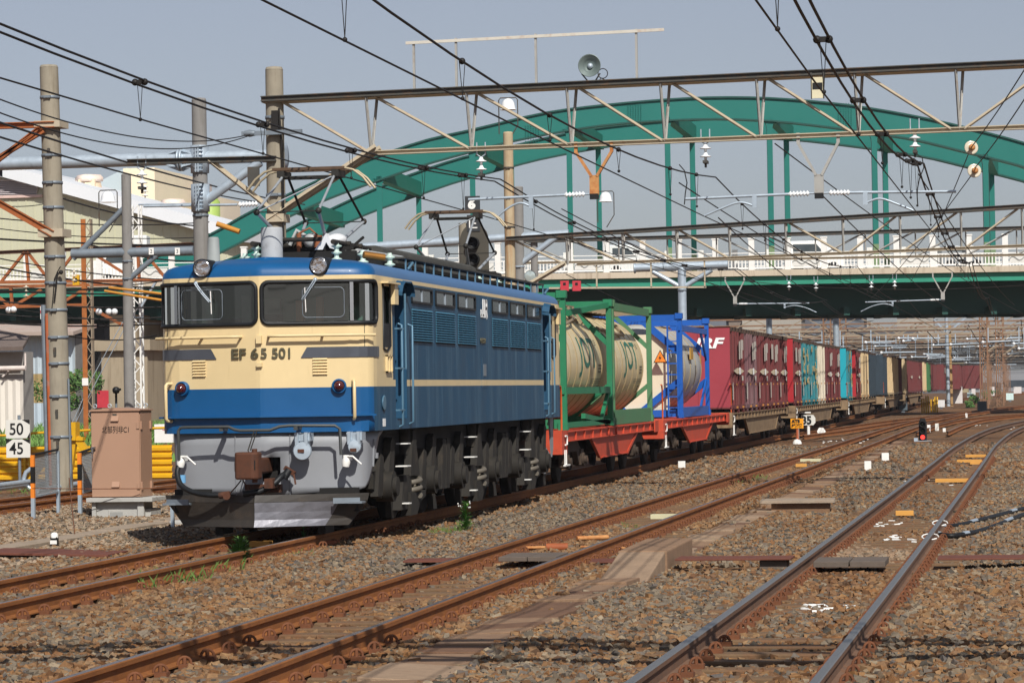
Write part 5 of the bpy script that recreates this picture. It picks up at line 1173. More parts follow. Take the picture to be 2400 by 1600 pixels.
# ------------------------------------------------------------------ overhead lines
def line(label,X,mess,cont,twin=.0,drops=(),rm=.012,rc=.0095,nm='overhead_line'):
    t=thing(nm,label,'overhead wire',(X,0,5))
    for o in ((-twin,twin) if twin else (0,)):
        MB().tube([(x+o,y,z+(o*.3)) for x,y,z in mess],rm,6).build('messenger_wire',WIRE,t)
    MB().tube(cont,rc,6).build('contact_wire',WIRE,t)
    zm=lambda y: float(np.interp(y,[p[1] for p in mess],[p[2] for p in mess])); zc_=lambda y: float(np.interp(y,[p[1] for p in cont],[p[2] for p in cont])); xm=lambda y: float(np.interp(y,[p[1] for p in mess],[p[0] for p in mess]))
    for y in drops:
        d=MB(); x=xm(y)
        for o in (-.03,.03): d.tube([(x+o,y,zm(y)),(x,y,zc_(y)+.02)],.004,4)
        d.ball((x,y,zc_(y)+.01),.022,6)
        if twin: d.bar((x-twin-.02,y,zm(y)),(x+twin+.02,y,zm(y)),.05,.05).ball((x-twin,y,zm(y)),.04,6).ball((x+twin,y,zm(y)),.04,6)
        else: d.ball((x,y,zm(y)),.035,6)
        d.build('dropper',WIRE,t)
def span(x0,x1,pts): # parabolic spans through support points, pts: (y,z,sag)
    o=[]
    for (ya,za,s),(yb,zb_,_) in zip(pts,pts[1:]):
        for k in range(14):
            f=k/14; o.append((x0+(x1-x0)*0,ya+(yb-ya)*f,za+(zb_-za)*f-4*s*f*(1-f)))
    o.append((x0,pts[-1][0],pts[-1][1])); return o
YB=-22.
line('overhead wires above the loco track, twin upper wire',.06,span(.02,.02,[(YB-45,5.75,.45),(YB,5.75,.47),(Y1,5.66,.5),(Y2,5.7,.45),(104,5.75,.4),(150,5.75,.4)]),[(.06,-70,4.83),(.06,-5,4.83),(-.05,Y1,4.95),(.1,Y2,4.95),(.0,150,4.95)],.055,(-16,-10.5,-5.3,0,5,10.2,13.6,21,26,31,36.5,42,47,52,57,68,76,84,92),.013)
line('overhead wires above the middle track',4.05,span(4.05,4.05,[(YB-45,5.7,.5),(YB,5.7,.6),(Y1,5.60,.52),(Y2,5.7,.45),(104,5.75,.4),(150,5.75,.4)]),[(4.05,-70,4.72),(4.05,-5,4.72),(3.82,Y1,4.9),(4.25,Y2,4.95),(4.3,150,4.95)],0,(-18,-12.7,-7.5,-2,4,10,13.8,22,27,32,37.5,43,48,53,58,68,76,84,92),.013)
line('overhead wires above the right hand track, twin upper wire with black spacers',7.75,span(7.75,7.75,[(YB-45,5.5,.5),(YB,5.5,.6),(Y1,5.72,.58),(Y2,5.75,.45),(104,5.75,.4),(150,5.75,.4)]),[(7.75,-70,4.5),(7.75,-10,4.52),(7.65,Y1,4.88),(7.9,Y2,4.95),(8.1,110,4.95)],.055,(-14,-8.8,-3,2.5,8.6,12,14.9,22,27,32,37.5,43,48,53,58,68,76),.016)
W=lambda lab,pts,r=.01,nm='wire': tag(MB().tube(pts,r,5).build(nm,WIRE),lab,'wire')
# feeders and other wires
def two(a,b,Ya,Yb,s=.2): return sag(dat(*a,Y=Ya),dat(*b,Y=Yb),s)
W('thin upper feeder wire from the left edge to the concrete pole behind the locomotive',two((-30,217),(575,309),-4,Y1-.26,.3))
W('thin lower feeder wire from the left edge to the concrete pole behind the locomotive',two((-30,248),(572,312),-4,Y1-.26,.35))
W('thick feeder wire sloping across the silver tube at the left, upper one',two((-30,272),(700,470),5,55,.15),.02)
W('thick feeder wire sloping across the silver tube at the left, lower one',two((-30,306),(640,470),5,55,.15),.018)
W('wire crossing from the upper right edge to the upper strain insulator',two((2390,100),(2230,340),2,Y1-.8,.05))
W('wire crossing from the upper right edge to the lower strain insulator',two((2390,170),(2240,385),2,Y1-.8,.05))
W('wire running on from the upper strain insulator down to the far insulators',two((2230,340),(2090,650),Y1-.8,75,.15))
W('wire running on from the lower strain insulator down to the far insulators',two((2237,395),(2000,685),Y1-.8,85,.15))
W('jumper wire looping below the messenger near the right hand insulator',[dat(x,y,Y=Y1-1) for x,y in ((2102,352),(2118,362),(2122,385),(2112,410),(2106,440),(2108,470))])
W('jumper wire looping from the middle messenger to its contact wire',[dat(x,y,Y=Y1-4) for x,y in ((1560,378),(1572,392),(1578,420),(1574,445),(1572,470))])
W('heavy black feeder crossing the rusty truss at the left',two((-20,548),(460,565),60,80,.05),.035)
W('black feeder just below the rusty truss at the left',two((-20,667),(480,672),70,88,.1),.04)
LW=sorted((((-20,500),(480,510)),((-20,523),(460,545)),((-20,590),(460,645)),((-20,655),(470,655)),((-20,690),(470,700)),((-20,700),(470,745)),((-20,720),(470,722)),((140,455),(470,520)),((-20,470),(150,455)),((150,770),(360,770)),((-20,610),(470,668)),((-20,628),(470,640)),((-20,672),(470,630)),((-20,740),(470,735)),((200,560),(470,600))),key=lambda q:q[0][1]+q[1][1])
ON=['first','second','third','fourth','fifth','sixth','seventh','eighth','ninth','tenth','eleventh','twelfth','thirteenth','fourteenth','fifteenth']
for i,(a,b) in enumerate(LW): W(ON[i]+' thin wire from the top in the bundle left of the locomotive',two(a,b,70+i,95-i,.2),(.02,.035,.026)[i%3])
DW=sorted((((1300,690),(1500,755),60,120),((1300,630),(1700,790),62,130),((1780,330),(2350,720),Y1+2,140),((1290,480),(1850,735),30,130),((1880,440),(2200,720),Y1+3,120),((1560,420),(2050,700),Y1+2,120),((2110,400),(2330,700),Y1+1,120),((1650,500),(1900,690),Y1+4,110),((1660,640),(2352,655),66,66)),key=lambda q:q[1][0])
for i,(a,b,Ya,Yb) in enumerate(DW): W('%s wire from the left descending to the bridge underside'%ON[i],two(a,b,Ya,Yb,.25),.013)
# ------------------------------------------------------------------ road bridge with green arches
VB=180.; BK=Vector((.34,9.7,-.35))    # depth of the near arch, offset to the far one
def B(px,py): return at(px,py,V=VB)
TOP=[(300,618),(400,588),(492,550),(590,494),(670,459),(707,440),(800,399),(887,365),(1000,328),(1102,305),(1250,270),(1340,255),(1480,240),(1600,231),(1700,228),(1800,230),(1900,237),(2000,248),(2100,264),(2200,284),(2300,308),(2400,335),(2500,368),(2620,412),(2760,470),(2900,536),(3020,600)]
BOT=[(400,650),(490,605),(575,562),(660,516),(766,467),(878,426),(985,389),(1100,357),(1200,331),(1349,303),(1441,291),(1551,283),(1677,279),(1795,283),(1866,289),(1966,301),(2060,314),(2152,329),(2259,355),(2333,373),(2400,391),(2490,424),(2600,468),(2730,524),(2860,584),(2960,640)]
def rsm(pts,n):
    P=smooth(pts,6); L=[0]
    for a,b in zip(P,P[1:]): L.append(L[-1]+math.dist(a,b))
    return [(float(np.interp(L[-1]*i/n,L,[p[0] for p in P])),float(np.interp(L[-1]*i/n,L,[p[1] for p in P]))) for i in range(n+1)]
br=thing('arch_bridge','road bridge over the yard with two big turquoise green arches','bridge',(B(1640,740).x,B(1640,740).y,0))
nB=-NV
def arch(off,name):
    t=[B(*p)+off for p in rsm(TOP,60)]; b=[B(*p)+off for p in rsm(BOT,60)]
    m=MB(); n=len(t); W_=NV*1.1
    v=t+b+[p+W_ for p in t]+[p+W_ for p in b]
    f=[]
    for i in range(n-1):
        f+=[(i,i+1,n+i+1,n+i),(2*n+i,3*n+i,3*n+i+1,2*n+i+1),(i,2*n+i,2*n+i+1,i+1),(n+i,n+i+1,3*n+i+1,3*n+i)]
    m.add(v,f); a=m.build(name,GREENB,br)
    e=MB(); 
    for s in (t,b):
        for p,q in zip(s,s[1:]): e.bar(p-NV*.06,q-NV*.06,.14,.10)
    e.build('arch_flange',pm('flange_green_shaded','#0f4a42',.5,0,.06,1),a); return a  # flange bars coloured darker: the shade under the rib is in the paint
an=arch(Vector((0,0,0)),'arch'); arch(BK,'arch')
# riveted splices
sp=MB()
for px,py in ((1490,268),(1983,268),(1250,320)):
    for i in range(6):
        for j in range(12):
            q=B(px-18+i*6,py-25+j*4.6); sp.box(q-NV*.03,(.05,.05,.05))
sp.build('rivets',GREENB,an)
RT2=RT
deckpy=lambda px: 658-(px-1287)*.0169
for far,xs0 in ((0,(893,1112,1340,1571,1811,2056,2316)),(1,(985,1204,1408,1629,1850,2081,2330))):
    for px in xs0:
        off=BK if far else Vector((0,0,0))
        q=B(px,700) if not far else at(px,700,V=VB+9.5)
        # foot on the deck, head inside the arch
        yb=float(np.interp(px if not far else px-55,[p[0] for p in BOT],[p[1] for p in BOT])); zt_=B(px if not far else px-55,yb).z
        zb_=B(px,deckpy(px)).z; zm_=zb_+1.9
        w2=.165
        def col(z0,z1,m): 
            return [MB()]
        k=MB(); 
        for z0,z1,mi in ((zm_,zt_+.2,0),(zb_,zm_,1)):
            c=[Vector((q.x,q.y,0))+RT*sx*w2+NV*sy*.3+Vector((0,0,z)) for z in (z0,z1) for sy in (0,1) for sx in (-1,1)]
            k.add(c,[(0,2,3,1),(4,5,7,6),(0,1,5,4),(2,6,7,3),(0,4,6,2),(1,3,7,5)],mi)
        for sg in (-1,1):
            pts=[(w2,0),(w2+.28,0),(w2+.1,-.12),(w2+.02,-.35),(w2,-.6)]
            k.prism([(sg*a,b) for a,b in pts],Vector((q.x,q.y,zt_+.05)),RT,(0,0,1),NV*.3)
        k.build('hanger',[GREENB,GREENO],br)
cr=MB()
for px in (1112,1340,1571,1811,2056,2316,893,700):
    yb=float(np.interp(px,[p[0] for p in BOT],[p[1] for p in BOT])); q=B(px,yb-14); cr.cut().bar(q+NV*.5,q+BK+NV*.4,.5,.9)
cr.build('cross_beam',pm('cross_green','#196a5b',.6,0,.05,1),br)
# deck, fascia, girders
def strip(y0f,y1f,depth0,depth1,mat,name,x0=-260,x1=3050,n=24):
    m=MB()
    for i in range(n):
        a=x0+(x1-x0)*i/n; b=x0+(x1-x0)*(i+1)/n
        v=[]
        for px in (a,b):
            for yf in (y0f,y1f):
                q=B(px,yf(px)); v+=[q+NV*depth0,q+NV*depth1]
        m.add(v,[(0,4,6,2),(1,3,7,5),(0,1,5,4),(2,6,7,3)]+([(0,2,3,1)] if i==0 else [])+([(4,5,7,6)] if i==n-1 else []))
    return m.build(name,mat,br)
d=deckpy
FASC=pm('fascia_concrete','#c2b49f',.9,0,.1,.6,.5,'#8a7660',streak=True,dscale=1.2)
strip(lambda p:d(p)-14,lambda p:d(p)+0,-2.2,11.9,FASC,'deck')
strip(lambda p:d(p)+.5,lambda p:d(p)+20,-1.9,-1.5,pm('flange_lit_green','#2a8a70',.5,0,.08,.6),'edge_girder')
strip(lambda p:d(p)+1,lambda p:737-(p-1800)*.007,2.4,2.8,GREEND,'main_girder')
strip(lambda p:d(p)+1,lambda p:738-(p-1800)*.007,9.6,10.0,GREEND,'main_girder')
ub=MB()
for px in range(-200,3000,115):
    q=B(px,736-(px-1800)*.007); ub.cut().bar(q+Vector((0,0,.15)),q+NV*9.8+Vector((0,0,.15)),.35,.5)
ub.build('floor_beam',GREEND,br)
# balustrade
BAL=WHITE
pm_=MB(); rl=MB(); pn=MB()
for side in (0,1):
    off=NV*(-2.0) if not side else NV*11.3
    for i,px in enumerate(range(-260,3000,84)):
        q=B(px,d(px)-14)+off
        if not side or i%1==0:
            pm_.cut().bb(q.x-.17,q.x+.17,q.y-.12,q.y+.12,q.z,q.z+1.85); pm_.bb(q.x-.21,q.x+.21,q.y-.15,q.y+.15,q.z+1.85,q.z+1.93) if not side else None
        q2=B(px+84,d(px+84)-14)+off
        rl.cut()
        for h,t_ in ((.12,.10),(.78,.06),(1.02,.05)): rl.bar(q+Vector((0,0,h)),q2+Vector((0,0,h)),.06,t_)
        if i%3!=1:
            for k in range(10): u=q.lerp(q2,(k+.7)/10.5); rl.bb(u.x-.035,u.x+.035,u.y-.03,u.y+.03,u.z+.15,u.z+.75)
        else:
            a,b=q.lerp(q2,.12),q.lerp(q2,.88); pn.cut().bar(a+Vector((0,0,.45)),b+Vector((0,0,.45)),.08,.52)
            for k in range(12):
                u=a.lerp(b,k/12); w_=a.lerp(b,(k+1)/12); pn.bar(u+Vector((0,-.06,.45+.12*math.sin(k*1.1))),w_+Vector((0,-.06,.45+.12*math.sin((k+1)*1.1))),.04,.05,mi=1)
pm_.build('balustrade_post',BAL,br); rl.build('railing_panel',BAL,br); pn.build('relief_panel',[pm('panel_white','#d8d6cf',.7,0,.1,2),pm('relief_grey','#9fa09c',.7)],br)
# pier at the left
PIER=pm('pier_concrete','#a3947d',.92,0,.1,.5,.5,'#7a6a54',streak=True,dscale=1)
a=B(228,800); b_=B(372,800)
pr_=MB(); zt_=B(300,797).z; zc_=B(300,822).z
pr_.bb(a.x,b_.x,a.y-1.2,a.y+10,zc_,zt_); pr_.bb(a.x+.5,b_.x-.3,a.y-.8,a.y+9.6,-.6,zc_); pr_.bb(a.x+.8,b_.x-1.2,a.y,a.y+9,zt_,B(300,738).z)
pi_=pr_.build('pier',PIER,br)
MB().bb(B(238,930).x,B(266,930).x,a.y-.83,a.y-.8,B(240,955).z,B(240,915).z).build('red_paint_patch',RED,pi_)
# vehicles on the bridge
def van(px0,px1,lab,h,cabfirst=True,box=False,body='#e9e9e6'):
    q0=B(px0,d(px0)-14)+NV*3.2; q1=B(px1,d(px1)-14)+NV*3.2; L=(q1-q0).length; U=(q1-q0).normalized()
    t=thing('van' if not box else 'truck',lab,'van' if not box else 'truck',(q0+q1)/2,'vehicles crossing the bridge')
    M_=pm('van_'+body[1:],body,.35,0,.03,2)
    if not box: pr=[(0,.3),(L,.3),(L,.95),(L-.5,1.05),(L-1.2,h-.1),(L-1.7,h),(.2,h),(0,h-.2)]
    else: pr=[(0,.5),(L,.5),(L,h),(1.9,h),(1.8,2.0),(.5,2.0),(.05,1.2)]
    MB().prism(pr,q0,U,(0,0,1),NV*1.8).build('van_body',M_,t,bevel=.05)
    gl=pm('van_glass','#3a4347',.1,0,.1,3,spec=.8)
    if not box: MB().prism([(.4,1.15),(L-1.25,1.15),(L-1.75,h-.2),(.4,h-.2)],q0-NV*.01,U,(0,0,1),NV*.02).build('side_window',gl,t)
    else: MB().prism([(.35,1.3),(1.6,1.3),(1.6,1.85),(.6,1.85)],q0-NV*.01,U,(0,0,1),NV*.02).build('cab_window',gl,t)
    for f in (.2,.8): MB().cyl(q0+U*(L*f)-NV*.02+Vector((0,0,.32)),q0+U*(L*f)+NV*.25+Vector((0,0,.32)),.32,16).build('wheel',RUBBER,t)
van(1856,1995,'white van with dark side windows on the bridge above the teal containers',1.95)
van(2225,2330,'grey car low behind the balustrade at the right end of the bridge',1.5,body='#8f9498')
van(1425,1545,'pale van behind the balustrade over the blue framed tank',1.9,body='#d5d8d6')
van(214,330,'white truck with a green tinted cab window on the bridge left of the locomotive',3.0,box=True)
# ------------------------------------------------------------------ left background: factory, sheds
YF=250.
def F(x,y,Y=YF): return dat(x,y,Y=Y)
FW_=pm('factory_cladding','#c6c4a8',.7,0,.06,.25,.25,'#b3aa7e',streak=True,dscale=.3); ROOFW=pm('white_roof','#e4e6e8',.55,0,.04,.2,.15,'#b9b4ae'); 
def rib(mat): return mat
fa=thing('factory','long beige clad factory with a white gable roof and roof ventilators','factory',(F(200,600).x,YF,0))
a=F(-700,430); e=F(545,560)
wl=MB(); P=[(F(-700,900).x,-.5),(F(545,900).x,-.5),(F(545,552).x,F(545,552).z),(F(0,404).x,F(0,404).z),(F(-350,330).x,F(-350,330).z),(F(-700,420).x,F(-700,420).z)]
wl.prism(P,(0,YF,0),(1,0,0),(0,0,1),(0,60,0)); wo=wl.build('wall',FW_,fa)
rb=MB()
for i in range(70):
    x=P[0][0]+(P[1][0]-P[0][0])*i/69; zt2=float(np.interp(x,[P[5][0],P[4][0],P[3][0],P[2][0]],[P[5][1],P[4][1],P[3][1],P[2][1]])); rb.bb(x-.06,x+.06,YF-.06,YF,2,zt2-.4)
rb.build('cladding_rib',FW_,wo)
rf_=MB()
for p,q in ((P[3],P[2]),(P[4],P[3])):
    rf_.add([(p[0],YF-1.5,p[1]),(q[0]+.8,YF-1.5,q[1]-.25),(q[0]+.8,YF+30,q[1]+.5),(p[0],YF+30,p[1]+.5),(p[0],YF-1.5,p[1]+1.3),(q[0]+.8,YF-1.5,q[1]+1.0),(q[0]+.8,YF+30,q[1]+1.2),(p[0],YF+30,p[1]+1.2)],[(0,1,5,4),(4,5,6,7),(0,3,2,1),(1,2,6,5),(0,4,7,3)])
rf_.build('roof',ROOFW,fa)
lo=MB(); 
for k in range(9): z=F(0,420+k*4.2).z; lo.bb(F(-60,400).x,F(92-k*1.0 if k>3 else 40+k*15,400).x,YF-.3,YF-.05,z,z+.28)
lo.build('louvre_band',pm('louvre_pale','#c9bfc0',.6,0,.1,.5),fa); MB().bb(F(-60,400).x,F(98,400).x,YF-.35,YF-.05,F(0,456).z,F(0,450).z).build('louvre_sill',pm('sill_pink','#d7b9ae',.6),fa)
VENT=pm('vent_cream','#ecd3b4',.6,0,.05,.5)
def vent(x,y0,y1,w,Y,lab,cap=True):
    q=F(x,y1,Y); zt2=F(x,y0,Y).z; k=w/.98*(Y+30)/FPX
    t=thing('roof_ventilator',lab,'ventilator',(q.x,Y,q.z),'ventilators on the factory roof')
    MB().bb(q.x-k*.36,q.x+k*.36,Y-k*.36,Y+k*.36,q.z-2,zt2-k*.2).lathe([(k*.62,-1.4),(k*.52,0)],(q.x,Y,q.z+1.0),(0,0,1),4).build('shaft',VENT,t)
    MB().lathe([(k*.55,-k*.3),(k*.62,-k*.28),(k*.62,-k*.12),(k*.5,0),(0,k*.03)],(q.x,Y,zt2),(0,0,1),4).build('cowl',pm('cowl_pink','#efd9c9',.6),t)
vent(205,402,442,58,YF+15,'cream ventilator cowl on the factory roof, left one')
vent(397,458,488,52,YF+25,'cream ventilator cowl on the factory roof, right one beside the silver pole')
vent(-12,358,392,66,YF+25,'white domed ventilator at the left edge of the factory roof')
# building behind with blue grey gable and cream end
t=thing('plant_building','pale blue grey plant building with a cream end wall above the factory roof','building',(F(300,450).x,YF+45,0))
Y=YF+45; MB().prism([(F(232,480,Y).x,0),(F(290,480,Y).x,0),(F(290,385,Y).x,F(290,385,Y).z),(F(232,415,Y).x,F(232,415,Y).z)],(0,Y,0),(1,0,0),(0,0,1),(0,20,0)).build('gable',pm('pale_blue_wall','#b7c3cc',.6,0,.05,.3),t)
MB().bb(F(290,480,Y).x,F(362,480,Y).x,Y-1,Y+20,0,F(300,388,Y).z).build('end_wall',pm('cream_wall','#ecdcc2',.6,0,.04,.3),t)
t=thing('plant_tower','pinkish plant tower with scaffold lattice and pale green tank beside the silver pole','building',(F(440,450).x,YF+60,0))
Y=YF+60; MB().bb(F(386,480,Y).x,F(436,480,Y).x,Y,Y+10,0,F(400,412,Y).z).build('tower',pm('tower_mesh','#cbbfb8',.7,0,.1,1,.4,'#8f8580',dscale=2),t)
MB().bb(F(478,480,Y).x,F(512,480,Y).x,Y-3,Y+8,0,F(490,455,Y).z).bb(F(460,480,Y).x,F(480,480,Y).x,Y-3,Y+5,0,F(470,487,Y).z).build('annexe',pm('cream_wall','#ecdcc2'),t)
MB().lathe([(1.2,-9),(1.2,0),(.8,.6),(0,.8)],(F(508,470,Y).x,Y-5,F(508,470,Y).z),(0,0,1),20).build('green_tank',pm('lime_tank','#9db55a',.5,0,.06,1),t)
# lavender lower hall and dark strip, grey wall
Yh=205.; t=thing('warehouse','long pale lavender hall with a dark shadowed opening below the factory','warehouse',(F(100,700,Yh).x,Yh,0))
MB().bb(F(-500,700,Yh).x,F(215,700,Yh).x,Yh,Yh+12,F(0,698,Yh).z,F(0,652,Yh).z).build('upper_wall',pm('lavender_wall','#c6c6d2',.6,0,.05,.3),t)
MB().bb(F(-500,700,Yh).x,F(215,700,Yh).x,Yh+1.5,Yh+12,F(0,735,Yh).z,F(0,698,Yh).z).build('canopy_wall',pm('grey_wall_d','#83858a',.7),t)
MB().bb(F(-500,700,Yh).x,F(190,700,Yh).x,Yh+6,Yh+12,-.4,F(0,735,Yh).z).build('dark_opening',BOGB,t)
Ys=122.; t=thing('corrugated_shed','blue grey and tan corrugated iron shed behind the concrete pole','shed',(F(120,900,Ys).x,Ys,-.3))
CG=pm('corrugated_bluegrey','#b5c1c8',.6,.1,.06,.6,.2,'#8a8f90',streak=True); CT=pm('corrugated_tan','#a08a5e',.8,0,.12,1,.4,'#7a6038',streak=True)
zz=lambda y:F(100,y,Ys).z
def corr(x0,x1,z0,z1,Y,mat,nm,par):
    m=MB(); n=int((x1-x0)/.18); pts=[(x0+(x1-x0)*i/n,Y+(.035 if i%2 else -.035)) for i in range(n+1)]
    for (xa,ya),(xb,yb) in zip(pts,pts[1:]): m.quad((xa,ya,z0),(xb,yb,z0),(xb,yb,z1),(xa,ya,z1))
    return m.build(nm,mat,par)
xa,xb=F(-140,900,Ys).x,F(174,900,Ys).x
corr(xa,xb,zz(858),zz(770),Ys,CG,'upper_sheet',t); corr(xa,xb,zz(925),zz(858),Ys-.02,CT,'tan_sheet',t); corr(xa,F(108,900,Ys).x,-.4,zz(925),Ys-.05,pm('sheet_pale','#b4c2cc',.6,0,.05,.6),'lower_sheet',t)
MB().bb(xa,xb,Ys+.1,Ys+1.8,-.4,zz(770)-.05).build('shed_core',CONCD,t)
MB().add([(xa,Ys-1.2,zz(768)),(xb+.3,Ys-1.2,zz(772)),(xb+.3,Ys+3,zz(752)),(xa,Ys+3,zz(745))],[(0,1,2,3)]).build('shed_roof',pm('shed_roof_rust','#b9a79a',.7,0,.15,.5,.6,'#a2563a',dscale=.5),t).modifiers.new('s','SOLIDIFY').thickness=.2
Yt=96.; t=thing('shed','small white sheet clad hut with a brown tiled roof at the left edge','shed',(F(20,900,Yt).x,Yt,-.3))
zz=lambda y:F(10,y,Yt).z
corr(F(-120,900,Yt).x,F(54,900,Yt).x,-.4,zz(870),Yt,pm('white_sheet','#ddd6ca',.6,0,.05,.8,.15,'#b0a590'),'white_sheet',t)
MB().bb(F(-120,900,Yt).x,F(53,900,Yt).x,Yt+.05,Yt+1.5,-.4,zz(808)).build('hut_wall',pm('hut_grey','#9b9690',.8),t)
MB().cyl((F(-120,900,Yt).x,Yt-.4,zz(846)),(F(66,900,Yt).x,Yt-.4,zz(846)),.12,10).cyl((F(64,900,Yt).x,Yt-.3,zz(846)),(F(64,900,Yt).x,Yt-.3,zz(812)),.05,8).bar((F(12,900,Yt).x,Yt-.4,zz(865)),(F(22,900,Yt).x,Yt,zz(850)),.06,.06).build('gutter',pm('gutter_pink','#d9ccc4',.5),t)
MB().add([(F(-120,900,Yt).x,Yt-1.0,zz(806)),(F(70,900,Yt).x,Yt-1.0,zz(806)),(F(20,900,Yt).x,Yt+3,zz(778)),(F(-120,900,Yt).x,Yt+3,zz(745))],[(0,1,2,3)]).build('hut_roof',pm('brown_tile','#75675f',.85,0,.2,3),t).modifiers.new('s','SOLIDIFY').thickness=.18
# grass and bushes at the left
def tuft(m,c,h,r,n,seed=0,wd=.012):
    rr=random.Random(seed)
    for i in range(n):
        a=rr.uniform(0,6.28); d_=rr.uniform(0,r); p=Vector((c[0]+math.cos(a)*d_,c[1]+math.sin(a)*d_,c[2])); b=rr.uniform(0,6.28); hh=h*rr.uniform(.4,1); le=hh*rr.uniform(.2,.8)
        q=p+Vector((math.cos(b)*le*.4,math.sin(b)*le*.4,hh*.6)); e_=p+Vector((math.cos(b)*le,math.sin(b)*le,hh)); s_=Vector((-math.sin(b),math.cos(b),0))*wd*rr.uniform(.6,1.4)
        m.add([p-s_,p+s_,q+s_*.8,e_,q-s_*.8],[(0,1,2,3,4)])
gm=MB()
for i in range(1500):
    y=random.uniform(82,165); x=random.uniform(at(-60,1000,Y=y).x,at(420,1000,Y=y).x); tuft(gm,(x,y,-.25),.75 if y>95 else .5,.7,4,i,.07)
for i in range(250):
    y=random.uniform(50,80); x=random.uniform(at(60,1000,Y=y).x,at(380,1000,Y=y).x); tuft(gm,(x,y,-.25),.4,.5,4,i,.05)
tag(gm.build('grass',DRY,rec=False),'rough green grass growing behind the yellow barrier at the left','grass',kind='stuff')
def leafbush(name,c,R0,H,n,lab,mat=LEAF2,ls=.12,cat='bush',grp=None,tr=True):
    t=thing(name,lab,cat,c,grp); m=MB(); rr=random.Random(int(abs(c[0])*71+abs(c[1])*13))
    cl=[(Vector((rr.gauss(0,.45)*R0,rr.gauss(0,.45)*R0,H*rr.uniform(.2,.9))),rr.uniform(.25,.5)*R0) for _ in range(9)]
    for i in range(n):
        o,r=rr.choice(cl); v=Vector((rr.gauss(0,1),rr.gauss(0,1),rr.gauss(0,.9))).normalized()*r*rr.uniform(.5,1.05); p=Vector(c)+o+v
        if p.z<c[2]: continue
        a=Vector((rr.gauss(0,1),rr.gauss(0,1),rr.gauss(0,1))).normalized(); b=a.orthogonal().normalized(); s_=ls*rr.uniform(.5,1.3)
        m.add([p-a*s_,p+b*s_*.45,p+a*s_,p-b*s_*.45],[(0,1,2,3)])
    m.build('foliage',mat,t,rec=False)
    if tr: 
        s=MB()
        for k in range(3): s.tube([Vector(c),Vector(c)+cl[k][0]],[.04*H/2,.015*H/2],6)
        s.build('stem',pm('bark','#5a4a3a',.9),t)
    return t
q=at(172,985,Z=-.3); q=Vector((at(172,940,Y=118).x,118,-.3)); leafbush('bush',q,1.5,3.6,1500,'leafy green bush between the concrete pole and the orange column')
q=Vector((at(130,940,Y=135).x,135,-.3)); leafbush('bush',q,1.0,2.0,600,'low green bush in the grass before the corrugated shed')
# distant yard behind the bridge: gantries and columns
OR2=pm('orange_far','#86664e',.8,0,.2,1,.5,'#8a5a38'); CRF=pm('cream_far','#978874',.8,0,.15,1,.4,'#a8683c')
def lattice(t,x,Y,z0,z1,w,mat,nm='lattice_column'):
    m=MB(); n=max(4,int((z1-z0)/(w*1.1)))
    for sx in (-1,1):
        for sy in (-1,1): m.bar((x+sx*w/2,Y+sy*w/2,z0),(x+sx*w/2,Y+sy*w/2,z1),w*.17,w*.17)
    for k in range(n):
        za=z0+(z1-z0)*k/n; zb2=z0+(z1-z0)*(k+1)/n; s=1 if k%2 else -1
        m.bar((x-s*w/2,Y-w/2,za),(x+s*w/2,Y-w/2,zb2),w*.10,w*.10); m.bar((x-w/2,Y-s*w/2,za),(x-w/2,Y+s*w/2,zb2),w*.1,w*.1); m.bar((x+w/2,Y-s*w/2,za),(x+w/2,Y+s*w/2,zb2),w*.1,w*.1)
    return m.build(nm,mat,t)
rr=random.Random(3)
ords=['nearest','second','third','fourth','fifth','sixth','seventh','eighth','ninth','tenth','eleventh','twelfth','farthest']
farY=[192,212,232,252,275,298,322,348,376,406,440,480,530]
for i,Yg in enumerate(farY):
    xl=at(1640+ (i%3)*30,800,Y=Yg).x-2; xr=at(2306+((i*37)%70),850,Y=Yg).x; xr2=at(2520,850,Y=Yg).x; top=6.8+.5*rr.random()
    g=thing('yard_gantry','rusty lattice gantry in the far yard beyond the bridge, %s of thirteen going back'%ords[i],'gantry',(xr,Yg,-.3),'far gantries beyond the bridge')
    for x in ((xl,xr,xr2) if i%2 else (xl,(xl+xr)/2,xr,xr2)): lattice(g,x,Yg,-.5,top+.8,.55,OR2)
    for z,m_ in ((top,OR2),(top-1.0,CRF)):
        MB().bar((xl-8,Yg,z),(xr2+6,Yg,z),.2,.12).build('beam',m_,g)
    m=MB(); n=22
    for k in range(n):
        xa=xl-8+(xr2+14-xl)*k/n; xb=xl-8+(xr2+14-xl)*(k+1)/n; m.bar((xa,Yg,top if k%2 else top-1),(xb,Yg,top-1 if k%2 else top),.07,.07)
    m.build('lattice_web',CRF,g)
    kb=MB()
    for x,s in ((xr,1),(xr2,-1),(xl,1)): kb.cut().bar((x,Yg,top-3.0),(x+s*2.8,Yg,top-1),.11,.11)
    kb.build('knee_brace',CRF,g)
    fx=MB(); fx2=MB()
    for k in range(16):
        x=xl-4+(xr2-xl+4)*rr.random(); z=top-1-rr.uniform(.2,2.2); fx.cut().cyl((x,Yg-.2,z),(x+rr.uniform(1.0,3),Yg-.2,z+rr.uniform(-.1,.1)),.07,6); fx.lathe([(0,-.13),(.11,-.06),(.13,0),(.11,.06),(0,.13)],(x,Yg-.3,z),(0,0,1),8,1); fx.bar((x+.4,Yg-.2,z),(x+.4,Yg-.2,top-1),.09,.09)
    cw=MB()
    for k in range(6): z=top-1.2-k*.42-.3*rr.random(); cw.cut().bar((xl-8,Yg+.4,z),(xr2+6,Yg+.4,z+rr.uniform(-.3,.3)),.045,.045)
    cw.build('cross_span_wire',WIRE,g)
    fx.build('pull_off_pipe',[GALV,PORC],g)
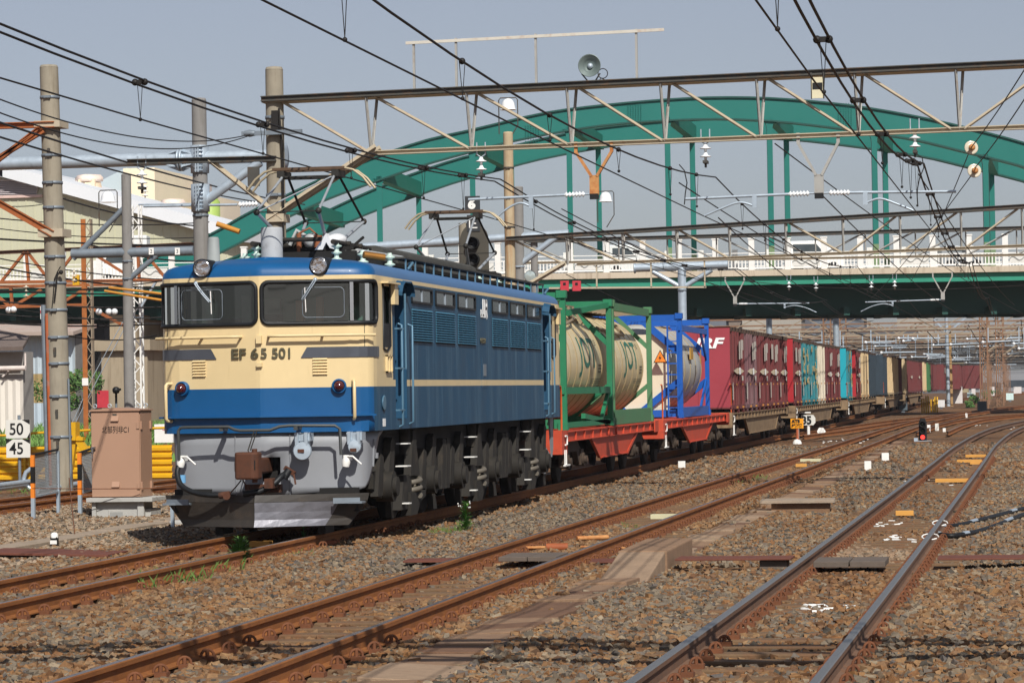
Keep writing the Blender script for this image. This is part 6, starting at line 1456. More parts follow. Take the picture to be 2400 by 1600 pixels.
for i,x in enumerate(sorted(rr.uniform(-24,14) for _ in range(16))):
    W('long wire number %s from the left over the far yard'%['one','two','three','four','five','six','seven','eight','nine','ten','eleven','twelve','thirteen','fourteen','fifteen','sixteen'][i],[(x+.02*k*k*(.5 if i%2 else .2),190+k*40,5.2+rr.uniform(0,1.4)-(.35 if k%2 else 0)) for k in range(9)],.035)
# far houses and buildings
HC=['#94836b','#a59878','#77726e','#85766a','#6a6f77','#a29b90','#7c634e','#5d5e64']; rr=random.Random(9)
hk=0
for i in range(34):
    px=1560+i*20+rr.uniform(-10,10); Yh=rr.uniform(520,760); q=at(px,860,Y=Yh); wdt=rr.uniform(7,16); hgt=rr.uniform(7,16) if px<2150 else rr.uniform(5,9)
    if px>2180: hgt*=.8
    c=HC[i%8]; t=thing('house','far %s building, number %d from the left in the row under the bridge'%(dict(zip(HC,('tan','cream','grey','brown grey','slate','pale','brown','dark grey')))[c],i+1),'building',(q.x,Yh,-1),'far buildings beyond the yard')
    MB().bb(q.x-wdt/2,q.x+wdt/2,Yh,Yh+10,-1,hgt).build('wall',pm('house_'+c[1:],c,.8,0,.08,.3),t)
    if i%3: MB().prism([(-wdt/2-.6,0),(wdt/2+.6,0),(wdt/2-1.5,2.2),(-wdt/2+1.5,2.2)],(q.x,Yh-.6,hgt),(1,0,0),(0,0,1),(0,11,0)).build('roof',pm('roof_far%d'%(i%4),['#5f5a58','#77655c','#4f555c','#8a7668'][i%4],.8),t)
    wn=MB(); 
    for fz in range(1 if i%2 else 0,int(hgt/3.2),1 if i%2==0 else 2):
        for fx_ in range(int(wdt/3.4)): wn.cut().bb(q.x-wdt/2+.8+fx_*3.4,q.x-wdt/2+2.4+fx_*3.4,Yh-.05,Yh,fz*3.2+.7,fz*3.2+2.2)
    if wn.v: wn.build('window',pm('house_glass','#3c444b',.2,0,.2,.5),t)
for i,(x0,x1,y0,Yb) in enumerate(((2236,2352,876,560),(2352,2460,870,560))):
    t=thing('depot_building',('long grey depot hall with a window band behind the far gantries','grey depot hall cut by the right edge')[i],'building',(at(x0,880,Y=Yb).x,Yb,-1)); a=at(x0,y0,Y=Yb); b=at(x1,y0,Y=Yb)
    MB().bb(a.x,b.x,Yb,Yb+20,-1,a.z).build('wall',pm('depot_grey','#8a8c90',.8,0,.06,.2),t); MB().bb(a.x+.5,b.x-.5,Yb-.06,Yb,a.z-3.2,a.z-1.8).build('window',pm('house_glass','#3c444b'),t)
# ------------------------------------------------------------------ poles and fittings at the left
YA=23.9; t=thing('concrete_pole','tall concrete pole with metal bands and a rusty conduit behind the mesh fences','pole',(-10.74,YA,-.3))
zA=lambda y: dat(125,y,Y=YA).z
pp=pole(t,-10.74,YA,-.35,8.85,.245,.195,CONC,[zA(y) for y in (224,357,420,477,590,650,712,775,835,910,1003)],GALVD,lean=-.16)
pg=MB()
for y in (352,808,950,1020): pg.cut().bar((-10.72+.02*0-.16*(zA(y)+.3)/9,YA-.23,zA(y)-.09),(-10.72-.16*(zA(y)+.3)/9,YA-.25,zA(y)+.09),.05,.05)
pg.build('foot_peg',STEELD,pp)
MB().tube([(-10.93,YA-.15,-.3),(-10.97,YA-.15,zA(720))],.045,8).build('conduit',pm('conduit_rust','#a8562c',.8,0,.2,3,.5,'#8b8884',dscale=2),t); MB().tube([(-11.03,YA-.05,-.3),(-11.08,YA-.05,zA(700))],.06,8).tube([(-10.5,YA-.1,-.3),(-10.53,YA-.1,zA(870))],.025,6).build('conduit',GALVD,t)
MB().tube([dat(118,720,Y=YA-.26),dat(122,680,Y=YA-.26),dat(125,640,Y=YA-.28),dat(133,622,Y=YA-.28),dat(139,612,Y=YA-.28)],.012,5).tube([dat(125,690,Y=YA-.27),dat(132,625,Y=YA-.27)],.022,5).ball(dat(140,625,Y=YA-.3),.05,6).build('pole_cable',WIRE,t)
g=thing('bracket_arm','rusty orange steel bracket arms running left from the tall concrete pole','bracket',(-10.9,YA-.25,5.2))
RA=pm('bracket_rust','#9c5a30',.8,0,.25,3,.5,'#74422a',dscale=4)
a=dat(-60,291,Y=YA-.26);b=dat(126,286,Y=YA-.26); MB().ibeam(a,b,.16,.13,.02,up=(0,0,1)).build('top_arm',RA,g)
for p,q in (((-40,395),(95,292)),((-40,385),(100,300)),((-40,445),(122,537))):
    MB().ibeam(dat(*p,Y=YA-.28),dat(*q,Y=YA-.28),.1,.10 if p[1]<440 else .14,.02).build('arm_brace',RA,g)
MB().bb(-11.1,-10.55,YA-.3,YA+.3,zA(540)-.05,zA(540)+.12).cut().bb(-11.15,-10.58,YA-.3,YA+.3,zA(288)-.06,zA(288)+.08).build('pole_collar',STEELC,g)
# silver tube gantry
YT=30.; t=thing('tube_gantry','large silver tube gantry on the grey pole left of the locomotive roof','gantry',(-9.3,YT,-.2)); zt_=lambda y:dat(460,y,Y=YT).z
pp=pole(t,-9.33,YT,-.35,zt_(230),.185,.17,CONCD,(zt_(495),),GALVD)
TB=GALV; L1=dat(-120,380,Y=YT-.0); R1_=dat(655,357,Y=YT)
MB().cyl((L1.x,YT,L1.z),(R1_.x,YT,R1_.z),.155,22).build('cross_tube',TB,t)
fl=MB(); q=dat(415,367,Y=YT); fl.lathe([(.155,-.05),(.27,-.05),(.27,-.01),(.155,-.01)],q,(1,0,.02),22).lathe([(.155,.02),(.27,.02),(.27,.06),(.155,.06)],q,(1,0,.02),22); fl.lathe([(.155,-.03),(.3,-.03),(.3,.02),(.155,.02)],R1_,(1,0,.02),24)
for k in range(8): a=k*math.pi/4; fl.prism([(0,0),(.28,0),(0,.11)],q+Vector((.06,math.sin(a)*.155,math.cos(a)*.155)),(1,0,0),(0,math.sin(a),math.cos(a)),(0,.012,0)); fl.prism([(0,0),(-.28,0),(0,.11)],q+Vector((-.05,math.sin(a)*.155,math.cos(a)*.155)),(1,0,0),(0,math.sin(a),math.cos(a)),(0,.012,0))
fl.build('flange',GALV,t)
cl=MB()
for z in (zt_(366),zt_(455)): cl.lathe([(.20,-.32),(.215,-.32),(.215,.32),(.2,.32)],(-9.33,YT,z),(0,0,1),20); 
for z0 in (zt_(366),zt_(455)):
    for k in range(7): cl.box((-9.3,YT-.225,z0-.27+k*.09),(.2,.05,.018)); 
    cl.box((-9.36,YT-.24,z0),(.03,.06,.62)).box((-9.3,YT-.24,z0),(.03,.06,.62))
cl.build('pole_clamp',GALV,t)
MB().cyl(dat(472,462,Y=YT),dat(598,372,Y=YT),.11,16).build('strut',GALV,t)
a=dat(545,470,Y=YT); b=dat(330,474,Y=YT); MB().cyl(a,b,.03,8).build('pull_off_pipe',GALV,t); rodins(t,dat(548,470,Y=YT),dat(592,468,Y=YT),.07)
# farther grey pole with its own tube gantry
YP=64.; t=thing('tube_gantry','small grey tube gantry on a slim grey pole above the brown cabinet','gantry',(dat(293,700,Y=YP).x,YP,-.3)); zp=lambda y:dat(293,y,Y=YP).z
x=dat(294,700,Y=YP).x; pole(t,x,YP,-.4,zp(402),.19,.17,CONCD,(zp(600),zp(640)),GALVD)
MB().cyl(dat(165,583,Y=YP),dat(445,576,Y=YP),.17,16).build('cross_tube',GALVD,t); MB().cyl(dat(168,594,Y=YP),dat(285,478,Y=YP),.1,12).cyl(dat(298,640,Y=YP),dat(365,582,Y=YP),.1,12).build('strut',GALVD,t)
MB().cyl(dat(318,470,Y=YP),dat(480,468,Y=YP),.035,8).build('pipe',GALV,t)
for px in (348,408): q=dat(px,577,Y=YP-.2); nb=MB().bb(q.x-.09,q.x+.09,YP-.24,YP-.21,q.z-.12,q.z+.12).build('number_tag',WHITE,t); text('number','2' if px<400 else '3',.13,(q.x-.045,YP-.242,q.z-.065),(1,0,0),(0,0,1),BLACK,nb)
# orange column, white lattice mast, rusty truss
YO=92.; q=dat(198,1010,Y=YO); t=thing('steel_column','orange rusted steel column with a lattice side left of the brown cabinet','column',(q.x,YO,-.5))
za=dat(199,503,Y=YO).z; x=q.x
MB().bb(x-.10,x+.12,YO-.05,YO+.0,-.6,za).bb(x-.10,x-.08,YO,YO+.3,-.6,za).build('flange_plate',ORANGE,t)
m=MB(); m.bb(x+.30,x+.35,YO+.0,YO+.3,-.6,za); n=34
for k in range(n): z1=-.5+(za+.5)*k/n; z2=-.5+(za+.5)*(k+1)/n; m.bar((x+.12,YO-.02,z1 if k%2 else z2),(x+.33,YO-.02,z2 if k%2 else z1),.05,.03)
m.build('lattice_web',CRF,t)
tg=MB().bb(x-.13,x+.16,YO-.08,YO-.06,dat(198,885,Y=YO).z,dat(198,868,Y=YO).z).build('number_tag',WHITE,t)
gy=MB(); gy.tube([dat(290,725,Y=YO),dat(213,865,Y=YO),dat(160,985,Y=YO)],.02,5).tube([dat(296,735,Y=YO),dat(219,880,Y=YO),dat(166,985,Y=YO)],.02,5).build('guy_wire',GALV,t)
YW=98.; q=dat(318,930,Y=YW); t=thing('lattice_mast','slender white lattice mast between the grey pole and the locomotive','mast',(q.x,YW,-.5)); lattice(t,q.x,YW,-.6,dat(316,470,Y=YW).z,.42,WHITE); MB().bar(dat(320,712,Y=YW),dat(362,640,Y=YW),.12,.1).cyl(dat(285,730,Y=YW),dat(330,730,Y=YW),.05,8).build('side_bracket',GALV,t)
YR=95.; t=thing('rusty_gantry','rusty brown truss gantry crossing the left part of the yard','gantry',(dat(200,600,Y=YR).x,YR,6.5))
def RT_(x): return dat(x,580-(x)*.044,Y=YR)
def RB_(x): return dat(x,648-x*.013,Y=YR)
MB().ibeam(RT_(-60),RT_(455),.3,.16,.03,up=(0,0,1)).build('top_chord',pm('truss_dark','#5f4130',.8,0,.2,2),t); MB().bar(RB_(-60),RB_(455),.3,.14).build('bottom_chord',RA,t)
m=MB()
for a,b,f in ((58,2,0),(60,66,1),(58,103,0) if False else (62,115,0),(178,120,0),(196,312,0),(316,320,1),(320,384,0),(-10,-50,0)):
    m.bar(RT_(a),RB_(b),.14,.12)
m.build('web_member',RA,t)
t2=thing('rusty_gantry','lower rusty truss under the first one at the left, behind the wires','gantry',(dat(100,690,Y=110.).x,110.,5)); 
Q=lambda x,y: dat(x,y,Y=110.)
MB().bar(Q(-60,660),Q(300,652),.2,.16).bar(Q(-60,706),Q(200,700),.2,.16).build('chord',RA,t2); m=MB()
for (a,b),(c,d_) in (((25,660),(28,704)),((30,704),(95,665)),((-30,660),(25,705)),((135,700),(200,660)),((205,705),(285,748))): m.bar(Q(a,b),Q(c,d_),.16,.14)
m.build('web_member',RA,t2)
for (x,y),lb in (((100,718),'near the concrete pole'),((296,650),'beside the grey pole')):
    q=dat(x,y,Y=80); t=thing('striped_sign','small white sign with a red stripe hanging %s'%lb,'sign',(q.x,80,q.z)); MB().bb(q.x-.14,q.x+.14,80,80.04,q.z-.26,q.z+.26).build('board',WHITE,t); MB().bb(q.x-.13,q.x+.13,79.98,80,q.z-.02,q.z+.1).build('stripe',RED,t)
q=dat(174,643,Y=85); t=thing('yellow_box','small yellow box hanging in the wires left of the orange column','box',(q.x,85,q.z)); MB().bb(q.x-.14,q.x+.14,85,85.15,q.z-.22,q.z+.22).build('box',YEL,t); MB().bb(q.x-.06,q.x+.06,84.98,85,q.z-.08,q.z+.08).build('label',BLACK,t)
for i,(x,y) in enumerate(((20,712),(31,711),(227,716),(250,716),(263,716))):
    q=dat(x,y,Y=82); t=thing('disc_insulator','round glass insulator disc hanging in the wire bundle, place %s from the left'%('first','second','third','fourth','fifth')[i],'insulator',(q.x,82,q.z),'disc insulators at the left'); MB().lathe([(.01,-.05),(.1,-.02),(.14,.01),(.05,.03),(.02,.06)],(q.x,82,q.z),(.3,-1,0),14).build('disc',PORC,t)
for (x,y),lb in (((333,425),'left of the grey pole top'),((170,620),'right of the concrete pole among the wires'),((60,655),'low at the left among the wires')):
    q=dat(x,y,Y=76); t=thing('pin_insulator','grey stacked pin insulator '+lb,'insulator',(q.x,76,q.z)); clevis(t,q.x,76,q.z,3,.13,PORC if x>300 else PORCB,'discs',.17)
for i,(a,b) in enumerate((((240,668),(375,690)),((250,660),(375,675)))):
    t=tag(MB().tube([dat(*a,Y=60),dat(*b,Y=60)],.045,8).build('cable_cover',pm('cover_orange','#bf8430',.6,0,.12,2,.3,'#8a5a2a')),'orange insulating sleeve on a wire left of the cab window, %s of two'%('lower','upper')[i],'cable cover')
q=dat(510,520,Y=45); tag(MB().tube([dat(498,514,Y=45),dat(550,532,Y=45)],.075,8).build('cable_cover',pm('cover_orange','#e39a2c')),'orange insulating sleeve on the wire above the cab roof','cable cover')
# ------------------------------------------------------------------ cabinet, fences, signs, barrier
CAB=pm('cabinet_tan','#ad8870',.5,0,.03,2,.08,'#8f6b52')
c=thing('equipment_cabinet','brown steel equipment cabinet with Japanese lettering on a concrete stand left of the locomotive','cabinet',(-5.25,10.6,-.3))
x0,x1,y0,y1=-5.62,-4.83,10.3,10.98
zb=at(270,1165,Y=y0).z; ztop=at(270,955,Y=y0).z
x0=at(213,1060,Y=y0).x; x1=at(328,1060,Y=y0).x
m=MB().bb(x0,x1,y0+.03,y1,zb,ztop-.05); bo=m.build('cabinet_body',CAB,c,bevel=.006)
d=MB().bb(x0+.01,x1-.01,y0,y0+.03,zb+.01,ztop-.06).build('cabinet_door',CAB,c,bevel=.006)
MB().prism([(x0-.02,ztop-.055),(x1+.02,ztop-.055),(x1+.02,ztop-.035),((x0+x1)/2,ztop),(x0-.02,ztop-.035)],(0,y0-.03,0),(1,0,0),(0,0,1),(0,y1-y0+.06,0)).build('cabinet_roof',CAB,c)
v=MB(); w_=x1-x0
for z in (ztop-.22,zb+.17): v.prism([(0,0),(.035,0),(0,.09)],((x0+x1)/2-.01-.055,y0,z),(0,-1,0),(0,0,1),(.13,0,0))
v.build('vent_hood',CAB,d); 
hg=MB()
for z in (ztop-.30,zb+.18): hg.bb(x1-.05,x1-.005,y0-.018,y0,z-.05,z+.06).bb(x1,x1+.02,y0+.05,y0+.12,z-.06,z+.07).bb(x1,x1+.025,y1-.12,y1-.03,z-.06,z+.07)
hg.build('hinge',CAB,c); MB().bb((x0+x1)/2-.04,(x0+x1)/2+.03,y0-.004,y0,ztop-.13,ztop-.10).build('key_slot',STEELD,d)
hz=zb+.70*(ztop-zb)*.78
MB().bb(x0+.015,x0+.055,y0-.03,y0,hz-.06,hz+.03).tube([(x0+.035,y0-.02,hz),(x0+.09,y0-.05,hz+.02)],.02,6).tube([(x0+.05,y0-.04,hz),(x0+.045,y0-.045,hz-.16)],.008,5).build('door_handle',CHROME,d)
ey=MB()
for x,y in ((x0+.05,y0+.1),(x0+.18,y1-.2),(x1-.06,y0+.15),(x1-.05,y1-.15)):
    ey.tube([(x+.03*math.cos(a),y,ztop+.03+.03*math.sin(a)) for a in np.linspace(0,6.29,11)],.008,5)
ey.build('lifting_eye',GALV,c)
h_=.088; tx_=text('lettering','北部列非C1',h_,((x0+x1)/2-.225,y0-.001,at(270,1013,Y=y0).z),(1,0,0),(0,0,1),BLACK,d,bold=0.0)
wtx=max(v.co.x for v in tx_.data.vertices)-min(v.co.x for v in tx_.data.vertices)
if wtx>0:
    mn=min(v.co.x for v in tx_.data.vertices); k=.455/wtx
    for v in tx_.data.vertices: v.co.x=mn+(v.co.x-mn)*k
zs0=at(270,1240,Y=y0).z
st=MB().bb(x0-.07,x1+.22,y0-.08,y1+.12,zb-.075,zb-.005).bb(x0-.0,x0+.07,y0,y0+.1,-.5,zb-.075).bb(x1-.06,x1+.05,y0,y0+.1,-.5,zb-.075).bb(x0,x1,y0+.05,y1,-.5,zb-.075).bb(x1-.0,x1+.14,y0+.1,y1,-.5,zb-.20)
st.bb(x0+.27,x0+.55,y0+.035,y0+.05,-.30,-.06).build('concrete_stand',CONCB,c,bevel=.008)
MB().bb(x0+.30,x0+.52,y0+.03,y0+.036,-.3,-.10).build('stand_panel',pm('stand_grey','#9c9c98',.8),c)
MB().tube([(-6.2,8.9,.35),(-5.6,9.9,.30),(-4.8,10.2,.285),(-4.2,10.5,.29)],.007,5).build('loose_wire',CLIP,c)
hs=thing('radio_antenna','black round headed antenna on a thin stalk behind the brown cabinet','antenna',(at(270,940,Y=12.4).x,12.4,ztop)); q=at(272,918,Y=12.4); MB().lathe([(.02,-.2),(.02,-.03),(.05,-.02),(.065,.02),(.06,.06),(.03,.085),(0,.09)],q,(0,0,1),14).bb(q.x,q.x+.08,12.36,12.44,q.z+.02,q.z+.06).build('antenna_head',BLACK,hs); MB().cyl((q.x,12.4,-.3),(q.x,12.4,q.z-.1),.02,6).build('stalk',GALVD,hs)
MESH=pm('mesh_wire','#a5a8a8',.4,.5,.05,9)
def meshfence(a,b,lab):
    t=thing('mesh_fence',lab,'fence',a,'small wire mesh fences'); a=Vector(a); b=Vector(b); d_=(b-a).normalized(); L=(b-a).length
    p=MB().bar(a+Vector((0,0,-.2)),a+Vector((0,0,.42)),.06,.06).build('post',GALV,t)
    OB=[(.42,.66,ORP),(.66,.93,BLACK),(.93,1.12,ORP)]
    for z0,z1,m_ in OB: MB().bar(a+Vector((0,0,z0)),a+Vector((0,0,z1)),.062,.062).build('post_band',m_,p)
    MB().bar(b+Vector((0,0,-.2)),b+Vector((0,0,1.15)),.06,.05).build('post',GALV,t)
    MB().bar(a+Vector((0,0,1.12)),b+Vector((0,0,1.17)),.035,.035).build('top_rail',BLACK,t); MB().bar(a+Vector((0,0,.44)),b+Vector((0,0,.46)),.035,.03).build('bottom_rail',GALV,t)
    w_=MB(); H=.66; s=.05; n=int((L+H)/s)
    for k in range(n):
        u=k*s
        for sg in (0,1):
            p0=(max(0,u-H),max(0,H-u) if False else (u-max(0,u-H)))
            ua=max(0,u-H); za=u-ua; ub=min(L,u); zb_=u-ub
            A=a+d_*(ua if not sg else L-ua)+Vector((0,0,.46+za)); B_=a+d_*(ub if not sg else L-ub)+Vector((0,0,.46+zb_))
            w_.bar(A,B_,.005,.005)
    w_.build('wire_mesh',MESH,t,rec=False)
fz=lambda x,y:Vector((at(x,y,Z=-.25).x,at(x,y,Z=-.25).y,-.25))
F1=Vector((at(78,1190,Y=9.6).x,9.6,-.25)); meshfence(F1,(at(137,1190,Y=11.4).x,11.4,-.25),'wire mesh fence with an orange and black post, left one by the cabinet')
meshfence((at(188,1190,Y=10.9).x,10.9,-.25),(at(222,1190,Y=12.6).x,12.6,-.25),'wire mesh fence with an orange and black post, partly behind the brown cabinet')
# speed signs
YSG=25.; q=at(42,1005,Y=YSG); t=thing('speed_sign','stacked white 50 and 45 speed boards beside the yellow barrier','sign',(q.x,YSG,-.3))
PW=pm('sign_offwhite','#dcdad2',.5,0,.04,2)
for z,s,cut in ((0,'50',True),(-.42,'45',False)):
    bd=MB().prism([(-.27,-.2),(.27,-.2),(.27,.2-.1*0),(.2,.2),(-.27,.2)],(q.x,YSG,q.z+z),(1,0,0),(0,0,1),(0,.03,0)).build('board',PW,t)
    MB().prism([(.1,.2),(.27,.2),(.27,.1)],(q.x,YSG-.005,q.z+z),(1,0,0),(0,0,1),(0,.004,0)).prism([(-.27,-.205),(.27,-.205),(.27,-.2),(-.27,-.2)],(q.x,YSG-.004,q.z+z),(1,0,0),(0,0,1),(0,.03,0)).prism([(.2,-.2),(.27,-.2),(.27,-.08)] if cut else [(-.27,.1),(-.27,.2),(-.12,.2)],(q.x,YSG-.005,q.z+z),(1,0,0),(0,0,1),(0,.004,0)).build('board_corner',BLACK,bd)
    text('number',s,.25,(q.x-.2,YSG-.003,q.z+z-.12),(1,0,0),(0,0,1),BLACK,bd,bold=.004,sx=.92)
MB().cyl((q.x,YSG+.08,-.4),(q.x,YSG+.08,q.z+.3),.035,8).build('sign_post',GALVD,t)
# yellow corrugated barrier with rail posts
YB_=29.; q0=at(-90,1085,Y=YB_); q1=at(400,1085,Y=YB_); t=thing('safety_barrier','yellow corrugated steel barrier with tubular handrails beside the far track','barrier',((q0.x+q1.x)/2,YB_,-.3))
m=MB(); zt2=at(100,1046,Y=YB_).z; zb2=at(100,1125,Y=YB_).z; n=5; H=(zt2-zb2)/n
for a,b in ((-90,68),(71,113),(163,212),(350,404)):
    xa,xb=at(a,1085,Y=YB_).x,at(b,1085,Y=YB_).x; m.cut()
    for k in range(n):
        z=zb2+k*H; pr=[(YB_,z),(YB_-.05,z+H*.2),(YB_-.05,z+H*.6),(YB_,z+H*.8),(YB_,z+H)]
        for (ya,za),(yb,zb3) in zip(pr,pr[1:]): m.quad((xa,ya,za),(xb,ya,za),(xb,yb,zb3),(xa,yb,zb3))
m.build('corrugated_panel',YEL,t)
m=MB(); zr=at(50,1020,Y=YB_).z
def rl_(pts): m.cut().tube([Vector((at(p,1000,Y=YB_).x,YB_-.1,z)) for p,z in pts],.03,7)
rl_(((-80,zr+.02),(55,zr),(60,zr-.05),(60,zb2))); rl_(((72,zb2),(72,zr),(78,zr+.05),(215,zr+.1))); rl_(((350,zr+.12),(400,zr+.13)))
m.build('handrail',YEL,t)
t=thing('buffer_frame','yellow steel bracket frame with braces leaning beside the concrete pole','frame',(at(175,1060,Y=26).x,26,-.3)); q=lambda x,y: at(x,y,Y=26.)
MB().bar(q(170,1010),q(182,1010),.30,.4).cut().bar(q(176,1020),q(166,1100),.13,.1).cut().bar(q(180,1025),q(218,1080),.14,.14).cut().bar(q(115,1070),q(70,1125),.07,.1).cut().box(q(182,1028),(.3,.2,.08)).build('bracket',YEL,t)
t=thing('cable_bundle','bundle of silver ducts with a curved end lying by the far left track','duct',(at(30,1145,Z=-.1).x,14,-.2)); q=lambda x,y,Z=-.05: at(x,y,Z=Z)
m=MB(); a=Vector(q(-60,1150)); b=Vector(q(58,1135)); m.tube([a,b],.07,10).cut().tube([a+Vector((0,.3,.05)),b+Vector((0,.3,.05))],.06,10).cut().tube([b+Vector((.1,.1,-.1)),b+Vector((-.02,.1,-.02)),b+Vector((-.06,.1,.12)),b+Vector((0,.1,.26)),b+Vector((.12,.1,.34))],.05,8).cut().tube([Vector(q(85,1150,-.1)),Vector(q(205,1130,-.1))],.06,8).tube([Vector(q(85,1136,-.1)),Vector(q(205,1116,-.1))],.05,8)
m.build('duct',GALV,t)
t=thing('stake','black short stake with a white lettered cap by the left cable trough','marker post',(-3.25,1.23,-.25)); q=at(128,1288,Y=1.2); MB().bb(q.x-.045,q.x+.045,1.16,1.24,-.3,q.z+.17).build('stake',BLACK,t); MB().lathe([(.05,0),(.05,.05),(.03,.07),(0,.075)],(q.x,1.2,q.z+.16),(0,0,1),10).bb(q.x-.046,q.x+.046,1.155,1.16,q.z+.08,q.z+.13).build('white_cap',WHITE,t)
tag(MB().tube([at(162,1120,Y=6.5),at(178,1280,Y=3.0)],.008,5).build('thin_rod',CLIP),'thin rusty rod leaning in the ballast left of the cabinet','rod')
tag(MB().bb(at(405,1235,Y=7).x,at(450,1235,Y=7).x,6.8,7.2,-.22,-.1).build('white_block',CONCB,bevel=.02),'white concrete block lying beside the plough at the left','block')
MBp=MB().bar(at(403,1180,Y=6).to_tuple(),at(406,1250,Y=6).to_tuple(),.05,.05); tag(MBp.build('steel_stake',GALV),'grey steel stake right beside the snow plough','stake')
q=at(347,1010,Y=29.); t=thing('point_machine','white trackside box lettered B beyond the yellow barrier','box',(q.x,29.5,q.z)); 
q=at(385,1008,Y=33.); MB().bb(q.x-.25,q.x+.3,33,33.4,q.z-.3,q.z+.15).build('box',WHITE,t); text('letter','B',.09,(q.x-.05,32.997,q.z),(1,0,0),(0,0,1),RED,t)
# ------------------------------------------------------------------ troughs, plates, boards on the ballast
def slab(x,y,L,w,z,rz=0,tilt=0,mat=TROUGH,nm='cable_trough_lid',h=.07,par=None,rx=0): return MB().box((x,y,z),(w,L,h),rz,rx=rx,ry=tilt).build(nm,mat,par,bevel=.008)
t=thing('cable_trough','line of brown concrete cable trough lids between the middle and right hand tracks','cable trough',(5.4,20,-.2)); rr=random.Random(4)
y=-20.
while y<64:
    L=.5+.5*(rr.random()<.5)
    if not -7.3<y<-2.6: slab(5.42+.1*math.sin(y*.08)+rr.uniform(-.03,.03),y+L/2,L-.035,(.56 if y<-7 else .42)+rr.uniform(-.03,.03),-.178+rr.uniform(-.02,.02),rr.uniform(-.06,.06),rr.uniform(-.06,.06),rr.choice(TRS),par=t,rx=rr.uniform(-.025,.025))
    y+=L
t=thing('trough_hump','raised concrete hump carrying the cable trough over a crossing duct','concrete block',(5.4,-4.5,-.2))
MB().prism([(-6.6,-.3),(-6.6,-.19),(-4.95,.035),(-4.95,-.3)],(5.2,0,0),(0,1,0),(0,0,1),(.5,0,0)).build('ramp_slab',TRS[2],t,bevel=.015)
MB().prism([(-4.93,-.3),(-4.93,.045),(-2.5,.055),(-2.5,-.3)],(5.18,0,0),(0,1,0),(0,0,1),(.54,0,0)).build('top_slab',TRS[0],t,bevel=.02)
t=thing('cable_trough','concrete cable trough edge along the left side of the loco track','cable trough',(-3.6,8,-.2)); y=-1.5
while y<26:
    slab(-3.62+rr.uniform(-.02,.02)-.004*y,y+.5,.99,.42,-.19+rr.uniform(-.008,.008),rr.uniform(-.01,.01),0,TROUGH2,par=t,h=.12); y+=1
def flat(nm,lab,cat,x,y,w,L,z,mat,rz=0,h=.02,rx=0,ry=0): return tag(MB().box((x,y,z),(w,L,h),rz,rx=rx,ry=ry).build(nm,mat,bevel=.004),lab,cat)
flat('steel_plate','rusty steel plate bridging the ballast between the cable trough and the right hand track','plate',6.42,-4.6,1.25,.55,-.06,STEELPL,0,.02)
MB_=flat('timber_support','dark timber under the rusty plate beside the right hand track','timber',6.85,-4.65,.3,.3,-.13,WOOD,0,.1)
t=thing('crossing_board','grey wooden crossing boards between the rails of the right hand track','board',(7.75,-5.3,-.1))
for k in range(2): MB().box((7.52+k*.38,-5.2,-.075),(.365,.85,.06)).build('board',WOOD,t,bevel=.005)
flat('steel_plate','rusty steel plate outside the right hand track at the right edge','plate',9.35,-4.6,1.5,.6,-.07,STEELPL)
t=thing('crossing_board','grey wooden crossing board between the rails of the middle track','board',(4.05,-3.7,-.1))
for k in range(2): MB().box((3.9+k*.33,-3.75,-.08),(.32,.9,.05)).build('board',WOOD,t,bevel=.005)
flat('steel_plate','triangular looking rusty plate left of the middle track','plate',3.0,-3.4,.95,.55,-.13,STEELPL,.1)
flat('steel_plate','rusty plate between the middle track and the trough hump','plate',4.98,-3.9,.5,.6,-.12,STEELPL,.1)
flat('steel_plate','rusty tilted steel plate lying left of the loco track in the foreground','plate',-2.35,-1.4,1.6,1.0,-.12,STEELPL,.05,.03,0,.03)
q=at(1870,1188,Z=-.1); flat('concrete_slab','thin pale slab lid on a concrete box beside the cable trough','slab',q.x,q.y,1.15,.9,.0,TROUGH2,.05,.045); flat('concrete_box','brown concrete box under the thin pale lid','box',q.x+.05,q.y,.9,.7,-.1,TROUGH,.05,.18)
YW_=pm('wood_yellow','#d59a4a',.7,0,.1,4)
for i,(x,y,w) in enumerate(((2287,1067,.7),(2272,1079,.8),(2292,1083,.5),(2231,1124,.85),(1900,1077,.7),(1878,1089,.35),(1556,1208,.5),(612,1272,.35),(2120,1200,.35))):
    q=at(x,y,Z=-.1); flat('timber_board',('wooden plank between the rails: '+('farthest of the three stacked ones','middle of the three stacked ones','nearest of the three stacked ones','single one just below the stacked ones','pale green grey one in the middle track','small orange one beside the pale one in the middle track','small cream one against the right rail of the middle track','bright stub under the snow plough','short one beside the right hand track joint')[i]),'plank',q.x,q.y,w*.75,.2,-.11,YW_ if i not in (4,6) else pm('wood_pale','#c9c4a0',.7,0,.1,4),rr.uniform(-.05,.05),.07)
t=thing('bond_unit','rusty orange cylinder and rods lying between the rails of the middle track','track fitting',(4.3,1.5,-.1)); q=at(1280,1282,Z=-.12); q2=at(1350,1285,Z=-.13); q3=at(1352,1261,Z=-.13); q4=at(1425,1258,Z=-.13)
MB().cyl(q,q+Vector((.26,.04,0)),.05,12).build('cylinder',pm('orange_rust_b','#96502c',.7,0,.2,6),t); MB().cyl(q+Vector((-.3,-.05,0)),q,.02,6).cut().cyl(q+Vector((.42,.05,0)),q2+Vector((.6,0,0)),.018,6).cut().cyl(q3,q4,.03,8).build('rod',YRUST,t)
tag(MB().tube([at(745,1278,Z=-.15),at(790,1274,Z=-.15)],.06,8).build('rust_cylinder',pm('orange_rust_b','#b0572a')),'rusty orange cylinder beside the loco track ahead of the bogie','track fitting')
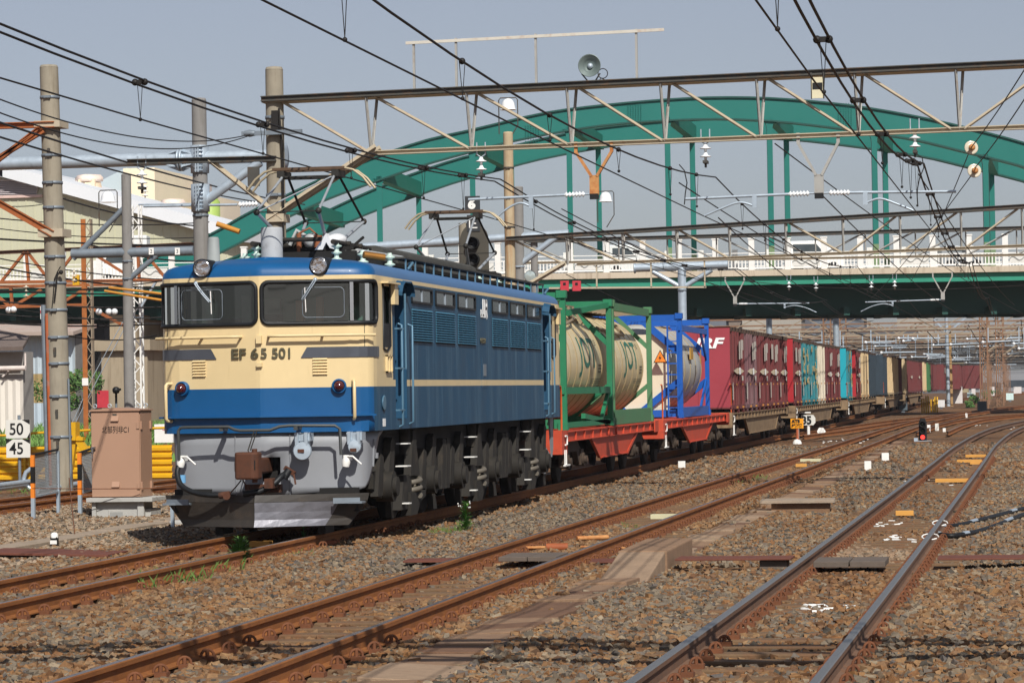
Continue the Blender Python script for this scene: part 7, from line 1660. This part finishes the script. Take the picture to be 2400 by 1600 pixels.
# white markers, signs, small signals at right
def marker(x,y,w,h_,lab,mat=WHITE):
    q=at(x,y,Z=-.2); k=(q-CAMP).dot(FW)/FPX; tag(MB().box((q.x,q.y,-.2+h_*k/2),(w*k,.06,h_*k),rz=.12).build('marker_block',mat,bevel=.008),lab,'marker')
marker(1598,1100,17,20,'small white marker block in the ballast beside the red wagon')
marker(2034,1107,16,27,'white marker post by the cable trough, nearer of two'); marker(2075,1083,17,22,'white marker post by the cable trough, farther of two')
marker(2196,1010,9,18,'white numbered marker beside the dwarf signal, right one',PW); marker(2177,1013,8,18,'white marker right behind the dwarf signal'); marker(2213,1012,7,9,'tiny white cube right of the dwarf signal')
marker(2265,979,5,11,'small white post with red top on the rusty siding')
q=at(1866,1040,Z=-.2); t=thing('track_sign','orange square sign lettered ATS P beside the freight train','sign',q); u=at(1868,992,Y=q.y); k=(u-CAMP).dot(FW)/FPX
bd=MB().box((u.x,u.y,u.z),(30*k,.04,23*k)).build('board',pm('sign_orange','#f0a01c',.5,0,.03,2),t); text('lettering','ATS',7*k,(u.x-12.5*k,u.y-.022,u.z+2*k),(1,0,0),(0,0,1),BLACK,bd,bold=.01,sx=1.1); text('lettering','P確認',7*k,(u.x-12.5*k,u.y-.022,u.z-9*k),(1,0,0),(0,0,1),BLACK,bd,bold=.006,sx=.95)
MB().cyl((u.x,u.y+.05,-.3),(u.x,u.y+.05,u.z),.05,8).build('sign_post',pm('post_rust','#a85a3a',.7),t); MB().lathe([(.16,0),(.15,.06),(.1,.14),(0,.17)],(u.x,u.y-.1,-.2),(0,0,1),14).build('white_dome',WHITE,t)
q=at(1896,1026,Z=-.2); t=thing('speed_sign','white 35 speed board on a white post beside the brown wagon','sign',q); u=at(1894,985,Y=q.y); k=(u-CAMP).dot(FW)/FPX
bd=MB().prism([(-16*k,-11*k),(12*k,-11*k),(17*k,-5*k),(17*k,6*k),(12*k,13*k),(-16*k,13*k)],(u.x,u.y,u.z),(1,0,0),(0,0,1),(0,.04,0)).build('board',PW,t); text('number','35',18*k,(u.x-15*k,u.y-.003,u.z-8*k),(1,0,0),(0,0,1),BLACK,bd,bold=.02,sx=.9)
MB().cyl((u.x,u.y+.08,-.3),(u.x,u.y+.08,u.z),.06,8).bar((u.x-.38,u.y+.05,-.2),(u.x-.38,u.y+.05,u.z+.42),.05,.05).bar((u.x-.55,u.y+.05,u.z+.3),(u.x+.1,u.y+.05,u.z+.3),.05,.05).build('sign_post',WHITE,t)
q=at(2163,1034,Z=-.2); t=thing('dwarf_signal','low black dwarf signal showing a red light between the two tracks','railway signal',q); k=(q-CAMP).dot(FW)/FPX
MB().prism([(-9*k,0),(9*k,0),(9*k,44*k),(5*k,54*k),(-5*k,54*k),(-9*k,44*k)],q,(1,0,0),(0,0,1),(0,.25,0)).build('signal_head',BLACK,t)
for i,z in enumerate((10,26,41)):
    o=q+Vector((0,-.0,z*k)); MB().lathe([(7*k,0),(7*k,-.14),(6.4*k,-.14),(5*k,-.02)],o,(0,1,0),14).build('lamp_hood',BLACK,t)
    MB().lathe([(5.2*k,-.03),(3*k,-.06),(0,-.07)],o,(0,1,0),14).build('signal_lens',emit('red_light',(1,.04,.03),3.0) if i==0 else pm('lens_off','#20241f',.1,0,.1,4),t)
MB().box(q+Vector((-16*k,0,5*k)),(9*k,.1,7*k)).box(q+Vector((0,0,1*k)),(40*k,.4,2*k)).build('signal_base',GALV,t)
q=at(1925,1018,Z=-.15); tag(MB().lathe([(.17,-.05),(.17,.05)],q+Vector((0,0,.12)),(.1,-1,.1),6).build('hexagon_marker',WHITE),'white hexagonal marker lying by the turnout','marker')
t=thing('hose_bundle','black and white striped cables crossing under the right hand track','cable',(9,4,-.15))
for a,b,c_,dd in (((2190,1250),(2235,1255),(2310,1240),(2400,1205)),((2200,1235),(2250,1230),(2330,1210),(2405,1190))):
    P=[Vector(p_) for p_ in smooth([at(*p,Z=-.13) for p in (a,b,c_,dd)],6)]; MB().tube(P,.035,7).build('cable',BLACK,t); 
    n=len(P); sM=MB()
    for k in range(1,n-2,7): sM.tube([P[k]+Vector((0,0,.012)),P[k+1]+Vector((0,0,.012))],.03,7)
    sM.build('white_wrap',GALV,t)
for i,(x,y) in enumerate(((2203,1225),(2180,1257))):
    q=at(x,y,Z=-.05); tag(MB().tube([q+Vector((.10*math.cos(a),.09*math.sin(a),.03*math.sin(a))) for a in np.linspace(0,5.6,12)],.009,5).build('white_wire_coil',WHITE),'white wire coil at the rail joint of the right hand track, %s one'%('upper','lower')[i],'wire coil')
lt=MB(); rr=random.Random(8)
for (cx_,cy_,sp,n) in ((1940,1425,60,16),(2050,1225,60,14),(2110,1262,40,10),(2330,1000,60,8),(2150,1130,100,10),(1990,1030,60,14)):
    for _ in range(n):
        q=at(cx_+rr.uniform(-sp,sp),cy_+rr.uniform(-8,8),Z=-.17); lt.box(q,(rr.uniform(.03,.10),rr.uniform(.03,.08),.02),rr.uniform(0,3),rx=rr.uniform(-.4,.4))
tag(lt.build('white_litter',WHITE,rec=False),'scraps of white litter scattered in the ballast of the right hand track','litter',kind='stuff')
# far right clutter
for i,(x,b,h_) in enumerate(((2161,968,34),(2171,968,40),(2183,966,30),(2192,966,36))):
    q=at(x,b,Z=-.2); k=(q-CAMP).dot(FW)/FPX; t=tag(MB().tube([q,q+Vector((0,0,h_*k)),q+Vector((5*k,0,h_*k)),q+Vector((5*k,0,0))],.06,6).build('hoop_post',YEL),'yellow hoop post at the far track bend, %s from the left'%('first','second','third','fourth')[i],'post','yellow hoop posts')
for x,b,w_,h_,c_,lb in ((2302,968,22,28,'#4d565c','dark grey square board on a post in the far track bend'),(2117,966,20,26,'#57646b','dark grey board beside the yellow hoop posts'),(2367,941,17,20,'#cfe6e2','pale cyan board at the right edge of the far yard'),(2273,934,12,14,'#cfe6e2','pale cyan small board left of the dark grey board'),(2206,958,17,21,'#d9d8d6','white panel at the foot of the silver pole')):
    q=at(x,b,Z=-.2); k=(q-CAMP).dot(FW)/FPX; t=thing('track_board',lb,'sign',q); MB().box(q+Vector((0,0,h_*k*.6)),(w_*k,.08,h_*k*.8)).build('board',pm('board_'+c_[1:],c_,.5),t); MB().box(q+Vector((0,.08,h_*k*.1)),(w_*k*.4,.08,h_*k*.3)).build('foot',GALVD,t)
q=at(2223,952,Z=-.2); t=thing('silver_pole','slender silver pole at the end of the train with a lamp beside it','pole',q); k=(q-CAMP).dot(FW)/FPX; MB().cyl(q,q+Vector((-1*k,0,208*k)),4.3*k,12).build('pole',GALV,t); MB().bar(q+Vector((8*k,.3,0)),q+Vector((6*k,.3,190*k)),5*k,.2).build('side_post',pm('side_post_tan','#a8865a',.8),t)
MB().bar(q+Vector((0,0,172*k)),q+Vector((42*k,0,205*k)),3*k,.15).bar(q+Vector((0,0,172*k)),q+Vector((-30*k,0,205*k)),3*k,.15).lathe([(6*k,0),(6*k,-.1),(3*k,.2)],q+Vector((17*k,0,128*k)),(0,1,.2),12).build('pole_arm',GALV,t)
for px,ptop,pb,wd,lb in ((1802,733,790,5,'left'),(1959,741,800,4,'right')):
    Yq=165.; a=at(px,ptop,Y=Yq); t=thing('silver_pole','silver pole rising behind the containers under the bridge, %s one'%lb,'pole',(a.x,Yq,-.3)); MB().cyl((a.x,Yq,-.3),(a.x,Yq,a.z+.6),.2,12).build('pole',GALV,t)
for i,(x,b,w_,h_) in enumerate(((2245,945,22,40),(2282,930,9,24),(2300,934,9,26),(2322,930,18,24),(2260,905,9,36),(2385,922,18,16))):
    q=at(x,b,Z=-.2); k=(q-CAMP).dot(FW)/FPX; tag(MB().box(q+Vector((0,0,h_*k/2)),(w_*k,.3,h_*k)).build('white_wall',pm('far_white','#d6d0cc',.6,0,.06,.5,.2)),'pale wall panel in the far yard behind the train end, number %s from front to back'%('one','two','three','four','five','six')[i],'wall panel')
for i,(x,b,s_) in enumerate(((2285,950,2.5),(2315,938,3),(2340,925,2.5),(2362,918,4),(2272,958,1.5))):
    q=at(x,b,Z=-.3); leafbush('bush',q,s_*.22,s_*.38,320,'green weed bush at the foot of the far lattice columns, %s'%('first','second','third','fourth','fifth')[i],LEAF2,.13)
# weeds beside the loco track
def weed(x,y,h_,lab,n,mat=LEAF,flower=False,r=.12):
    q=at(x,y,Z=-.2); t=thing('weed',lab,'weed',q); m=MB(); rr=random.Random(x); s=MB().tube([q,q+Vector((.02,.01,h_))],.006,5)
    for i in range(n):
        z=h_*rr.uniform(.05,1); a=rr.uniform(0,6.28); L=r*rr.uniform(.5,1.2)*(1.1-z/h_*.6); p=q+Vector((.02*z/h_,0,z)); d_=Vector((math.cos(a),math.sin(a),rr.uniform(.1,.9))).normalized(); sd=Vector((-math.sin(a),math.cos(a),0))*L*.16
        m.add([p,p+d_*L*.5+sd,p+d_*L,p+d_*L*.5-sd],[(0,1,2,3)])
    m.build('foliage',mat,t,rec=False); s.build('stem',LEAF,t)
    if flower:
        f=MB()
        for k in range(14): f.ball(q+Vector((rr.uniform(-.12,.12),rr.uniform(-.1,.1),h_*rr.uniform(.8,1.02))),.012,4)
        f.build('flower',WHITE,t)
weed(1090,1245,.42,'tall flowering weed with white tips in the ballast below the loco bogies',150,LEAF,True,.14)
weed(560,1330,.33,'bushy dark green weed beside the right rail of the loco track',260,LEAF2,False,.2)
weed(710,1280,.42,'slender upright weed in front of the snow plough',70,LEAF,False,.08)
gm=MB(); GB=pm('blade_green','#66803f',.6,0,.3,5)
for x,y,sp,n,h_ in ((1050,1250,45,60,.09),(1085,1240,25,40,.12),(400,1370,70,40,.2),(500,1345,50,30,.2),(700,1310,30,25,.13),(560,1325,25,30,.2),(330,1385,40,15,.22),(1005,1252,30,30,.06),(1730,1135,18,24,.12),(1775,1125,22,26,.14),(110,1300,45,60,.07),(1470,1240,30,15,.1),(60,1150,60,60,.15)):
    for i in range(int(n*.6)): q=at(x+random.gauss(0,sp*.5),y+random.gauss(0,4),Z=-.2); tuft(gm,q,h_*1.0,.06,4,x+i,.0028)
tag(gm.build('grass_tuft',GB,rec=False),'thin green grass blades sprouting from the ballast beside the loco track','grass',kind='stuff')

# ------------------------------------------------------------------ the hazy summer air
hz_=MB().bb(-700,700,-120,1400,-3,42).build('haze',None); hz_.data.materials.clear()
hm=bpy.data.materials.new('haze_air'); hm.use_nodes=True; t_=hm.node_tree; t_.nodes.clear()
ho_=t_.nodes.new('ShaderNodeOutputMaterial'); hv=t_.nodes.new('ShaderNodeVolumePrincipled'); hv.inputs['Color'].default_value=(.85,.88,.95,1); hv.inputs['Density'].default_value=.0002; hv.inputs['Anisotropy'].default_value=.2
t_.links.new(hv.outputs[0],ho_.inputs['Volume']); hz_.data.materials.append(hm); tag(hz_,'thin pale summer haze over the whole yard','haze',kind='stuff')
